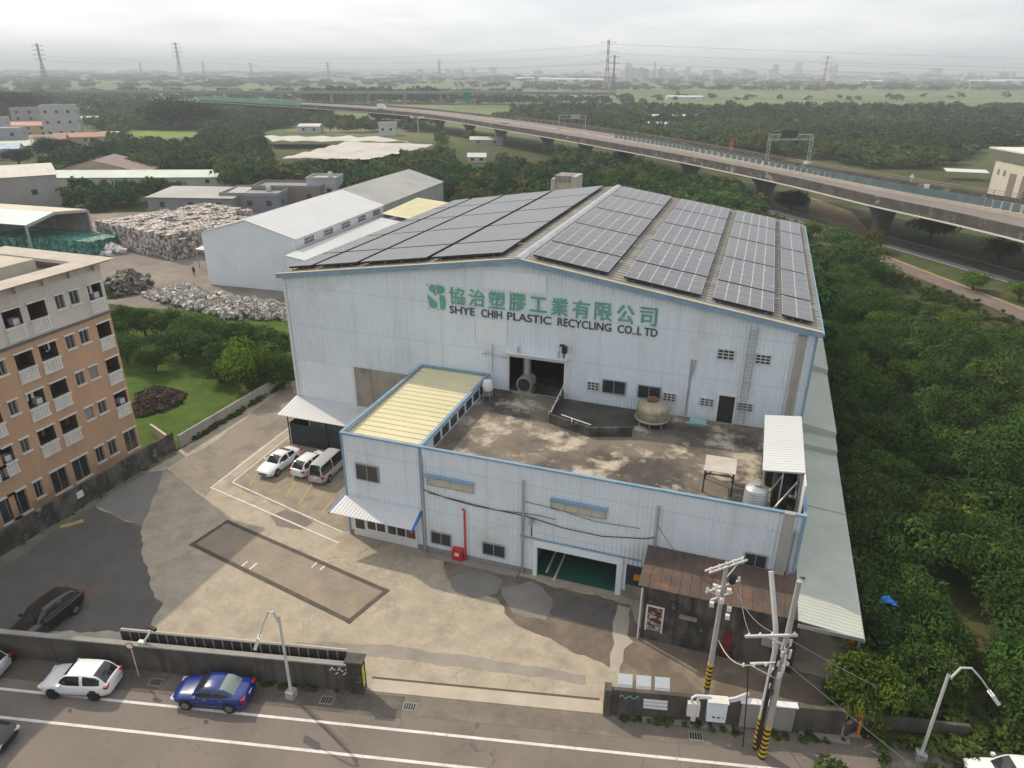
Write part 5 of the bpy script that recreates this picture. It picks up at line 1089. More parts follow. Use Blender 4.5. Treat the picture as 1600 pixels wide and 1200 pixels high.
m_ = MB(); ribbed_roof(m_, (-33.0,83.9,7.0),(-31.5,102,7.2),(-43.3,102,8.2),(-42.3,83.9,8.0),1.0,0.03); m_.build('shed_roof', M['yellowroof'], ys_)
m_ = MB(); m_.prism([(-33.3,84.1),(-31.8,101.8),(-43.1,101.8),(-42.1,84.1)],0,6.6); m_.build('wall', M['wall_old'], ys_)
m_ = MB(); ribbed_roof(m_, (-69,62,3.6),(-60.2,62,3.6),(-60.2,72,4.3),(-69,72,4.3),0.8,0.03); cn_ = thing('side_canopy','white sheet canopy between the bale stack and the white warehouse','canopy',(-64,66,0)); m_.build('canopy_roof', M['roofwhite'], cn_)
m_ = MB()
for x,y in ((-68.8,62.2),(-60.4,62.2),(-68.8,71.8)): m_.bar((x,y,0),(x,y,3.6),0.15,0.15)
build_each(m_, 'post', M['galv'], cn_)
# cream tower top and straw heap behind the big roof
q = PY(880,290,76); tw = thing('roof_tower', 'small cream rendered tower with a brown cap behind the ridge of the big warehouse', 'tower', (q.x,76,0))
q0, q1, q2 = PY(862,276,76), PY(900,300,76), PY(868,283,76)
m_ = MB(); m_.box(q0.x+0.5,q1.x-0.6,76,80,0,q2.z); m_.build('wall', M['cream'], tw)
m_ = MB(); m_.box(q0.x,q0.x+0.7,75.6,80.2,0,q0.z-0.3); m_.box(q1.x-0.8,q1.x,75.6,80.2,0,q0.z+0.2); build_each(m_, 'buttress', M['cornice'], tw)
m_ = MB(); m_.box(q0.x+0.6,q1.x-0.7,75.8,80,q2.z,q0.z+0.25); m_.build('cap', M['conc'], tw)

# ================================================================== scrap yard on the left: bales, sheds, heaps
def bale_mesh(seed, jx=0.06):
    rg = np.random.default_rng(seed); bm = bmesh.new(); bmesh.ops.create_cube(bm, size=1.0); bmesh.ops.subdivide_edges(bm, edges=bm.edges[:], cuts=4, use_grid_fill=True)
    for v in bm.verts:
        v.co = Vector((v.co.x*1.62, v.co.y*1.92, v.co.z*1.2+0.6)) + Vector(rg.normal(0,jx,3))
    me = bpy.data.meshes.new('bale_body'); bm.to_mesh(me); bm.free(); return me
def bale_mat(name, cols, sc):
    m = bpy.data.materials.new(name); m.use_nodes = True; t = m.node_tree; L = t.links.new; b = t.nodes['Principled BSDF']; b.inputs['Roughness'].default_value = 0.6
    geo = N(t,'ShaderNodeNewGeometry'); vo = N(t,'ShaderNodeTexVoronoi'); vo.inputs['Scale'].default_value = sc; L(geo.outputs['Position'], vo.inputs['Vector'])
    sp = N(t,'ShaderNodeSeparateColor'); L(vo.outputs['Color'], sp.inputs[0]); r = N(t,'ShaderNodeValToRGB'); r.color_ramp.interpolation = 'CONSTANT'
    e = r.color_ramp.elements; e[0].position = 0; e[0].color = (*cols[0],1); e[1].position = 1/len(cols); e[1].color = (*cols[1],1)
    for i,c in enumerate(cols[2:]): x = e.new((i+2)/len(cols)); x.color = (*c,1)
    L(sp.outputs[0], r.inputs[0]); n = N(t,'ShaderNodeTexNoise'); n.inputs['Scale'].default_value = 0.25; n.inputs['Detail'].default_value = 4; L(geo.outputs['Position'], n.inputs['Vector'])
    hs = N(t,'ShaderNodeHueSaturation'); mr = N(t,'ShaderNodeMapRange'); mr.inputs['To Min'].default_value = 0.55; mr.inputs['To Max'].default_value = 1.45; L(n.outputs['Fac'], mr.inputs['Value']); L(mr.outputs[0], hs.inputs['Value']); L(r.outputs[0], hs.inputs['Color']); L(hs.outputs[0], b.inputs['Base Color']); return m
BM = bale_mat('pressed_plastic_waste', [(0.30,0.27,0.24),(0.46,0.43,0.41),(0.18,0.15,0.13),(0.33,0.28,0.24),(0.58,0.56,0.54),(0.11,0.09,0.08),(0.36,0.29,0.24)], 2.2)
def meshthing(me, name, label, cat, loc, group):
    o = bpy.data.objects.new(name, me); COL.objects.link(o); o.location = loc; return tag(o,label,cat,group)
bms = [bale_mesh(k) for k in range(5)]
for b in bms: b.materials.append(BM)
o0 = Vector((-77.6,65.0,0)); du = (Vector((-101.0,70.5,0))-o0).normalized(); dw = Vector((-du.y,du.x,0))*(-1 if -du.y*0+du.x > 0 else 1)
if dw.y < 0: dw = -dw
ang = math.atan2(du.y, du.x); cnt = 0
BW, BD = 1.78, 2.06
for i in range(14):
    for j in range(13):
        top = 3 if random.random() < 0.14 else 4
        jz = random.uniform(-.12,.12)
        top = top if not (j > 9 and i < 5) else 3
        if i > 11 and j < 2: top = 4
        for k in range(top):
            vis = (k == top-1) or j == 0 or i == 0
            if not vis: continue
            if cnt >= 298: break
            p = o0+du*(0.84+i*BW)+dw*(1.0+j*BD)+Vector((random.uniform(-.12,.12),random.uniform(-.12,.12),k*1.2+jz*(k > 0)))
            t = meshthing(bms[(i*7+j*3+k)%5], 'plastic_bale', 'grey-brown pressed plastic bale in the big stack beside the white warehouse', 'bale', tuple(p), 'pressed plastic bales in the big stack')
            t.rotation_euler = (0,0,ang+random.uniform(-.05,.05)); cnt += 1
GM = bale_mat('green_wrapped_waste', [(0.03,0.15,0.12),(0.05,0.22,0.18),(0.025,0.11,0.09),(0.09,0.28,0.23)], 1.5)
gms = bale_mesh(21,0.05); gms.materials.append(GM)
go = G(146,399); gdu = Vector((-1,-0.13,0)).normalized(); gdw = Vector((-0.13*-1,1,0)).normalized()
for i in range(13):
    for j in range(4):
        for k in range(2):
            if k == 0 and j > 0 and i > 0: continue
            p = Vector((go.x,go.y,0))+gdu*(1+i*1.9)+gdw*(1+j*2.2)+Vector((0,0,k*1.35))
            t = meshthing(gms, 'green_bale', 'green net wrapped bale in the low stack before the open shed', 'bale', tuple(p), 'green bales before the open shed'); t.scale = (1.1,1.1,1.12); t.rotation_euler = (0,0,random.uniform(-.06,.06))
os_ = thing('open_shed', 'open sided shed with cream roof and teal front slope above the green bales', 'shed', (-115,72,0))
# ridge runs towards the left; gable end faces the yard
def OS(px_, py_, Y): return PY(px_,py_,Y)
gA, gB, gC = G(40,352,6.0), G(84,331,7.8), G(136,327,7.2)
e = Vector((-1,-0.06,0))*60
m_ = MB(); m_.slab([gB, gC, gC+e, gB+e], 0.15); m_.build('cream_roof', mat('cream_sheet_roof',(0.55,0.50,0.40),(0.47,0.43,0.35),scale=0.2,rough=0.6), os_)
m_ = MB(); m_.slab([gA, gB-Vector((0,0,0.02)), gB+e-Vector((0,0,0.02)), gA+e], 0.15); m_.build('teal_roof', M['teal'], os_)
m_ = MB()
for a in (gA,gC): 
    for q in (0.0,0.25,0.5): m_.bar(a+e*q-Vector((0,0,a.z)), a+e*q-Vector((0,0,0.2)), 0.35,0.35)
m_.bar(gA-Vector((0,0,0.35)),gB-Vector((0,0,0.35)),0.2,0.4); m_.bar(gB-Vector((0,0,0.35)),gC-Vector((0,0,0.35)),0.2,0.4)
build_each(m_, 'steel_frame', M['alu'], os_)
m_ = MB(); m_.slab([Vector((gC.x,gC.y,0)),Vector((gC.x,gC.y,gC.z-0.3)),gC+e-Vector((0,0,0.3)),Vector((gC.x,gC.y,0))+e],0.1); m_.build('back_wall', M['conc'], os_)
def heap(name, outline, h, matl, label, n=160, size=(0.3,0.9), seed=1, cat='heap'):
    rg = np.random.default_rng(seed); m = MB(); xs = [p[0] for p in outline]; ys = [p[1] for p in outline]; cx, cy_ = np.mean(xs), np.mean(ys); k = 0; tries = 0
    while k < n and tries < n*30:
        tries += 1; x = rg.uniform(min(xs),max(xs)); y = rg.uniform(min(ys),max(ys))
        if not inpoly(x,y,outline): continue
        de = min(math.hypot(x-(a[0]*(1-t)+b[0]*t), y-(a[1]*(1-t)+b[1]*t)) for a,b in zip(outline, outline[1:]+outline[:1]) for t in (0,.25,.5,.75))
        z = min(h, de*0.8)*rg.uniform(0.5,1.0); s = rg.uniform(*size); v = rg.normal(0,1,(3,3)); q,_ = np.linalg.qr(v); k += 1
        m.obb((x,y,z), q[0]*s, q[1]*s*rg.uniform(.5,1), q[2]*s*rg.uniform(.3,.8))
    return single(name, m, matl, label, cat)
heap('white_scrap_heap', px([(222,462),(300,448),(330,462),(445,480),(446,500),(350,500),(240,470)]), 0.9, bale_mat('white_plastic_scrap',[(0.42,0.40,0.37),(0.52,0.50,0.47),(0.27,0.25,0.22),(0.36,0.32,0.28)],2.0), 'long heap of white plastic scrap along the fence behind the trees', 1300, (0.12,0.4), 5)
heap('dark_scrap_heap', px([(165,448),(190,432),(230,437),(238,452),(205,462),(168,466)]), 2.2, bale_mat('dark_scrap',[(0.06,0.05,0.045),(0.12,0.10,0.085),(0.04,0.036,0.034),(0.20,0.17,0.15)],2.0), 'dark heap of scrap on the yard behind the brown apartment block', 150, (0.4,0.9), 6)
heap('white_scrap_heap', px([(155,392),(185,385),(195,398),(165,400)]), 1.4, bale_mat('clear_plastic_scrap',[(0.5,0.49,0.48),(0.42,0.40,0.39),(0.6,0.59,0.58)],2.0), 'small pale heap of scrap at the foot of the bale stack', 60, (0.4,0.8), 8)
heap('soil_heap', px([(207,640),(214,618),(250,606),(290,616),(285,630),(250,645),(215,652)]), 1.0, mat('dark_brown_brushwood',(0.075,0.05,0.035),(0.045,0.032,0.024),scale=2,rough=0.95), 'dark brown heap of cut brushwood on the bright grass', 900, (0.08,0.26), 9)
fe = MB(); f0, f1 = G(235,472), G(446,505)
for k in range(12): q = f0.lerp(f1,k/11); fe.bar((q.x,q.y,0),(q.x,q.y,2.6),0.09,0.09)
for z in (1.0,1.8,2.5): fe.bar((f0.x,f0.y,z),(f1.x,f1.y,z),0.03,0.03)
single('post_fence', fe, M['conc'], 'thin post fence before the long white scrap heap', 'fence')
# ================================================================== houses and sheds beyond
def rotm(rot, P, o): c, s = math.cos(rot), math.sin(rot); return (o[0]+P[0]*c-P[1]*s, o[1]+P[0]*s+P[1]*c, P[2])
def house(name, label, cat, pos, w, d, h, rot, wallc, roofc, kind='flat', rise=1.5, nwin=3, floors=1, group=None, over=0.35, tank=False):
    """w along the local x axis (camera side is local -y), d deep"""
    x, y = pos; t = thing(name, label, cat, (x,y,-0.1), group); o = (x,y)
    wm = wallc if not isinstance(wallc, tuple) else mat('painted_wall', wallc, tuple(c*0.85 for c in wallc), scale=0.3, rough=0.85, streak=0.25)
    rm = roofc if not isinstance(roofc, tuple) else mat('sheet_roof', roofc, tuple(c*0.86 for c in roofc), scale=0.15, rough=0.65, c3=tuple(c*0.7 for c in roofc), s3=0.12, t3=(0.56,0.75))
    m = MB(); m.box(-w/2,w/2,0,d,-0.1,h)
    if kind == 'gable':
        m.add([(-w/2,0,h),(w/2,0,h),(0,0,h+rise)],[(0,1,2)]); m.add([(-w/2,d,h),(w/2,d,h),(0,d,h+rise)],[(0,1,2)])
    if kind == 'gable_x':
        m.add([(-w/2,0,h),(-w/2,d,h),(-w/2,d/2,h+rise)],[(0,1,2)]); m.add([(w/2,0,h),(w/2,d,h),(w/2,d/2,h+rise)],[(0,1,2)])
    m.v = [rotm(rot,p,o) for p in m.v]; m.build('wall', wm, t)
    m = MB(); e = over
    if kind == 'flat':
        m.box(-w/2-0.1,w/2+0.1,-0.1,d+0.1,h+0.002,h+0.15)
        for a in ((-w/2,w/2,-0.1,0.12),(-w/2,w/2,d-0.12,d+0.1),(-w/2-0.1,-w/2+0.12,-0.1,d+0.1),(w/2-0.12,w/2+0.1,-0.1,d+0.1)): m.box(*a,h+0.15,h+0.75)
    elif kind == 'gable':
        z0 = h-rise*e/(w/2)+0.05
        ribbed_roof(m,(-w/2-e,d+e,z0),(-w/2-e,-e,z0),(0,-e,h+rise+0.05),(0,d+e,h+rise+0.05),1.5,0.04); ribbed_roof(m,(w/2+e,-e,z0),(w/2+e,d+e,z0),(0,d+e,h+rise+0.05),(0,-e,h+rise+0.05),1.5,0.04)
    elif kind == 'gable_x':
        z0 = h-rise*e/(d/2)+0.05
        ribbed_roof(m,(-w/2-e,-e,z0),(w/2+e,-e,z0),(w/2+e,d/2,h+rise+0.05),(-w/2-e,d/2,h+rise+0.05),1.5,0.04); ribbed_roof(m,(w/2+e,d+e,z0),(-w/2-e,d+e,z0),(-w/2-e,d/2,h+rise+0.05),(w/2+e,d/2,h+rise+0.05),1.5,0.04)
    elif kind == 'shed':
        ribbed_roof(m,(-w/2-e,-e,h+0.05),(w/2+e,-e,h+0.05),(w/2+e,d+e,h+rise),(-w/2-e,d+e,h+rise),1.5,0.04)
    m.v = [rotm(rot,p,o) for p in m.v]; m.build('roof', rm, t)
    for fl in range(floors):
        zc = h*(fl+0.55)/floors
        for k in range(nwin):
            xc = -w/2+w*(k+0.5)/nwin; ww_ = min(1.3, w/nwin*0.5); hh = min(1.3, h/floors*0.45)
            m = MB(); m.box(xc-ww_/2,xc+ww_/2,-0.05,-0.004,zc-hh/2,zc+hh/2); m.v = [rotm(rot,p,o) for p in m.v]; q = m.build('window', M['glass'], t)
        for k in range(max(1,nwin-1)):
            yc = d*(k+0.5)/max(1,nwin-1); hh = min(1.3, h/floors*0.45)
            m = MB(); m.box(w/2+0.004,w/2+0.05,yc-0.6,yc+0.6,zc-hh/2,zc+hh/2); m.v = [rotm(rot,p,o) for p in m.v]; q = m.build('window', M['glass'], t)
    if tank:
        m = MB(); m.lathe([(0.7,0),(0.72,1.2),(0.4,1.6)],(0,0,0),12); a = rotm(rot,(w*0.2,d*0.5,h+0.16),o); m.xf(Matrix.Translation(a)); m.build('roof_tank', M['galv'], t)
    return t
def gp(x,y): q = G(x,y); return (q.x,q.y)
RB = -0.38   # buildings on the left turn a little towards the lens
house('factory_house','grey rendered factory house with pale roof behind the open shed with teal slope','house',gp(22,334),22,24,8.8,0.95,(0.34,0.33,0.325),(0.52,0.50,0.45),'gable_x',1.6,2,1)
house('long_shed','long pale mint sheet shed behind the meadow and bale stack','shed',gp(205,291),62,11,2.6,0.40,(0.42,0.46,0.40),(0.55,0.62,0.55),'shed',0.9,4,1)
house('gabled_house','low house with a broad mauve gabled roof behind the mint shed','house',gp(152,281),30,20,2.0,0.5,(0.48,0.38,0.28),(0.27,0.19,0.18),'gable',4.0,2,1)
house('concrete_works','low grey concrete works building with a pale roof behind the bale stack','building',gp(300,333),22,14,3.8,0.28,(0.24,0.25,0.27),(0.40,0.39,0.37),'shed',0.7,3,1)
house('concrete_works','grey-blue concrete works building with a rooftop tank behind the bale stack','building',gp(392,331),15,13,4.0,0.3,(0.20,0.22,0.25),(0.27,0.27,0.275),'flat',1,3,1,tank=True)
house('concrete_works','small taller grey works building with pale parapet between works and trees','building',gp(505,318),8,8,6.2,0.3,(0.40,0.44,0.49),(0.40,0.40,0.40),'flat',1,2,1,tank=True)
house('concrete_works','brown and grey walled works building partly hidden by the white warehouse roof','building',gp(450,322),18,10,4.6,0.32,(0.24,0.20,0.165),(0.24,0.23,0.22),'flat',1,3,1)
# village at the upper left
V_ = [((12,236),13,14,8.8,(0.36,0.37,0.42),(0.40,0.41,0.44),'flat',2,'grey two storey village house with few windows below the huge dark tree'),
 ((48,214),30,10,5.6,(0.56,0.45,0.26),(0.52,0.20,0.16),'gable_x',5,'yellow walled village house with a pink-red roof'),
 ((62,200),26,12,10.5,(0.36,0.34,0.36),(0.38,0.36,0.37),'flat',4,'mauve-grey flat village block behind the yellow walled house'),
 ((98,216),15,14,15.0,(0.45,0.46,0.49),(0.44,0.45,0.48),'flat',3,'tallest pale grey village block with narrow windows'),
 ((112,210),9,12,12.0,(0.30,0.32,0.36),(0.40,0.41,0.43),'flat',2,'darker grey village block joined to the tallest one'),
 ((58,229),24,9,3.2,(0.34,0.27,0.24),(0.22,0.13,0.11),'gable_x',3,'low dark brick village house below the yellow walled one'),
 ((35,240),20,9,3.0,(0.34,0.38,0.34),(0.44,0.52,0.45),'shed',2,'low pale green sheet roof in the village'),
 ((70,238),12,8,3.2,(0.46,0.34,0.2),(0.52,0.22,0.10),'shed',2,'orange roofed village hut beside the dark tree'),
 ((135,224),26,9,3.0,(0.45,0.38,0.32),(0.42,0.17,0.11),'gable_x',3,'long red roofed village house at the edge of the orchard'),
 ((172,222),8,7,2.8,(0.5,0.48,0.44),(0.55,0.53,0.48),'shed',2,'small pale roofed hut at the end of the red roofed house'),
 ((10,249),10,9,4.0,(0.5,0.52,0.55),(0.35,0.47,0.6),'gable_x',2,'small blue roofed hut in the village'),
 ((132,196),20,9,3.4,(0.36,0.40,0.36),(0.46,0.50,0.44),'shed',2,'greyish low shed beside the tallest village block'),
 ((-8,226),12,12,11,(0.42,0.43,0.46),(0.42,0.42,0.44),'flat',2,'grey village house cut off by the edge of the view'),
 ((175,197),7,6,2.4,(0.6,0.6,0.6),(0.62,0.62,0.62),'shed',1,'tiny white hut beside the yellow-green field')]
for p,w,d,h,wc,rc,kd,nw,lab in V_: house('village_house',lab,'house',gp(*p),w,d,h,0.72,wc,rc,kd,1.6,nw,3 if h > 9 else (2 if h > 5 else 1))
# farm sheds among the orchards
for p,w,d,h,wc,rc,kd,lab in (((483,208),12,10,3.6,(0.5,0.5,0.5),(0.58,0.57,0.54),'gable_x','small pale farmhouse among the trees behind the net houses'),
  ((605,212),9,8,6.0,(0.55,0.56,0.56),(0.5,0.5,0.5),'flat','small white block house near the highway piers'),
  ((745,254),7,5,2.2,(0.5,0.5,0.48),(0.66,0.66,0.63),'gable_x','tiny white shed alone in the dark orchard'),
  ((760,226),16,5,2.2,(0.4,0.4,0.38),(0.6,0.58,0.52),'shed','low pale shed roof below the highway'),
  ((1055,190),42,14,3.2,(0.5,0.5,0.5),(0.66,0.66,0.66),'gable_x','long white roofed shed beyond the highway'),
  ((1020,203),22,8,3.0,(0.38,0.42,0.38),(0.58,0.60,0.58),'shed','pale green shed beyond the highway beside the long white one'),
  ((1070,156),44,10,3.6,(0.6,0.6,0.6),(0.7,0.7,0.68),'gable_x','white field shed in the far green field')):
    house('farm_shed',lab,'shed',gp(*p),w,d,h,0.33,wc,rc,kd,1.2,2,1)
def net_roof(pix, z, label):
    t = thing('net_house', label, 'net house', (G(*pix[0]).x, G(*pix[0]).y, 0)); P = [G(x,y,z) for x,y in pix]; n = len(P); c = sum(P, Vector())/n
    m = MB(); rg = np.random.default_rng(int(pix[0][0])); K = 14
    # billowing net: grid between the first and the opposite edges
    A,B,C,D = P[0],P[1],P[2],P[3]
    V=[]; 
    for i in range(K+1):
        for j in range(K+1):
            p = (A.lerp(B,i/K)).lerp(D.lerp(C,i/K), j/K); V.append((p.x,p.y,z+0.35*math.sin(j*2.1)+0.25*rg.normal()*0.5))
    m.add(V,[(i*(K+1)+j,(i+1)*(K+1)+j,(i+1)*(K+1)+j+1,i*(K+1)+j+1) for i in range(K) for j in range(K)])
    m.build('net_cover', NETM, t)
    m = MB()
    for i in range(0,K+1,2):
        for j in range(0,K+1,7): v = V[i*(K+1)+j]; m.bar((v[0],v[1],-0.1),(v[0],v[1],v[2]-0.02),0.12,0.12)
    m.build('post', M['galv'], t)
NETM = mat('pale_shade_net',(0.52,0.49,0.45),(0.44,0.41,0.38),scale=0.06,rough=0.8,c3=(0.56,0.54,0.51),s3=0.04,t3=(0.5,0.7))
net_roof([(440,247),(578,249),(684,225),(545,221)],3.2,'wide pale net covered growing house in front of the narrow one')
net_roof([(412,212),(425,220),(640,221),(600,214)],3.4,'narrow pale net covered growing house behind the wide one')

# ================================================================== white building at the right edge
c0 = Vector((93.1,217.0,0)); rd = Vector((0.28,-0.96,0)).normalized(); ro = Vector((0.96,0.28,0)); rbt = thing('white_building','white building with a broad overhanging concrete eave standing beyond the highway','building',tuple(c0))
m_ = MB(); A = c0; m_.prism([tuple(A[:2]),tuple((A+rd*34)[:2]),tuple((A+rd*34+ro*22)[:2]),tuple((A+ro*22)[:2])],0,9.8); m_.build('wall', mat('cream_white_wall',(0.62,0.59,0.50),(0.55,0.52,0.45),scale=0.2,rough=0.8,streak=0.2), rbt)
m_ = MB(); a = A-rd*0.3-ro*0.3; b = A+rd*34.3-ro*0.3; c = A+rd*34.3+ro*22.3; d = A-rd*0.3+ro*22.3; a2,b2,c2,d2 = a-rd*1.6-ro*1.6, b+rd*1.6-ro*1.6, c+rd*1.6+ro*1.6, d-rd*1.6+ro*1.6
m_.hexa([(p.x,p.y,9.8) for p in (a,b,c,d)],[(p.x,p.y,12.9) for p in (a2,b2,c2,d2)]); m_.build('eave', mat('grey_concrete_eave',(0.36,0.335,0.30),(0.30,0.28,0.25),scale=0.2,rough=0.85,streak=0.3), rbt)
m_ = MB(); m_.hexa([(p.x,p.y,12.902) for p in (a2,b2,c2,d2)],[(p.x,p.y,13.3) for p in (a2,b2,c2,d2)]); m_.build('roof_edge', M['ledge'], rbt)
for s,w,z0,z1 in ((2.2,1.0,5.8,7.4),(5.2,1.2,5.8,7.4),(8.6,3.2,0.3,7.0),(14.5,3.5,0.3,7.0),(21,3,0.3,7.0)):
    q = c0+rd*s-ro*0.03; m_ = MB(); m_.bar((q.x,q.y,(z0+z1)/2),(q.x+rd.x*w,q.y+rd.y*w,(z0+z1)/2),0.06,z1-z0); m_.build('window', mat('grey_brown_recess',(0.22,0.19,0.16),rough=0.5), rbt)
m_ = MB(); m_.lathe([(2.0,0),(2.2,1.5),(1.6,3.2),(0.4,4.2)],(c0.x+ro.x*9+rd.x*5,c0.y+ro.y*9+rd.y*5,13.3),16); m_.build('dome', M['white'], rbt)
m_ = MB(); q = G(1512,268,2.5); ribbed_roof(m_,(q.x-7,q.y-3,2.6),(q.x+6,q.y-3,2.6),(q.x+6,q.y+3,3.0),(q.x-7,q.y+3,3.0),1.0); cp_ = thing('car_shelter','flat white shelter roof beside the white building','shelter',(q.x,q.y,0)); m_.build('shelter_roof', M['roofwhite'], cp_)
m_ = MB()
for dx in (-6.5,5.5):
    for dy in (-2.6,2.6): m_.bar((q.x+dx,q.y+dy,0),(q.x+dx,q.y+dy,2.7),0.15,0.15)
build_each(m_, 'post', M['galv'], cp_)

# ================================================================== elevated highway
near = [(128,24),(96,61),(71,103),(53,120),(28,162),(-13,211),(-84,284),(-177,367),(-290,421),(-420,470)]
far = [(152,68),(118,90),(79.5,134),(59,156),(29,193),(-20,256),(-103,341),(-205,422),(-318,466),(-440,512)]
near[3] = (50.5,129.5); near[2] = (66.5,108)
def smooth(path, n=10):
    P = [Vector(p) for p in path]; o = []
    for i in range(len(P)-1):
        a,b,c,d = P[max(i-1,0)],P[i],P[i+1],P[min(i+2,len(P)-1)]
        for k in range(n):
            t = k/n; o.append(0.5*((2*b)+(c-a)*t+(2*a-5*b+4*c-d)*t*t+(3*b-a-3*c+d)*t**3))
    return o+[P[-1]]
NP, FP = smooth(near), smooth(far); CP = [(a+b)/2 for a,b in zip(NP,FP)]
ZD = 9.0
BC = mat('stained_barrier_concrete',(0.11,0.10,0.09),(0.06,0.054,0.048),scale=0.35,rough=0.9,streak=0.6,streak_col=(0.05,0.047,0.043),sscale=0.9,c3=(0.36,0.32,0.28),s3=0.3,t3=(0.56,0.68))
hw = thing('highway_viaduct','long curving elevated concrete highway on flared piers with a green glare screen along its middle','viaduct',(CP[40].x,CP[40].y,0))
def strip(m, fa_, fb_, za, zb):
    for i in range(len(NP)-1):
        a0,a1 = NP[i].lerp(FP[i],fa_), NP[i+1].lerp(FP[i+1],fa_); b0,b1 = NP[i].lerp(FP[i],fb_), NP[i+1].lerp(FP[i+1],fb_)
        m.add([(a0.x,a0.y,za),(a1.x,a1.y,za),(b1.x,b1.y,zb),(b0.x,b0.y,zb)],[(0,1,2,3)])
HC = mat('viaduct_concrete',(0.26,0.235,0.21),(0.20,0.18,0.162),scale=0.2,rough=0.9,streak=0.55,streak_col=(0.09,0.085,0.08),sscale=0.7,c3=(0.17,0.155,0.14),s3=0.25,t3=(0.54,0.68))
m_ = MB(); strip(m_,0.0,1.0,ZD,ZD); m_.build('road_surface', mat('highway_asphalt',(0.21,0.18,0.165),(0.185,0.16,0.148),scale=0.1,rough=0.9), hw)
m_ = MB(); strip(m_,-0.005,-0.005,ZD-1.1,ZD+0.0); strip(m_,-0.005,0.06,ZD-1.1,ZD-1.3); strip(m_,0.06,0.3,ZD-1.3,ZD-2.7); strip(m_,0.3,0.7,ZD-2.7,ZD-2.7); strip(m_,0.7,1.005,ZD-2.7,ZD-1.2); strip(m_,1.005,1.005,ZD-1.2,ZD)
m_.build('box_girder', HC, hw)
m_ = MB()
for f0,f1 in ((-0.022,-0.004),(1.004,1.02)):
    m_ = MB(); strip(m_,f0,f0,ZD-1.1,ZD+0.95); strip(m_,f0,f1,ZD+0.95,ZD+0.95); strip(m_,f1,f1,ZD-0.01,ZD+0.95); strip(m_,f0,f1,ZD-1.1,ZD-1.1); m_.build('barrier', BC, hw)
m_ = MB(); strip(m_,-0.035,-0.035,ZD-1.35,ZD-1.12); strip(m_,-0.035,-0.004,ZD-1.12,ZD-1.12); m_.build('drain_pipe', M['ledge'], hw)
m_ = MB()
for f0,f1 in ((0.485,0.495),(0.515,0.505)): strip(m_,f0,f0,ZD,ZD+0.55); strip(m_,f0,0.5,ZD+0.55,ZD+0.55)
m_.build('median_kerb', M['cornice'], hw)
m_ = MB(); SCR = []
for i in range(0,52):
    a,b = NP[i].lerp(FP[i],0.5), NP[i+1].lerp(FP[i+1],0.5); L = (b-a).length; k = max(2,int(L/2.5)); d = (b-a)/L; n = Vector((-d.y,d.x))
    for j in range(k):
        p = a.lerp(b,(j+0.5)/k); q = d*0.48+n*0.42; SCR.append((PIX((p.x,p.y,ZD+1.3)), p, q))
GSM = (mat('grey_green_screen',(0.20,0.29,0.29),(0.15,0.22,0.22),scale=0.5,rough=0.7))
SCR.sort(key=lambda s: (Vector((s[1].x,s[1].y,0))-CAM).length + (1e6 if s[0][0] > 1680 else 0)); rest = MB()
for k,(uv_,p,q) in enumerate(SCR):
    if uv_[0] > 1700: continue
    m_ = MB() if k < 98 else rest; m_.bar((p.x-q.x,p.y-q.y,ZD+1.35),(p.x+q.x,p.y+q.y,ZD+1.35),0.08,1.5)
    if k < 98: m_.build('glare_panel', GSM, hw)
o_ = rest.build('glare_screen', GSM, hw); o_['kind'] = 'stuff'
m_ = MB(); m3_ = MB()
for i in range(0,60):
    for f_,mm in ((1.012,m_),):
        a,b = NP[i].lerp(FP[i],f_), NP[i+1].lerp(FP[i+1],f_); k = max(1,int((b-a).length/4))
        for j in range(k): p = a.lerp(b,j/k); mm.bar((p.x,p.y,ZD+0.95),(p.x,p.y,ZD+1.9),0.14,0.14)
        mm.bar((a.x,a.y,ZD+1.85),(b.x,b.y,ZD+1.85),0.14,0.12); mm.bar((a.x,a.y,ZD+1.4),(b.x,b.y,ZD+1.4),0.08,0.1)
m_.build('guard_rail', mat('brown_grey_rail',(0.30,0.24,0.20),rough=0.7), hw)
m_ = MB()
for fr_ in (0.06,0.46,0.54,0.94):
    for i in range(len(NP)-1):
        a0,a1 = NP[i].lerp(FP[i],fr_-0.004), NP[i+1].lerp(FP[i+1],fr_-0.004); b0,b1 = NP[i].lerp(FP[i],fr_+0.004), NP[i+1].lerp(FP[i+1],fr_+0.004)
        m_.add([(a0.x,a0.y,ZD+0.02),(a1.x,a1.y,ZD+0.02),(b1.x,b1.y,ZD+0.02),(b0.x,b0.y,ZD+0.02)],[(0,1,2,3)])
m_.build('lane_line', M['linewhite'], hw)
# flared piers
def pier(p, d):
    m = MB(); n = Vector((-d.y,d.x,0)); d = Vector((d.x,d.y,0)); secs = [(2.2,1.0,-0.1),(2.2,1.0,2.6),(2.7,1.1,3.9),(3.7,1.2,5.3),(5.0,1.3,6.4)]
    V = []; 
    for w,th,z in secs:
        for a,b in ((-w,-th*0.7),(-w*0.8,-th),(w*0.8,-th),(w,-th*0.7),(w,th*0.7),(w*0.8,th),(-w*0.8,th),(-w,th*0.7)): q = Vector((p.x,p.y,z))+n*a+d*b; V.append(q)
    F = [(i*8+k,i*8+(k+1)%8,(i+1)*8+(k+1)%8,(i+1)*8+k) for i in range(len(secs)-1) for k in range(8)]; m.add(V,F); m.add(V[-8:],[tuple(range(8))]); m.build('pier', HC, hw)
acc = 0.0; nxt = 8.0; targets = [(53.5,141),(28.3,177),(4,205),(-20.5,237),(-44,263),(-70,292),(-97,322),(-125,348),(-155,372),(-188,396),(-220,415)]
for tx,ty in targets:
    i = min(range(len(CP)-1), key=lambda k:(CP[k]-Vector((tx,ty))).length); pier(CP[i], (CP[i+1]-CP[i]).normalized())
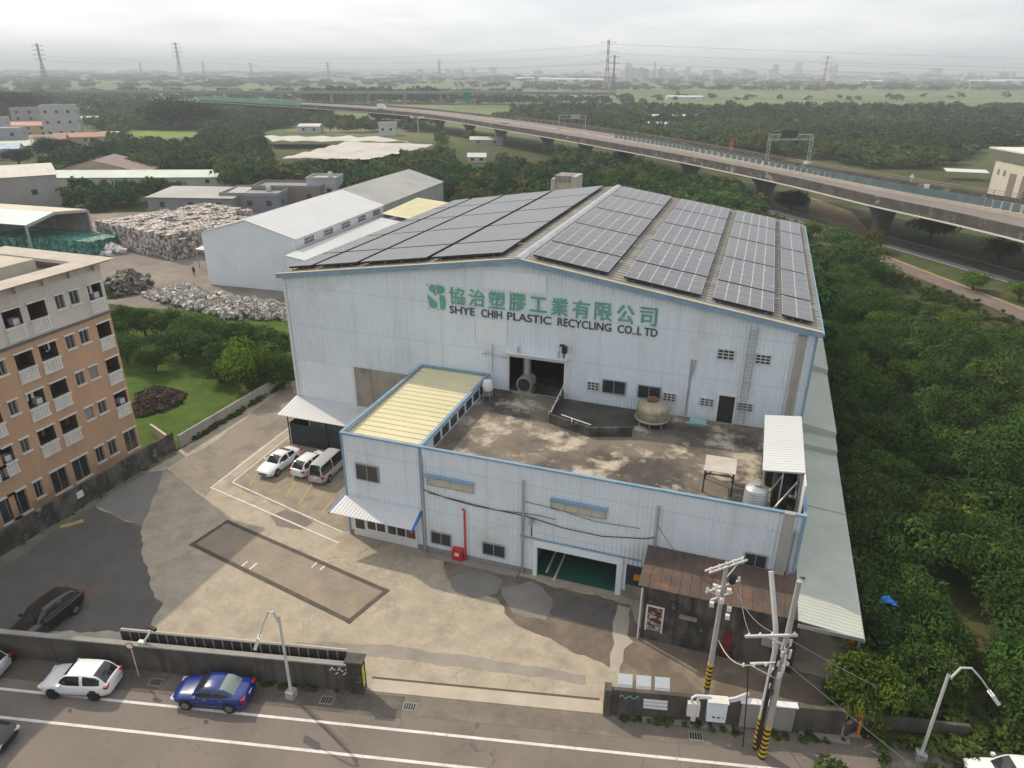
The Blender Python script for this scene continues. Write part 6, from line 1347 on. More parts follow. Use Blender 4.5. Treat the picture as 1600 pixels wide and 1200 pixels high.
i = 8; pier(CP[i], (CP[i+1]-CP[i]).normalized())
# green noise barrier at the far left end
m_ = MB()
for i in [k for k in range(60,len(NP)-1) if PIX((NP[k].x,NP[k].y,ZD+1))[0] < 472]:
    a,b = NP[i].lerp(FP[i],-0.02), NP[i+1].lerp(FP[i+1],-0.02); m_.bar((a.x,a.y,ZD+1.6),(b.x,b.y,ZD+1.6),0.3,3.0)
m_.build('noise_barrier', mat('teal_noise_barrier',(0.16,0.36,0.28),(0.2,0.42,0.33),scale=0.05,rough=0.7), hw)
# overhead sign gantries standing on the deck
def gantry(a, b, h, label, board, bcol, depth=1.0):
    a, b = Vector(a), Vector(b); t = thing('sign_gantry', label, 'sign gantry', tuple((a+b)/2)); d = (b-a).normalized(); n = Vector((-d.y,d.x,0)); m = MB(); r = 0.13
    for p in (a,b):
        for k in (-1,1):
            m.bar(p+n*k*depth/2,p+n*k*depth/2+Vector((0,0,h)),r*1.4,r*1.4)
        z = 0
        while z < h-1: m.bar(p-n*depth/2+Vector((0,0,z)),p+n*depth/2+Vector((0,0,z+1)),r*0.7); z += 1.0
    for zz in (h,h-1.4):
        for k in (-1,1): m.bar(a+n*k*depth/2+Vector((0,0,zz)),b+n*k*depth/2+Vector((0,0,zz)),r,r)
    L = (b-a).length; k = int(L/1.4)
    for j in range(k):
        p0 = a.lerp(b,j/k); p1_ = a.lerp(b,(j+1)/k); m.bar(p0+Vector((0,0,h-1.4 if j%2 else h))-n*depth/2,p1_+Vector((0,0,h if j%2 else h-1.4))-n*depth/2,r*0.6)
    m.build('frame', M['galv'], t)
    m = MB()
    for p in (a,b): m.obb(p+Vector((0,0,0.3)),d*0.9,n*0.9,Vector((0,0,0.3)))
    build_each(m, 'footing', M['ledge'], t)
    f0,f1,z0,z1 = board; m = MB(); c = a.lerp(b,(f0+f1)/2)-n*(depth/2+0.15); m.obb(c+Vector((0,0,(z0+z1)/2)),d*(L*(f1-f0)/2),n*0.06,Vector((0,0,(z1-z0)/2))); bo = m.build('sign_board', bcol, t)
    return t, (a,b,d,n,depth,L)
SG = mat('motorway_sign_green',(0.0,0.22,0.16),rough=0.5)
g1a, g1b = G(1197,257,ZD), G(1262,256,ZD)
gantry((g1a.x,g1a.y,ZD),(g1b.x,g1b.y,ZD),8.2,'steel gantry with a dark unlit message board over the near end of the highway',(0.22,0.6,7.4,9.4),mat('dark_green_board',(0.02,0.06,0.045),rough=0.5),1.6)
g2a, g2b = G(713,181,ZD), G(742,178,ZD)
_, gi = gantry((g2a.x,g2a.y,ZD),(g2b.x,g2b.y,ZD),8.6,'distant steel gantry with a bright green sign over the far bend of the highway',(0.35,0.72,7.8,12.2),SG,1.0)
g3a, g3b = G(873,208,ZD), G(914,209,ZD)
gantry((g3a.x,g3a.y,ZD),(g3b.x,g3b.y,ZD),7.2,'steel gantry with a pale sign back on the highway above the big roof',(0.45,0.8,5.8,7.6),M['alu'],1.0)
rb_ = G(1141,239,ZD); m_ = MB(); m_.box(rb_.x-0.6,rb_.x+0.6,rb_.y-0.4,rb_.y+0.4,ZD,ZD+3.4); m_.box(rb_.x-0.25,rb_.x+0.25,rb_.y-0.2,rb_.y+0.2,ZD+3.4,ZD+4.4)
single('red_cabinet', m_, mat('faded_red_cabinet',(0.45,0.10,0.06),rough=0.6), 'faded red roadside cabinet on the far side of the highway', 'cabinet')
for k,(x,y,lab) in enumerate(((1422,290,'small white camera post on the far edge of the highway'),(1446,300,'short white roadside box on the far edge of the highway'))):
    q = G(x,y,ZD); m_ = MB(); m_.box(q.x-0.15-0.35*k,q.x+0.15+0.35*k,q.y-0.2,q.y+0.2,ZD,ZD+2.6-0.9*k); m_.box(q.x-0.4,q.x+0.4,q.y-0.3,q.y+0.3,ZD+1.75-0.9*k,ZD+2.2-0.9*k); single('roadside_post', m_, M['white'], lab, 'post')
# tall light mast beside the piers
q = G(654,216); lm = thing('light_mast','tall mast with twin lamps in front of the highway piers','light mast',(q.x,q.y,0)); m_ = MB(); h_ = HT((654,216),184); m_.tube([(q.x,q.y,0),(q.x,q.y,h_)],0.28,8,0.16); m_.build('mast', M['lamp'], lm)
m_ = MB(); m_.bar((q.x-3.5,q.y,h_),(q.x+3,q.y,h_),0.15,0.15); m_.box(q.x-4.2,q.x-2.6,q.y-0.5,q.y+0.5,h_-0.3,h_+0.3); m_.box(q.x+0.8,q.x+3.6,q.y-0.5,q.y+0.5,h_-0.3,h_+0.6); m_.build('lamp_head', M['white'], lm)

# ================================================================== far rail viaduct, pylons, town, hills
rv = thing('rail_viaduct','thin dark rail viaduct crossing the plain behind the trees','viaduct',(-513,665,0)); m_ = MB(); m2_ = MB()
vp = [G(-200,140.5,12),G(0,141,12),G(400,142,12),G(800,143.2,12),G(960,144.2,12)]
for a,b in zip(vp[:-1],vp[1:]):
    m_.bar(a-Vector((0,0,1.2)),b-Vector((0,0,1.2)),9,2.6); k = int((b-a).length/34)
    for j in range(k): p = a.lerp(b,j/k); m2_.box(p.x-1.3,p.x+1.3,p.y-1.3,p.y+1.3,-0.1,9.6)
m_.build('deck', mat('dark_viaduct_concrete',(0.20,0.19,0.185),rough=0.9), rv); build_each(m2_, 'pier', M['conc'], rv)
def pylon(px_, base_y, top_y, label, cols=None, arms=3, aw=1.0, r=None):
    B = G(px_, base_y); h = HT((px_,base_y), top_y); t = thing('power_pylon', label, 'pylon', (B.x,B.y,-0.1)); D = (B-CAM).length; r = r or max(0.12, D*0.00026); w0, w1 = h*0.075, h*0.014
    lo = MB(); hi = MB(); P = lambda f,sx,sy: Vector((B.x+sx*(w0+(w1-w0)*min(1,f/0.62)), B.y+sy*(w0+(w1-w0)*min(1,f/0.62)), -0.1+h*f))
    lev = [0,0.12,0.23,0.33,0.42,0.50,0.57,0.64,0.71,0.78,0.85,0.92,1.0]
    bands = {}
    for i,(f0,f1) in enumerate(zip(lev[:-1],lev[1:])):
        m = (lo,hi)[i%2] if cols else lo
        for sx,sy in ((-1,-1),(1,-1),(1,1),(-1,1)): m.bar(P(f0,sx,sy),P(f1,sx,sy),r*1.5)
        for (a,b) in (((-1,-1),(1,-1)),((1,-1),(1,1)),((1,1),(-1,1)),((-1,1),(-1,-1))):
            m.bar(P(f0,*a),P(f1,*b),r*0.8); m.bar(P(f1,*a),P(f0,*b),r*0.8); m.bar(P(f1,*a),P(f1,*b),r*0.8)
    pm = cols or (M['galvd'],M['galvd'])
    lo.build('lattice', pm[0], t)
    if hi.v: hi.build('red_band', pm[1], t)
    am = MB(); ax = Vector((math.cos(0.35),math.sin(0.35),0)); ends = []
    for k in range(arms):
        z = h*(0.66+0.3*k/max(1,arms-1)); L = h*0.13*aw*(1.15-0.12*abs(k-(arms-1)/2))
        for s in (-1,1):
            e = Vector((B.x,B.y,z))+ax*s*L; am.bar(Vector((B.x,B.y,z+h*0.012)),e,r*1.2); am.bar(Vector((B.x,B.y,z-h*0.022)),e,r*1.0); am.bar(e,e-Vector((0,0,h*0.03)),r*1.0); ends.append(e-Vector((0,0,h*0.03)))
    am.build('crossarm', pm[0], t); return t, ends, h, B
M['galvd'] = mat('weathered_lattice_steel',(0.14,0.145,0.15),rough=0.6,metal=0.3)
M['wht'] = mat('pylon_white',(0.55,0.55,0.56),rough=0.6); M['rd2'] = mat('pylon_red',(0.42,0.10,0.08),rough=0.6)
E_ = {}
for key,a in {'A':(74,138,68,'grey lattice pylon above the village and the rail viaduct'),'B':(284,128,66,'tall grey lattice pylon above the huge dark tree'),'C':(946,160,62,'tallest red and white lattice pylon beyond the highway'),'D':(1283,150,87,'red-footed lattice pylon in the fields beyond the message board gantry'),
  'E':(514,124,97,'small hazy lattice pylon over the curve of the highway'),'F':(687,124,94,'small hazy lattice pylon between the bend pylon and the tall red one'),'G':(957,150,86,'shorter lattice pylon close behind the tallest red one'),'H':(320,121,97,'faint tiny lattice pylon just beside the tall grey one, town side'),'I':(394,121,98,'faint tiny lattice pylon between two clusters of hazy trees'),'J':(222,119,98,'faintest tiny lattice pylon beside the tall grey one, village side')}.items():
    E_[key] = pylon(a[0],a[1],a[2],a[3],cols=(M['wht'],M['rd2']) if key in 'CD' else None,arms=4 if key in 'AB' else 3)
def power(k0,k1,idx,sag,label,offf=None):
    a = E_[k0][1][idx] if isinstance(k0,str) else Vector(k0); b = E_[k1][1][idx] if isinstance(k1,str) else Vector(k1)
    D = ((a-CAM).length+(b-CAM).length)/2; wire(a,b,sag,label,max(0.03,D*0.00007),'greycable',24)
for i in (0,1,3,5): power('C','B',i,16,'power line from the tallest red pylon to the tall grey one, %s conductor' % ('lowest near','lowest far','middle','middle far','top','topmost')[i])
for i in (1,3,5): power('C',tuple(G(1640,100+i*3,0).lerp(CAM,0.0)) if False else (E_['C'][3].x+1500,E_['C'][3].y+900,20+i*7),i,10,'power line from the tallest red pylon towards the plain, %s conductor' % ('','lowest','','middle','','topmost')[i])
for i in (1,3): power('B','A',i,8,'power line between the two big grey pylons, %s conductor' % ('','lower','','upper')[i])
for i in (1,3): power('D',(E_['D'][3].x+1400,E_['D'][3].y+300,25+i*6),i,14,'power line from the red-footed pylon towards the plain, %s conductor' % ('','lower','','upper')[i])
# far town on the horizon: each block a thing of its own
TM = [mat('hazy_town_wall',c,tuple(k*0.8 for k in c),scale=0.02,rough=0.8) for c in ((0.5,0.5,0.52),(0.42,0.43,0.46),(0.58,0.56,0.53),(0.36,0.37,0.40))]
rt = np.random.default_rng(11); tb = []
for (x0,x1,n,y0,y1,h0,h1) in ((640,940,22,119,125,10,30),(960,1240,40,120,128,15,42),(1240,1600,42,121,129,10,32),(440,640,10,119,124,8,20),(150,420,8,118,123,8,18)):
    for k in range(n): tb.append((rt.uniform(x0,x1), rt.uniform(y0,y1), rt.uniform(h0,h1), rt.uniform(14,42)))
tb += [(1245,122,66,30),(1210,122,58,22),(1295,122,56,20),(1303,122,56,20),(980,121,60,22),(1022,121,62,10),(1455,123,48,40),(1465,124,44,30),(770,120,40,26),(740,119,36,20),(700,120,30,18)]
def town_mesh(seed):
    r = np.random.default_rng(seed); m = MB(); m.box(-.5,.5,-.5,.5,0,1); w = r.uniform(.2,.4); m.box(-w/2,w/2,-w/2,w/2,1.0,1.0+r.uniform(.06,.16)); m.box(-.53,.53,-.53,.53,0.94,0.97)
    return m
tms = []
for k in range(4):
    m = town_mesh(k); me = bpy.data.meshes.new('town_building'); me.from_pydata(m.v,[],m.f); me.materials.append(TM[k]); me.update(); tms.append(me)
for k,(x,y,h,w) in enumerate(tb):
    B = G(x,y); o = bpy.data.objects.new('town_building', tms[k%4]); COL.objects.link(o); o.location = (B.x,B.y,-0.1); o.scale = (w,w*0.8,h); o.rotation_euler = (0,0,rt.uniform(0,1.5))
    tag(o,'hazy grey town block on the horizon beyond the fields','building','hazy town blocks along the horizon')
for k,(x,y,w) in enumerate(((905,128,150),(860,127,70),(1540,130,120),(1580,129,160),(1360,131,60),(820,126,60))):
    B = G(x,y); m = MB(); m.box(-w/2,w/2,-12,12,0,7); m.add([(-w/2,-12,7),(w/2,-12,7),(w/2,0,10),(-w/2,0,10),(-w/2,12,7),(w/2,12,7)],[(0,1,2,3),(3,2,5,4)]); m.xf(Matrix.Translation((B.x,B.y,-0.1)) @ Matrix.Rotation(0.33,4,'Z'))
    single('far_shed', m, M['roofwhite'], 'pale long shed on the far plain below the town', 'shed', 'pale long sheds on the far plain')
hl_ = MB(); rh = np.random.default_rng(5); K = 60; ring = []
for i in range(K+1):
    f = i/K; x = -300+f*2300; d = ray(x,100); d = Vector((d.x,d.y,0)).normalized(); prof = 30+70*math.exp(-((x-180)/260)**2)+30*math.exp(-((x-700)/120)**2)+rh.normal(0,6)
    a = CAM+d*8600; b = CAM+d*9600; ring.append(((a.x,a.y,-5),(b.x,b.y,max(20,prof))))
V = [p for q in ring for p in q]; hl_.smooth = True; hl_.add(V,[(2*i,2*i+2,2*i+3,2*i+1) for i in range(K)]); hl_.add([(q[1][0]*1.06,q[1][1]*1.06,-5) for q in ring]+[q[1] for q in ring],[(i,i+1,K+2+i,K+1+i) for i in range(K)])
structure('hills', hl_, mat('far_hill',(0.07,0.10,0.06),rough=0.95,spec=0.1))
# ================================================================== vehicles
def carpaint(name, c, rough=0.28, metal=0.0):
    m = mat(name, c, tuple(k*0.96 for k in c), scale=2, rough=rough, metal=metal, spec=0.6); b = m.node_tree.nodes['Principled BSDF']; b.inputs['Coat Weight'].default_value = 0.5; b.inputs['Coat Roughness'].default_value = 0.08; return m
M['tyre'] = mat('tyre_rubber',(0.02,0.02,0.02),rough=0.9); M['rim'] = mat('alloy_rim',(0.35,0.35,0.36),rough=0.35,metal=0.8)
M['rimdark'] = mat('dark_rim',(0.05,0.05,0.05),rough=0.4,metal=0.6)
M['carglass'] = mat('car_glass',(0.02,0.024,0.028),rough=0.05,spec=0.8); M['paleglass'] = mat('painted_reflection_glass',(0.20,0.24,0.22),rough=0.08,spec=0.8)  # paleglass carries a pale reflection in its base colour
M['headlamp'] = mat('headlamp_lens',(0.6,0.62,0.65),rough=0.12); M['taillamp'] = mat('tail_lamp_red',(0.35,0.015,0.015),rough=0.2)
def car(name, label, cat, loc, heading, paint, L=4.5, W=1.82, H=1.5, prof=None, gh=None, roofpaint=None, glassr=None, rim='rim', group=None, belt_drop=0.0, handle=False):
    """local +x is the nose. prof: hood/belt/boot line [(x, z, halfwidth factor)], gh: greenhouse x stations (base front, top front, top rear, base rear)"""
    t = thing(name, label, cat, (0,0,0), group); hw = W/2
    n = 33; xs = [L/2*math.sin((k/(n-1)-0.5)*math.pi) for k in range(n)]
    px_ = [p[0]*L/2 for p in prof]; pz = [p[1]*H for p in prof]
    m = MB(); m.smooth = True; rings = []
    for x in xs:
        u = abs(x)/(L/2); wx = hw*(1-0.20*max(0,(u-0.72)/0.28)**1.8 - (0.10 if u > 0.995 else 0)); zb = 0.22+0.12*max(0,(u-0.8)/0.2); zt = float(np.interp(x, px_, pz)); 
        if u > 0.985: zt -= 0.05
        zs = zt-0.10; mid = (zb+zs)/2
        half = [(0.0,zb),(wx*0.86,zb),(wx*0.97,zb+0.12),(wx,mid*0.98),(wx*0.985,zs-0.05),(wx*0.955,zs+0.03),(wx*0.86,zt-0.012),(wx*0.45,zt+0.018),(0.0,zt+0.025)]
        ring = [(x,y,z) for y,z in half]+[(x,-y,z) for y,z in half[-2:0:-1]]; rings.append(ring)
    k = len(rings[0]); V = [p for r in rings for p in r]; m.add(V,[(i*k+j,(i+1)*k+j,(i+1)*k+(j+1)%k,i*k+(j+1)%k) for i in range(n-1) for j in range(k)]+[tuple(range(k)),tuple(range((n-1)*k,n*k))[::-1]])
    m.build('body', paint, t, sharp=50)
    bf, tf, tr_, br = [g*L/2 for g in gh]; zt = lambda x: float(np.interp(x,px_,pz)); wb, wt = hw*0.93, hw*0.74
    # cabin: one continuous lofted shell split into painted shell, windshield, rear window and side glass
    cx_ = [br, br+(tr_-br)*0.35, br+(tr_-br)*0.72, tr_, tr_+(tf-tr_)*0.25, tr_+(tf-tr_)*0.5, tr_+(tf-tr_)*0.75, tf, tf+(bf-tf)*0.28, tf+(bf-tf)*0.65, bf]
    cz = [zt(br)+0.0, zt(br)+(H-zt(br))*0.50, zt(br)+(H-zt(br))*0.86, H-0.045, H-0.012, H, H-0.008, H-0.04, zt(bf)+(H-zt(bf))*0.80, zt(bf)+(H-zt(bf))*0.42, zt(bf)]
    xs2 = np.linspace(br, bf, 31)
    # Catmull-Rom through the roof line
    def cr_(x):
        i = max(0, min(len(cx_)-2, int(np.searchsorted(cx_, x))-1)); x0,x1 = cx_[i],cx_[i+1]; t_ = (x-x0)/(x1-x0)
        z0,z1 = cz[i],cz[i+1]; zm, zp = cz[max(i-1,0)], cz[min(i+2,len(cz)-1)]; m0, m1 = (z1-zm)/2, (zp-z0)/2
        return (2*t_**3-3*t_**2+1)*z0+(t_**3-2*t_**2+t_)*m0+(-2*t_**3+3*t_**2)*z1+(t_**3-t_**2)*m1
    rings2 = []
    for x in xs2:
        zb = zt(x)-0.03; z = max(cr_(x), zb+0.01); f = (z-zb)/(H-zt(0)+0.03); u = abs((x-(bf+br)/2)/((bf-br)/2)); wbx = wb*(1-0.16*u**4); we = wbx+(wt-wb)*f-0.02*f
        rings2.append([(x,wbx,zb),(x,(wbx+we)/2+0.035*f,(zb+z-0.05)/2),(x,we,z-0.05),(x,we*0.86,z-0.006),(x,we*0.45,z+0.018*f),(x,0,z+0.025*f)])
    def cab(nm, sel, matl, s_list=(1,-1)):
        m = MB(); m.smooth = True; V = []; F = []
        for s in s_list:
            o = len(V); V += [(p[0],s*p[1],p[2]) for r in rings2 for p in r]
            for i in range(30):
                for j in range(5):
                    if sel((xs2[i]+xs2[i+1])/2, j): q = (o+i*6+j, o+(i+1)*6+j, o+(i+1)*6+j+1, o+i*6+j+1); F.append(q if s > 0 else q[::-1])
        used = sorted({i for f in F for i in f}); mp_ = {k_:n_ for n_,k_ in enumerate(used)}
        m.add([V[i] for i in used], [[mp_[i] for i in f] for f in F]); return m.build(nm, matl, t, sharp=70)
    top_ = lambda j: j >= 2; xm = (tf+tr_)/2-0.02*L
    ws = lambda x,j: j >= 3 and x > tf-0.02; rw = lambda x,j: j >= 3 and x < tr_+0.02
    sw = lambda x,j: j <= 1 and (br+0.30*(tr_-br)+0.12 < x < tf+(bf-tf)*0.72) and not (abs(x-xm) < 0.05*L*0.35)
    cab('windshield', ws, M['carglass']); cab('rear_window', rw, glassr or M['carglass'])
    for s in (1,-1): cab('side_window', sw, M['carglass'], (s,))
    cab('roof', lambda x,j: not (ws(x,j) or rw(x,j) or sw(x,j)), roofpaint or paint)
    wr = 0.335; 
    for x in (L*0.295,-L*0.29):
        for s in (-1,1):
            a = MB(); a.disc((x,s*(hw-0.03),wr+0.02),(0,1,0),wr+0.065,0.055,18); a.build('wheel_arch', M['black'], t)
            a = MB(); a.disc((x,s*(hw-0.06),wr),(0,1,0),wr,0.24,20); w_ = a.build('wheel', M['tyre'], t)
            a = MB(); a.disc((x,s*(hw+0.063),wr),(0,1,0),wr*0.66,0.012,14)
            for q in range(5):
                an_ = q*2*math.pi/5; a.bar((x,s*(hw+0.072),wr),(x+wr*0.6*math.cos(an_),s*(hw+0.072),wr+wr*0.6*math.sin(an_)),0.05,0.02,up=(0,1,0))
            a.build('rim', M[rim], w_)
    zf = zt(L/2*0.9); zb_ = zt(-L/2*0.9)
    for s in (-1,1):
        a = MB(); a.obb((L/2-0.13,s*hw*0.70,zf-0.16),(0.12,-s*0.035,0.02),(0.03,s*0.2,0),(0,0,0.07)); a.build('headlight', M['headlamp'], t)
        a = MB(); a.obb((-L/2+0.11,s*hw*0.74,zb_-0.14),(0.10,s*0.03,0),(-0.03,s*0.18,0),(0,0,0.08)); a.build('taillight', M['taillamp'], t)
        a = MB(); a.obb((bf-0.32,s*(hw+0.07),zt(bf-0.3)+0.06),(0.09,0,0),(0,0.09,0),(0,0,0.07)); a.build('mirror', paint, t)
        if handle:
            a = MB()
            for x in (0.1,-L*0.19): a.obb((x,s*(hw*0.985+0.012),zt(0)-0.17),(0.10,0,0),(0,0.015,0),(0,0,0.018))
            a.build('door_handle', M['rim'], t)
    a = MB(); a.obb((-L/2+0.005,0,zb_-0.22),(0.012,0,0),(0,0.19,0),(0,0,0.06)); a.build('licence_plate', M['plate'], t)
    a = MB(); a.obb((L/2-0.02,0,0.48),(0.03,0,0),(0,hw*0.5,0),(0,0,0.09)); a.build('grille', M['black'], t)
    t.location = loc; t.rotation_euler = (0,0,heading); return t
SEDAN = dict(prof=[(-1,0.60),(-0.93,0.71),(-0.62,0.735),(0.3,0.665),(0.5,0.645),(0.85,0.56),(1,0.46)], gh=(0.44,0.10,-0.34,-0.70))
HATCH = dict(prof=[(-1,0.58),(-0.95,0.65),(-0.7,0.64),(0.35,0.62),(0.55,0.60),(0.88,0.52),(1,0.42)], gh=(0.50,0.16,-0.62,-0.93))
SUV = dict(prof=[(-1,0.56),(-0.95,0.66),(-0.7,0.66),(0.3,0.63),(0.5,0.615),(0.86,0.55),(1,0.43)], gh=(0.46,0.14,-0.60,-0.93))
VAN = dict(prof=[(-1,0.48),(-0.97,0.52),(0.5,0.52),(0.75,0.50),(0.93,0.44),(1,0.34)], gh=(0.82,0.50,-0.88,-0.985))
road_ang = math.atan2(RD.y, RD.x)
wpaint = carpaint('white_car_paint',(0.74,0.75,0.76)); bpaint = carpaint('blue_car_paint',(0.006,0.026,0.19),0.22); kpaint = carpaint('black_car_paint',(0.008,0.008,0.010),0.2); spaint = carpaint('silver_car_paint',(0.42,0.42,0.42),0.32,0.15); gpaint = carpaint('pale_silver_car_paint',(0.56,0.58,0.60),0.3,0.3)
def mid(p, q, z=0.6): a, b = G(*p, z), G(*q, z); return ((a.x+b.x)/2, (a.y+b.y)/2)
Z_ = -0.03
c = RS(-11.15,0.72); car('parked_car','white coupe style SUV with black windows and dark wheels parked on the roadside','car',(c[0],c[1],Z_),road_ang+math.pi+0.06,wpaint,4.25,1.86,1.62,rim='rimdark',**SUV)
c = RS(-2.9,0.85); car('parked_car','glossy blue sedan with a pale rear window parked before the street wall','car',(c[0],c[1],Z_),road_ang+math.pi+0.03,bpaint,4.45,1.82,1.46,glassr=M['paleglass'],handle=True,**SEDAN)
c = RS(-18.7,0.9); car('parked_car','pale silver car cut off by the edge of the view','car',(c[0],c[1],Z_),road_ang+math.pi+0.05,gpaint,4.5,1.82,1.5,**HATCH)
a, b = G(45,975,0.7), G(105,925,0.7); cpos = ((G(70,962,0.75).x),(G(70,962,0.75).y)); hd = math.atan2(G(30,985,0.5).y-G(110,925,0.5).y, G(30,985,0.5).x-G(110,925,0.5).x)
car('parked_car','long black SUV parked on the dark asphalt behind the long street wall','car',(cpos[0],cpos[1],0.012),hd,kpaint,4.85,1.92,1.72,**SUV)
for (pa,pb,lab,pt_,L,W,H,shape,nose) in (((412,740),(460,706),'white sedan parked nose out, farthest from the office of three cars',wpaint,4.6,1.78,1.46,SEDAN,1),((462,742),(508,708),'white hatchback with red tail lamps parked between the sedan and the van',wpaint,4.2,1.72,1.5,HATCH,-1),((492,752),(535,712),'silver grey van parked beside the office wall',spaint,4.7,1.75,1.95,VAN,-1)):
    A, B = G(*pa,0.5), G(*pb,0.5); c = ((A.x+B.x)/2,(A.y+B.y)/2); h = math.atan2(A.y-B.y,A.x-B.x)
    car('parked_car',lab,'car',(c[0],c[1],0.014),h+(0 if nose>0 else math.pi),pt_,L,W,H,group='cars parked beside the office',**shape)
q = G(1572,1196,0.9); car('white_car','white car with a dark windshield cut off by the corner below the street lamp','car',(q.x+0.5,q.y-0.35,Z_),road_ang+math.pi,wpaint,4.6,1.82,1.6,**HATCH)
q = G(-42,1152,0.4); car('black_car','black car of which only the nose shows in the outer lane','car',(q.x,q.y,Z_),road_ang,kpaint,4.4,1.8,1.5,**SEDAN)
# highway traffic
i = min(range(len(CP)-1), key=lambda k:(CP[k]-Vector(G(788,193,ZD)[:2])).length); dv_ = (CP[i]-CP[i+1]).normalized(); q = G(788,193,ZD)
car('highway_car','small silver car driving on the highway above the orchard','car',(q.x,q.y,ZD+0.02),math.atan2(dv_.y,dv_.x),gpaint,4.5,1.8,1.5,**SEDAN)
q = G(597,172,ZD); i = min(range(len(CP)-1), key=lambda k:(CP[k]-Vector(q[:2])).length); dv_ = (CP[i]-CP[i+1]).normalized(); hdg = math.atan2(dv_.y,dv_.x)
tr_ = thing('box_truck','white box truck far off on the highway','truck',(q.x,q.y,ZD+0.02)); ORIG[tr_.name] = Vector((0,0,0))
MB().box(-3.8,1.6,-1.2,1.2,0.9,3.6).build('cargo_box', M['white'], tr_); m_ = MB(); m_.box(1.75,3.5,-1.1,1.1,0.5,1.5); m_.hexa([(1.75,-1.1,1.5),(3.5,-1.1,1.5),(3.5,1.1,1.5),(1.75,1.1,1.5)],[(1.75,-1.0,2.7),(3.0,-1.0,2.7),(3.0,1.0,2.7),(1.75,1.0,2.7)]); m_.build('cab', M['patch'], tr_)
for x in (2.6,-1.8,-2.9):
    for s in (-1,1): m_ = MB(); m_.disc((x,s*1.05,0.48),(0,1,0),0.48,0.28,14); m_.build('wheel', M['tyre'], tr_)
m_ = MB(); m_.box(-3.8,3.2,-0.5,0.5,0.55,0.9); m_.build('chassis', M['black'], tr_)
tr_.rotation_euler = (0,0,hdg)
# potted shrub boxes by the office and signboard
# ================================================================== person in the scrap yard
pb = G(304,431); pe = thing('person','person in dark clothes walking across the scrap yard','person',(pb.x,pb.y,-0.05)); ORIG[pe.name] = Vector((0,0,0))
def skin(name, verts, edges, radii, matl, parent, sub=1):
    me = bpy.data.meshes.new(name); me.from_pydata(verts, edges, []); o = bpy.data.objects.new(name, me); COL.objects.link(o)
    md = o.modifiers.new('skin','SKIN'); sv = me.skin_vertices[0].data if me.skin_vertices else None
    if sv is None:
        bm = bmesh.new(); bm.from_mesh(me); bm.verts.layers.skin.verify(); bm.to_mesh(me); bm.free(); sv = me.skin_vertices[0].data
    for v,r in zip(sv, radii): v.radius = (r,r)
    sv[0].use_root = True
    ss = o.modifiers.new('sub','SUBSURF'); ss.levels = sub; ss.render_levels = sub
    bpy.context.view_layer.update(); dg = bpy.context.evaluated_depsgraph_get(); m2 = bpy.data.meshes.new_from_object(o.evaluated_get(dg)); bpy.data.objects.remove(o)
    m2.materials.clear(); m2.materials.append(matl); m2.polygons.foreach_set('use_smooth',[True]*len(m2.polygons)); o2 = bpy.data.objects.new(name, m2); COL.objects.link(o2); o2.parent = parent; return o2
v = [(0,0,0.95),(0.09,0.02,0.90),(0.11,0.14,0.50),(0.11,0.05,0.08),(0.12,0.22,0.05),(-0.09,-0.02,0.90),(-0.11,-0.06,0.50),(-0.11,-0.28,0.12),(-0.12,-0.16,0.05),(0,0.02,1.18),(0,0.03,1.40),(0.19,0.02,1.40),(0.24,-0.10,1.13),(0.23,0.02,0.90),(0.23,0.06,0.80),(-0.19,0.02,1.40),(-0.25,0.10,1.13),(-0.22,0.26,0.96),(-0.21,0.32,0.88),(0,0.05,1.52),(0,0.07,1.64),(0,0.08,1.72)]
e = [(0,1),(1,2),(2,3),(3,4),(0,5),(5,6),(6,7),(7,8),(0,9),(9,10),(10,11),(11,12),(12,13),(13,14),(10,15),(15,16),(16,17),(17,18),(10,19),(19,20),(20,21)]
r = [0.14,0.10,0.07,0.05,0.045,0.10,0.07,0.05,0.045,0.14,0.13,0.075,0.05,0.04,0.045,0.075,0.05,0.04,0.045,0.06,0.10,0.085]
skin('body', v, e, r, mat('dark_clothing',(0.035,0.035,0.045),(0.06,0.05,0.045),scale=4,rough=0.9), pe)
m_ = MB(); m_.smooth = True; m_.lathe([(0.02,1.60),(0.10,1.61),(0.115,1.68),(0.10,1.76),(0.03,1.79)],(0,0.065,0),12); m_.build('hair', M['black'], pe)
m_ = MB(); m_.smooth = True; m_.lathe([(0.03,1.53),(0.075,1.56),(0.085,1.64),(0.06,1.70)],(0,0.105,0),10); m_.build('face', mat('skin_tone',(0.38,0.23,0.16),rough=0.6), pe)
pe.rotation_euler = (0,0,0.6)
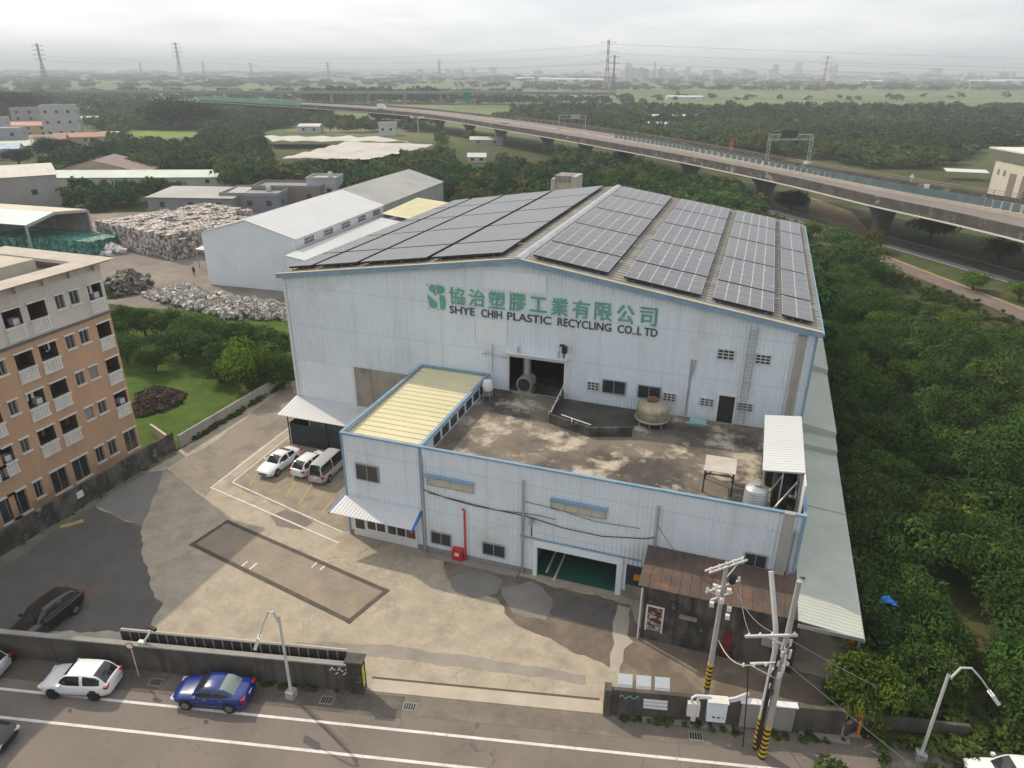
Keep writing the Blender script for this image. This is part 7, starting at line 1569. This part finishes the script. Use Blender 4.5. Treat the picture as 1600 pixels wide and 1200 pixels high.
# ================================================================== trees
def leaf_mat(name, dark, light, young, objrand=0.22):
    m = bpy.data.materials.new(name); m.use_nodes = True; t = m.node_tree; L = t.links.new; b = t.nodes['Principled BSDF']
    b.inputs['Roughness'].default_value = 0.9; b.inputs['Specular IOR Level'].default_value = 0.06
    at = N(t,'ShaderNodeAttribute'); at.attribute_name = 'tone'; r = N(t,'ShaderNodeValToRGB'); e = r.color_ramp.elements
    e[0].position = 0.0; e[0].color = (*dark,1); e[1].position = 0.6; e[1].color = (*light,1); x = e.new(1.0); x.color = (*young,1); L(at.outputs['Fac'], r.inputs[0])
    oi = N(t,'ShaderNodeObjectInfo'); hs = N(t,'ShaderNodeHueSaturation'); mr = N(t,'ShaderNodeMapRange'); mr.inputs['To Min'].default_value = 1-objrand; mr.inputs['To Max'].default_value = 1+objrand
    L(oi.outputs['Random'], mr.inputs['Value']); L(mr.outputs[0], hs.inputs['Value'])
    ml = N(t,'ShaderNodeMath',operation='MULTIPLY'); ml.inputs[1].default_value = 9.7; fr = N(t,'ShaderNodeMath',operation='FRACT'); L(oi.outputs['Random'], ml.inputs[0]); L(ml.outputs[0], fr.inputs[0])
    m2 = N(t,'ShaderNodeMapRange'); m2.inputs['To Min'].default_value = 0.482; m2.inputs['To Max'].default_value = 0.515; L(fr.outputs[0], m2.inputs['Value']); L(m2.outputs[0], hs.inputs['Hue'])
    L(r.outputs[0], hs.inputs['Color']); L(hs.outputs[0], b.inputs['Base Color'])
    tr = N(t,'ShaderNodeBsdfTranslucent'); L(hs.outputs[0], tr.inputs['Color']); ms = N(t,'ShaderNodeMixShader'); ms.inputs[0].default_value = 0.22
    out = [n for n in t.nodes if n.type == 'OUTPUT_MATERIAL'][0]; L(b.outputs[0], ms.inputs[1]); L(tr.outputs[0], ms.inputs[2]); L(ms.outputs[0], out.inputs['Surface'])
    return m
LM = {'woods': leaf_mat('woods_leaves',(0.021,0.054,0.016),(0.054,0.118,0.030),(0.105,0.17,0.046)), 'pale': leaf_mat('far_woods_leaves',(0.030,0.058,0.020),(0.068,0.115,0.036),(0.125,0.17,0.055)), 'orchard': leaf_mat('orchard_leaves',(0.026,0.056,0.013),(0.070,0.132,0.028),(0.12,0.18,0.042)),
      'lime': leaf_mat('lime_leaves',(0.05,0.095,0.012),(0.125,0.205,0.028),(0.20,0.26,0.05)),
      'dark': leaf_mat('dark_leaves',(0.012,0.024,0.010),(0.028,0.048,0.018),(0.045,0.07,0.024)),
      'olive': leaf_mat('olive_leaves',(0.05,0.055,0.015),(0.11,0.105,0.03),(0.16,0.135,0.045))}
def crown_arrays(rg, K, per, leaf, flat=0.62, lump=(0.28,0.45), top=True):
    """leaf quads on many small clumps spread through a unit crown (radius 1, height ~1.25, base at z=0.25)"""
    cs = []; 
    for k in range(K):
        d = rg.normal(0,1,3); d /= np.linalg.norm(d); d[2] = d[2]*0.9+0.12; rr = rg.uniform(0.35,0.86)
        c = d*rr; c[2] = c[2]*flat; cs.append((c, rg.uniform(*lump)))
    P = []; T = []; Nn = []
    for c, r in cs:
        n = int(per*(r/lump[1])**2)+4; d = rg.normal(0,1,(n,3)); d /= np.linalg.norm(d,axis=1)[:,None]; d[:,2] = np.where(d[:,2] < -0.35, -d[:,2], d[:,2])
        p = c+d*(r*rg.uniform(0.72,1.06,n))[:,None]*np.array([1,1,0.8]); P.append(p); nn = d*0.8+rg.normal(0,0.34,(n,3))+np.array([0,0,0.25]); Nn.append(nn/np.linalg.norm(nn,axis=1)[:,None])
        base = rg.uniform(0.05,0.55); T.append(np.clip(base+rg.normal(0,0.16,n)+(rg.random(n) > 0.93)*0.35,0,1))
    P = np.vstack(P); Nn = np.vstack(Nn); T = np.concatenate(T); P[:,2] += 0.72
    a = np.cross(Nn, rg.normal(0,1,P.shape)); a /= np.linalg.norm(a,axis=1)[:,None]; b = np.cross(Nn,a); s = leaf*rg.uniform(0.6,1.3,len(P))[:,None]
    quad = np.stack([P-a*s*1.3, P-b*s*0.62, P+a*s*1.3, P+b*s*0.62], 1)
    return quad, T
def quads_mesh(name, quad, T, matl):
    n = len(quad); me = bpy.data.meshes.new(name); me.vertices.add(4*n); me.loops.add(4*n); me.polygons.add(n)
    me.vertices.foreach_set('co', quad.reshape(-1).astype(np.float32)); me.loops.foreach_set('vertex_index', np.arange(4*n,dtype=np.int32)); me.polygons.foreach_set('loop_start', np.arange(0,4*n,4,dtype=np.int32))
    at = me.attributes.new('tone','FLOAT','FACE'); at.data.foreach_set('value', T.astype(np.float32)); me.materials.append(matl); me.update(calc_edges=True); return me
rgt = np.random.default_rng(42)
CROWN = {}
for kind, nvar, K, per, leaf in (('orchard',9,32,210,0.04),('lime',3,30,170,0.042),('dark',2,60,200,0.034),('olive',2,26,150,0.045)):
    CROWN[kind] = [quads_mesh('crown', *crown_arrays(rgt,K,per,leaf,flat=0.55 if kind != 'dark' else 0.5), LM[kind]) for _ in range(nvar)]
def trunk_mesh(seed):
    r = np.random.default_rng(seed); m = MB(); m.tube([(0,0,-0.02),(0.02,0.01,0.25),(0,0.03,0.5)],0.07,8,0.045)
    for k in range(5):
        a = k*1.26+r.uniform(-.3,.3); m.tube([(0,0.02,0.3+0.04*k),(0.25*math.cos(a),0.25*math.sin(a),0.55),(0.55*math.cos(a),0.55*math.sin(a),0.8+r.uniform(-.1,.2))],0.04,6,0.012)
    me = bpy.data.meshes.new('trunk'); me.from_pydata(m.v,[],m.f); me.materials.append(M['bark']); me.update(); return me
TRUNK = [trunk_mesh(k) for k in range(3)]
tcount = 0
def tree(x, y, r, h, kind, label, group=None, name='tree', cat='tree', z=-0.1):
    """r crown radius, h overall height"""
    global tcount
    t = bpy.data.objects.new(name, None); COL.objects.link(t); t.location = (x,y,z); t.scale = (r,r,h/1.35); t.rotation_euler = (0,0,random.uniform(0,6.28)); t.empty_display_size = 0.5
    tag(t,label,cat,group)
    c = bpy.data.objects.new('crown', CROWN[kind][tcount % len(CROWN[kind])]); COL.objects.link(c); c.parent = t
    k = bpy.data.objects.new('trunk', TRUNK[tcount % 3]); COL.objects.link(k); k.parent = t
    tcount += 1; return t
# singled-out trees and bushes
def gpx(x,y): q = G(x,y); return q.x,q.y
x,y = gpx(388,606); tree(x,y,3.6,6.2,'lime','bright yellow-green tree standing in front of the darker meadow trees by the lane wall')
x,y = gpx(1345,1130); tree(x,y,2.2,4.6,'lime','rounded bush with small yellowish leaves over the end of the meter box wall',name='bush',cat='bush')
x,y = gpx(1325,1085); tree(x+0.6,y,1.7,3.4,'orchard','dark leafy bush behind the rounded bush by the orange fence',name='bush',cat='bush')
x,y = gpx(533,800); tree(-0.9,1.9,0.75,2.4,'orchard','narrow dark shrub against the office wall behind the van',name='shrub',cat='shrub')
x,y = gpx(285,200); tree(x,y,23,17,'dark','huge dark spreading tree above the yellow-green field')
x,y = gpx(22,180); tree(x,y,27,17.5,'dark','huge dark spreading tree behind the village, half cut off')
x,y = gpx(88,248); tree(x,y,8.5,8.5,'dark','dark reddish tree in the middle of the village')
x,y = gpx(30,258); tree(x,y,6,6,'dark','dark tree before the pale green village roof')
for (px_,py_,r,h,k,lab) in ((945,296,5.2,6.5,'lime','light green tree just beyond the ridge of the big roof, beside the cream tower'),(1005,305,4.6,7.0,'lime','light green tree beyond the big roof, below the highway'),(975,262,5.0,6.5,'olive','yellowish tree close under the highway edge'),(1120,328,6.0,5.6,'lime','broad light green tree behind the orchard side of the big roof'),(1062,314,3.6,6,'orchard','slim dark tree beyond the big roof beside a highway pier'),(1175,352,4.2,4.5,'olive','yellowish low tree at the back corner of the big roof'),(1268,372,3.2,4.2,'lime','light green tree just outside the back corner of the big roof'),(1308,392,4.0,5.0,'orchard','dark green tree before the flared highway pier'),(1362,392,3.4,4.2,'olive','olive green tree at the foot of the flared highway pier'),(1328,428,5.6,6.2,'orchard','big grey-green tree at the top corner of the orchard'),(1520,452,2.7,3.2,'lime','lone round bright bush between the brick path and the frontage road'),(1592,470,3.0,3.5,'lime','green bush beside the brick path, cut off by the view'),(1560,408,4.5,4.5,'olive','dull green tree under the near end of the highway'),(1455,372,5.5,5.0,'orchard','dark shaded tree under the highway deck'),(1235,330,4.5,5.5,'dark','dark tree in the shade of the highway by the sandy bank')):
    x,y = gpx(px_,py_); tree(x,y,r,h,k,lab)
# trees of the meadow between the apartment block and the scrap heap
for (px_,py_,r,h) in ((196,520,2.4,4.4),(228,516,2.5,4.0),(262,522,2.7,4.2),(300,528,2.8,4.0),(335,535,2.8,4.0),(370,542,2.8,4.0),(405,548,2.9,4.0),(438,556,2.8,4.0),(200,560,2.6,4.4),(245,574,2.3,3.2),(285,552,2.8,4.2),(322,562,2.8,4.2),(360,572,2.6,4.0),(428,592,2.4,4.0),(186,540,2.4,4.6),(400,580,2.5,4.0),(445,600,2.0,3.4),(345,590,1.8,3.0)):
    x,y = gpx(px_,py_+8); tree(x,y,r,h,'orchard','rounded dark green tree in the meadow between the brown apartment block and the white warehouse','trees of the meadow beside the factory')
for (px_,py_,r,h) in ((1398,1040,2.0,4.0),(1445,1070,2.0,3.8),(1455,1015,2.1,4.0),(1385,990,1.9,3.8),(1420,960,2.2,4.2),(1575,1060,2.6,4.4),(1600,1130,2.4,4.2),(1590,990,2.8,4.6),(1530,900,2.8,4.6),(1400,1100,1.5,2.6)):
    x,y = gpx(px_,py_+14); tree(x,y,r,h,'orchard','rounded dark green orchard tree in the dense orchard beside the big warehouse','orchard trees beside the warehouse')
for k_ in range(13):
    tree(39.2+random.uniform(-.5,.6),1.5+k_*4.2+random.uniform(-.7,.7),random.uniform(2.1,2.6),random.uniform(3.6,4.6),'orchard','rounded dark green orchard tree in the dense orchard beside the big warehouse','orchard trees beside the warehouse')
tp = MB(); q_ = G(1390,940,3.6); rt_ = np.random.default_rng(4); K_ = 6
tp.add([(q_.x-0.55+1.1*i/K_+rt_.normal(0,.05), q_.y-0.25+0.5*j/K_+rt_.normal(0,.05), 3.75+0.3*math.sin(i*1.3+j)*0.4+rt_.normal(0,.06)-0.1*abs(i-3)) for i in range(K_+1) for j in range(K_+1)],[(i*(K_+1)+j,(i+1)*(K_+1)+j,(i+1)*(K_+1)+j+1,i*(K_+1)+j+1) for i in range(K_) for j in range(K_) if (i+j) not in (0,12) and not (i==5 and j<2)]); single('tarp_scrap', tp, M['vblue'], 'scrap of bright blue tarp caught on a treetop beside the lean-to', 'tarp')
# strip of low greenery along the meadow wall and at road walls
def blocked(x, y):
    for p in BLOCK:
        if inpoly(x,y,p): return True
    return False
def offs(path, a, b):
    P = []; Q = []
    for i,p in enumerate(path):
        u = Vector(path[max(i-1,0)]); v = Vector(path[min(i+1,len(path)-1)]); d = (v-u).normalized(); n = Vector((-d.y,d.x)); P.append(tuple(Vector(p)+n*a)); Q.append(tuple(Vector(p)+n*b))
    return P+Q[::-1]
BLOCK = [[(-28,-60),(38.6,-60),(38.4,2),(37.7,57.5),(-28,57.5)], [(-170,36),(-14,36),(-14,58),(-28,104),(-45,122),(-62,122),(-105,112),(-170,80)], [(-62,-60),(-23,-60),(-23,60),(-62,60)],
         offs(fr,-6.5,11), [tuple(p) for p in NP[::3]]+[tuple(p) for p in FP[::3]][::-1], offs([(44,126),(52,114),(66,87),(84,50)],-6,13),
         px([(1470,965),(1530,950),(1610,1090),(1610,1215),(1500,1215)]),
         px([(185,205),(318,203),(312,216),(212,220)]), px([(436,252),(582,254),(692,226),(640,216),(600,208),(405,205),(412,216),(500,222)]),
         [(88,220),(100,180),(122,190),(112,232)], px([(1380,430),(1500,470),(1610,510),(1610,380),(1500,400),(1420,365)]),
         [RS(-80,-20),RS(80,-20),RS(80,4.0),RS(-80,4.0)], px([(1270,305),(1335,325),(1375,372),(1290,360)])]
for p_,w,d,h,*_ in V_:
    q = gp(*p_); BLOCK.append([(q[0]-w*0.6,q[1]-w*0.6),(q[0]+w*0.7,q[1]-w*0.4),(q[0]+w*0.5,q[1]+d),(q[0]-w*0.7,q[1]+d)])
BLOCK += [px([(-60,345),(60,318),(70,305),(0,245),(-60,245)]), px([(60,300),(110,296),(335,276),(330,266),(60,284)]), px([(225,345),(345,345),(530,330),(525,306),(340,312),(240,328)]), px([(730,258),(760,258),(760,246),(730,246)])]
TB = px([(850,300),(910,305),(905,268),(855,268)])
cand = []
step = 4.55
CLEAR = [[(412,206),(470,203),(640,217),(690,222),(600,246),(560,253),(436,251)], [(0,200),(20,186),(60,176),(84,163),(122,163),(126,196),(165,208),(170,222),(60,236),(0,240)], [(60,283),(140,276),(332,264),(332,274),(110,291),(105,300),(60,300)], [(90,276),(150,250),(212,270)], [(-40,246),(58,252),(62,312),(-40,330)],
         [(1205,316),(1290,331),(1400,369),(1610,425),(1610,452),(1400,394),(1205,343)], [(1375,408),(1410,400),(1500,440),(1610,470),(1610,520),(1500,460)], [(195,204),(312,203),(306,215),(212,218)], [(225,316),(345,297),(530,284),(530,330),(230,338)],
         [(730,246),(762,246),(762,258),(730,258)], [(460,194),(500,194),(500,210),(460,210)], [(592,197),(620,197),(620,214),(592,214)], [(1015,178),(1095,178),(1095,192),(1015,192)], [(1495,262),(1545,225),(1610,222),(1610,312),(1535,300)],
         [(480,163),(640,176),(800,203),(1000,240),(1200,290),(1350,330),(1610,395),(1610,340),(1200,262),(800,190),(480,155)], [(700,215),(860,240),(860,258),(700,236)]]
def clear(x, y, h, r):
    for z in (0.5, h*0.6, h):
        for o in (-r, 0, r):
            u, v = PIX((x+o*RT.x, y+o*RT.y, z))
            for p in CLEAR:
                if inpoly(u, v, p): return False
    return True
for iy in range(int(-30/step), int(520/step)):
    for ix in range(int(-520/step), int(260/step)):
        x = ix*step+random.uniform(-1.3,1.3)+(iy%2)*step*0.5; y = iy*step+random.uniform(-1.3,1.3)
        u,v = PIX((x,y,2))
        if u < -40 or u > 1640 or v > 1230 or v < 150: continue
        if blocked(x,y) or not clear(x,y,4.8,2.2): continue
        D = math.hypot(x-CX,y-CY); gl = math.sin(x*0.021+1.3*math.sin(y*0.013))+math.sin(y*0.027+x*0.009+0.7)+0.6*math.sin(x*0.06-y*0.045)
        if D > 230 and gl > (1.0 if y > 230 and x > -40 else 1.25): continue
        if D > 300 and random.random() < 0.2: continue
        if 520 < u and v < 182: continue
        cand.append((D,x,y,u,v))
cand.sort()
stuff = []; nind = 0
for D,x,y,u,v in cand:
    r = random.uniform(2.5,3.3); h = random.uniform(3.8,5.2)
    if x > 38 and D < 160 and nind < 272:
        if random.random() < 0.09: tree(x,y,r*0.9,h*1.05,'lime','paler yellow-green orchard tree among the darker ones in the dense orchard','paler orchard trees beside the warehouse')
        else: tree(x,y,r*random.uniform(.9,1.12),h*random.uniform(.9,1.18),'orchard','rounded dark green orchard tree in the dense orchard beside the big warehouse','orchard trees beside the warehouse'); nind += 1
    else: stuff.append((D,x,y,r*random.uniform(.85,1.5),h*random.uniform(.85,1.45)))
SV = {k: [crown_arrays(rgt,K,per,leaf,flat=0.66,lump=(0.34,0.52)) for _ in range(4)] for k,K,per,leaf in (('n',16,44,0.115),('m',10,15,0.20),('f',6,9,0.32))}
def merge(items, level, name, label, cat, matl, tone_amp=0.35):
    Q = []; T = []
    for i,(D,x,y,r,h) in enumerate(items):
        q,t = SV[level][i%4]; a = random.uniform(0,6.28); c,s = math.cos(a),math.sin(a)
        p = q.copy(); xx = p[...,0]*c-p[...,1]*s; yy = p[...,0]*s+p[...,1]*c; p = np.stack([xx*r+x, yy*r+y, p[...,2]*h/1.35-0.1],-1); Q.append(p)
        T.append(np.clip(t+random.uniform(-tone_amp,tone_amp)*0.6+0.22*math.sin(x*0.033+2*math.sin(y*0.02))*tone_amp/0.35,0,1))
    me = quads_mesh(name, np.concatenate(Q), np.concatenate(T), matl); o = bpy.data.objects.new(name, me); COL.objects.link(o); tag(o,label,cat,None,'stuff'); return o
S1 = [s for s in stuff if s[0] < 240]; S2 = [s for s in stuff if 240 <= s[0]]
merge(S1,'n','woods','continuous dark green orchard canopy behind the warehouses up to the highway','trees',LM['woods'])
merge(S2,'m','woods','farther green tree cover around the village, the net houses and the highway','trees',LM['pale'],0.42)
# sprinkle of paler and yellower crowns
Y1 = [(D,x,y,r*random.uniform(.9,1.3),h*1.1) for D,x,y,r,h in random.sample(stuff, min(len(stuff),260))]
merge(Y1,'n','woods','scattered yellowish green crowns standing out of the orchard canopy','trees',LM['olive'])
# tree belts and scattered trees of the plain, sown by distance
belts = []
def sow(x0,x1,y0,y1,n,r0,r1,h0,h1):
    for _ in range(n):
        u = random.uniform(x0,x1); v = random.uniform(y0,y1); q = G(u,v); belts.append(((q-CAM).length,q.x,q.y,random.uniform(r0,r1),random.uniform(h0,h1)))
sow(480,690,158,162,110,5,8,10,14); sow(690,1010,160,164,60,4,7,6,9); sow(800,1600,177,185,240,4,8,6.5,9.5); sow(1180,1610,180,190,140,5,8,7,10); sow(980,1610,180,200,260,4,6,5,7)
sow(-20,800,146,158,260,4,8,4,7); sow(0,240,150,175,160,4,8,5,8); sow(700,1600,151,160,40,4,7,4,7); sow(820,1610,139.5,142,130,7,12,6,9); sow(-20,820,144,149,120,5,9,5,8)
sow(-20,820,127,138,140,10,20,6,9); sow(820,1610,129,138,160,10,20,5,9); sow(-20,1610,118,128,260,20,45,7,12); sow(-20,1610,112,118,200,40,90,9,15)
sow(1240,1610,196,232,420,3,5,4,6); sow(940,1240,196,236,120,3,5,4,6)
belts = [b for b in belts if not any(inpoly(b[1],b[2],p) for p in BLOCK)]
merge(belts,'f','treeline','dark belts and scattered trees over the hazy plain up to the town','trees',leaf_mat('belt_leaves',(0.026,0.050,0.016),(0.055,0.092,0.024),(0.10,0.135,0.04)),0.35)
# low weeds at wall feet and in the meadow
wq = []
def weeds(pts, n, s=(0.12,0.35), w=0.5):
    for _ in range(n):
        k = random.randrange(len(pts)-1); a,b = Vector(pts[k]),Vector(pts[k+1]); p = a.lerp(b,random.random()); wq.append((0,p.x+random.uniform(-w,w),p.y+random.uniform(-w,w),random.uniform(*s),random.uniform(*s)*1.2))
weeds([RS(-24,2.15),RS(-17,2.1)],60,w=0.15); weeds([RS(-3,2.2),RS(4,2.2)],14,w=0.1); weeds([RS(21,2.25),RS(33,2.1)],40,w=0.15); pass
weeds([(-22.9,8),(-22.6,22),(-22.4,40)],200,(0.2,0.6),0.25);  weeds([(-23.5,-12),(-22.9,7)],40,(0.08,0.2),0.3)
weeds([(39,-5),(60,0),(95,40)],700,(0.3,0.9),7); weeds([(44,110),(60,85),(85,45)],240,(0.3,0.8),3)
merge(wq,'m','weeds','low weeds and grass tufts along the walls and between the orchard rows','weeds',leaf_mat('weed_leaves',(0.04,0.065,0.016),(0.085,0.125,0.028),(0.13,0.16,0.04)),0.35)
print('trees individual', nind, 'stuff', len(stuff), 'belts', len(belts))

# ================================================================== haze
hz = MB().box(-11500,11500,-11500,11500,-1.5,125.0); me = bpy.data.meshes.new('haze'); me.from_pydata(hz.v,[],hz.f); me.update()
hm = bpy.data.materials.new('haze_air'); hm.use_nodes = True; t = hm.node_tree; t.nodes.clear(); o = N(t,'ShaderNodeOutputMaterial'); pv = N(t,'ShaderNodeVolumePrincipled')
pv.inputs['Color'].default_value = (0.86,0.93,1.0,1); pv.inputs['Density'].default_value = 0.00033; pv.inputs['Anisotropy'].default_value = 0.1; t.links.new(pv.outputs[0], o.inputs['Volume'])
me.materials.append(hm); ho = bpy.data.objects.new('haze', me); COL.objects.link(ho); tag(ho,'thin pale air haze over the plain','haze',None,'stuff')
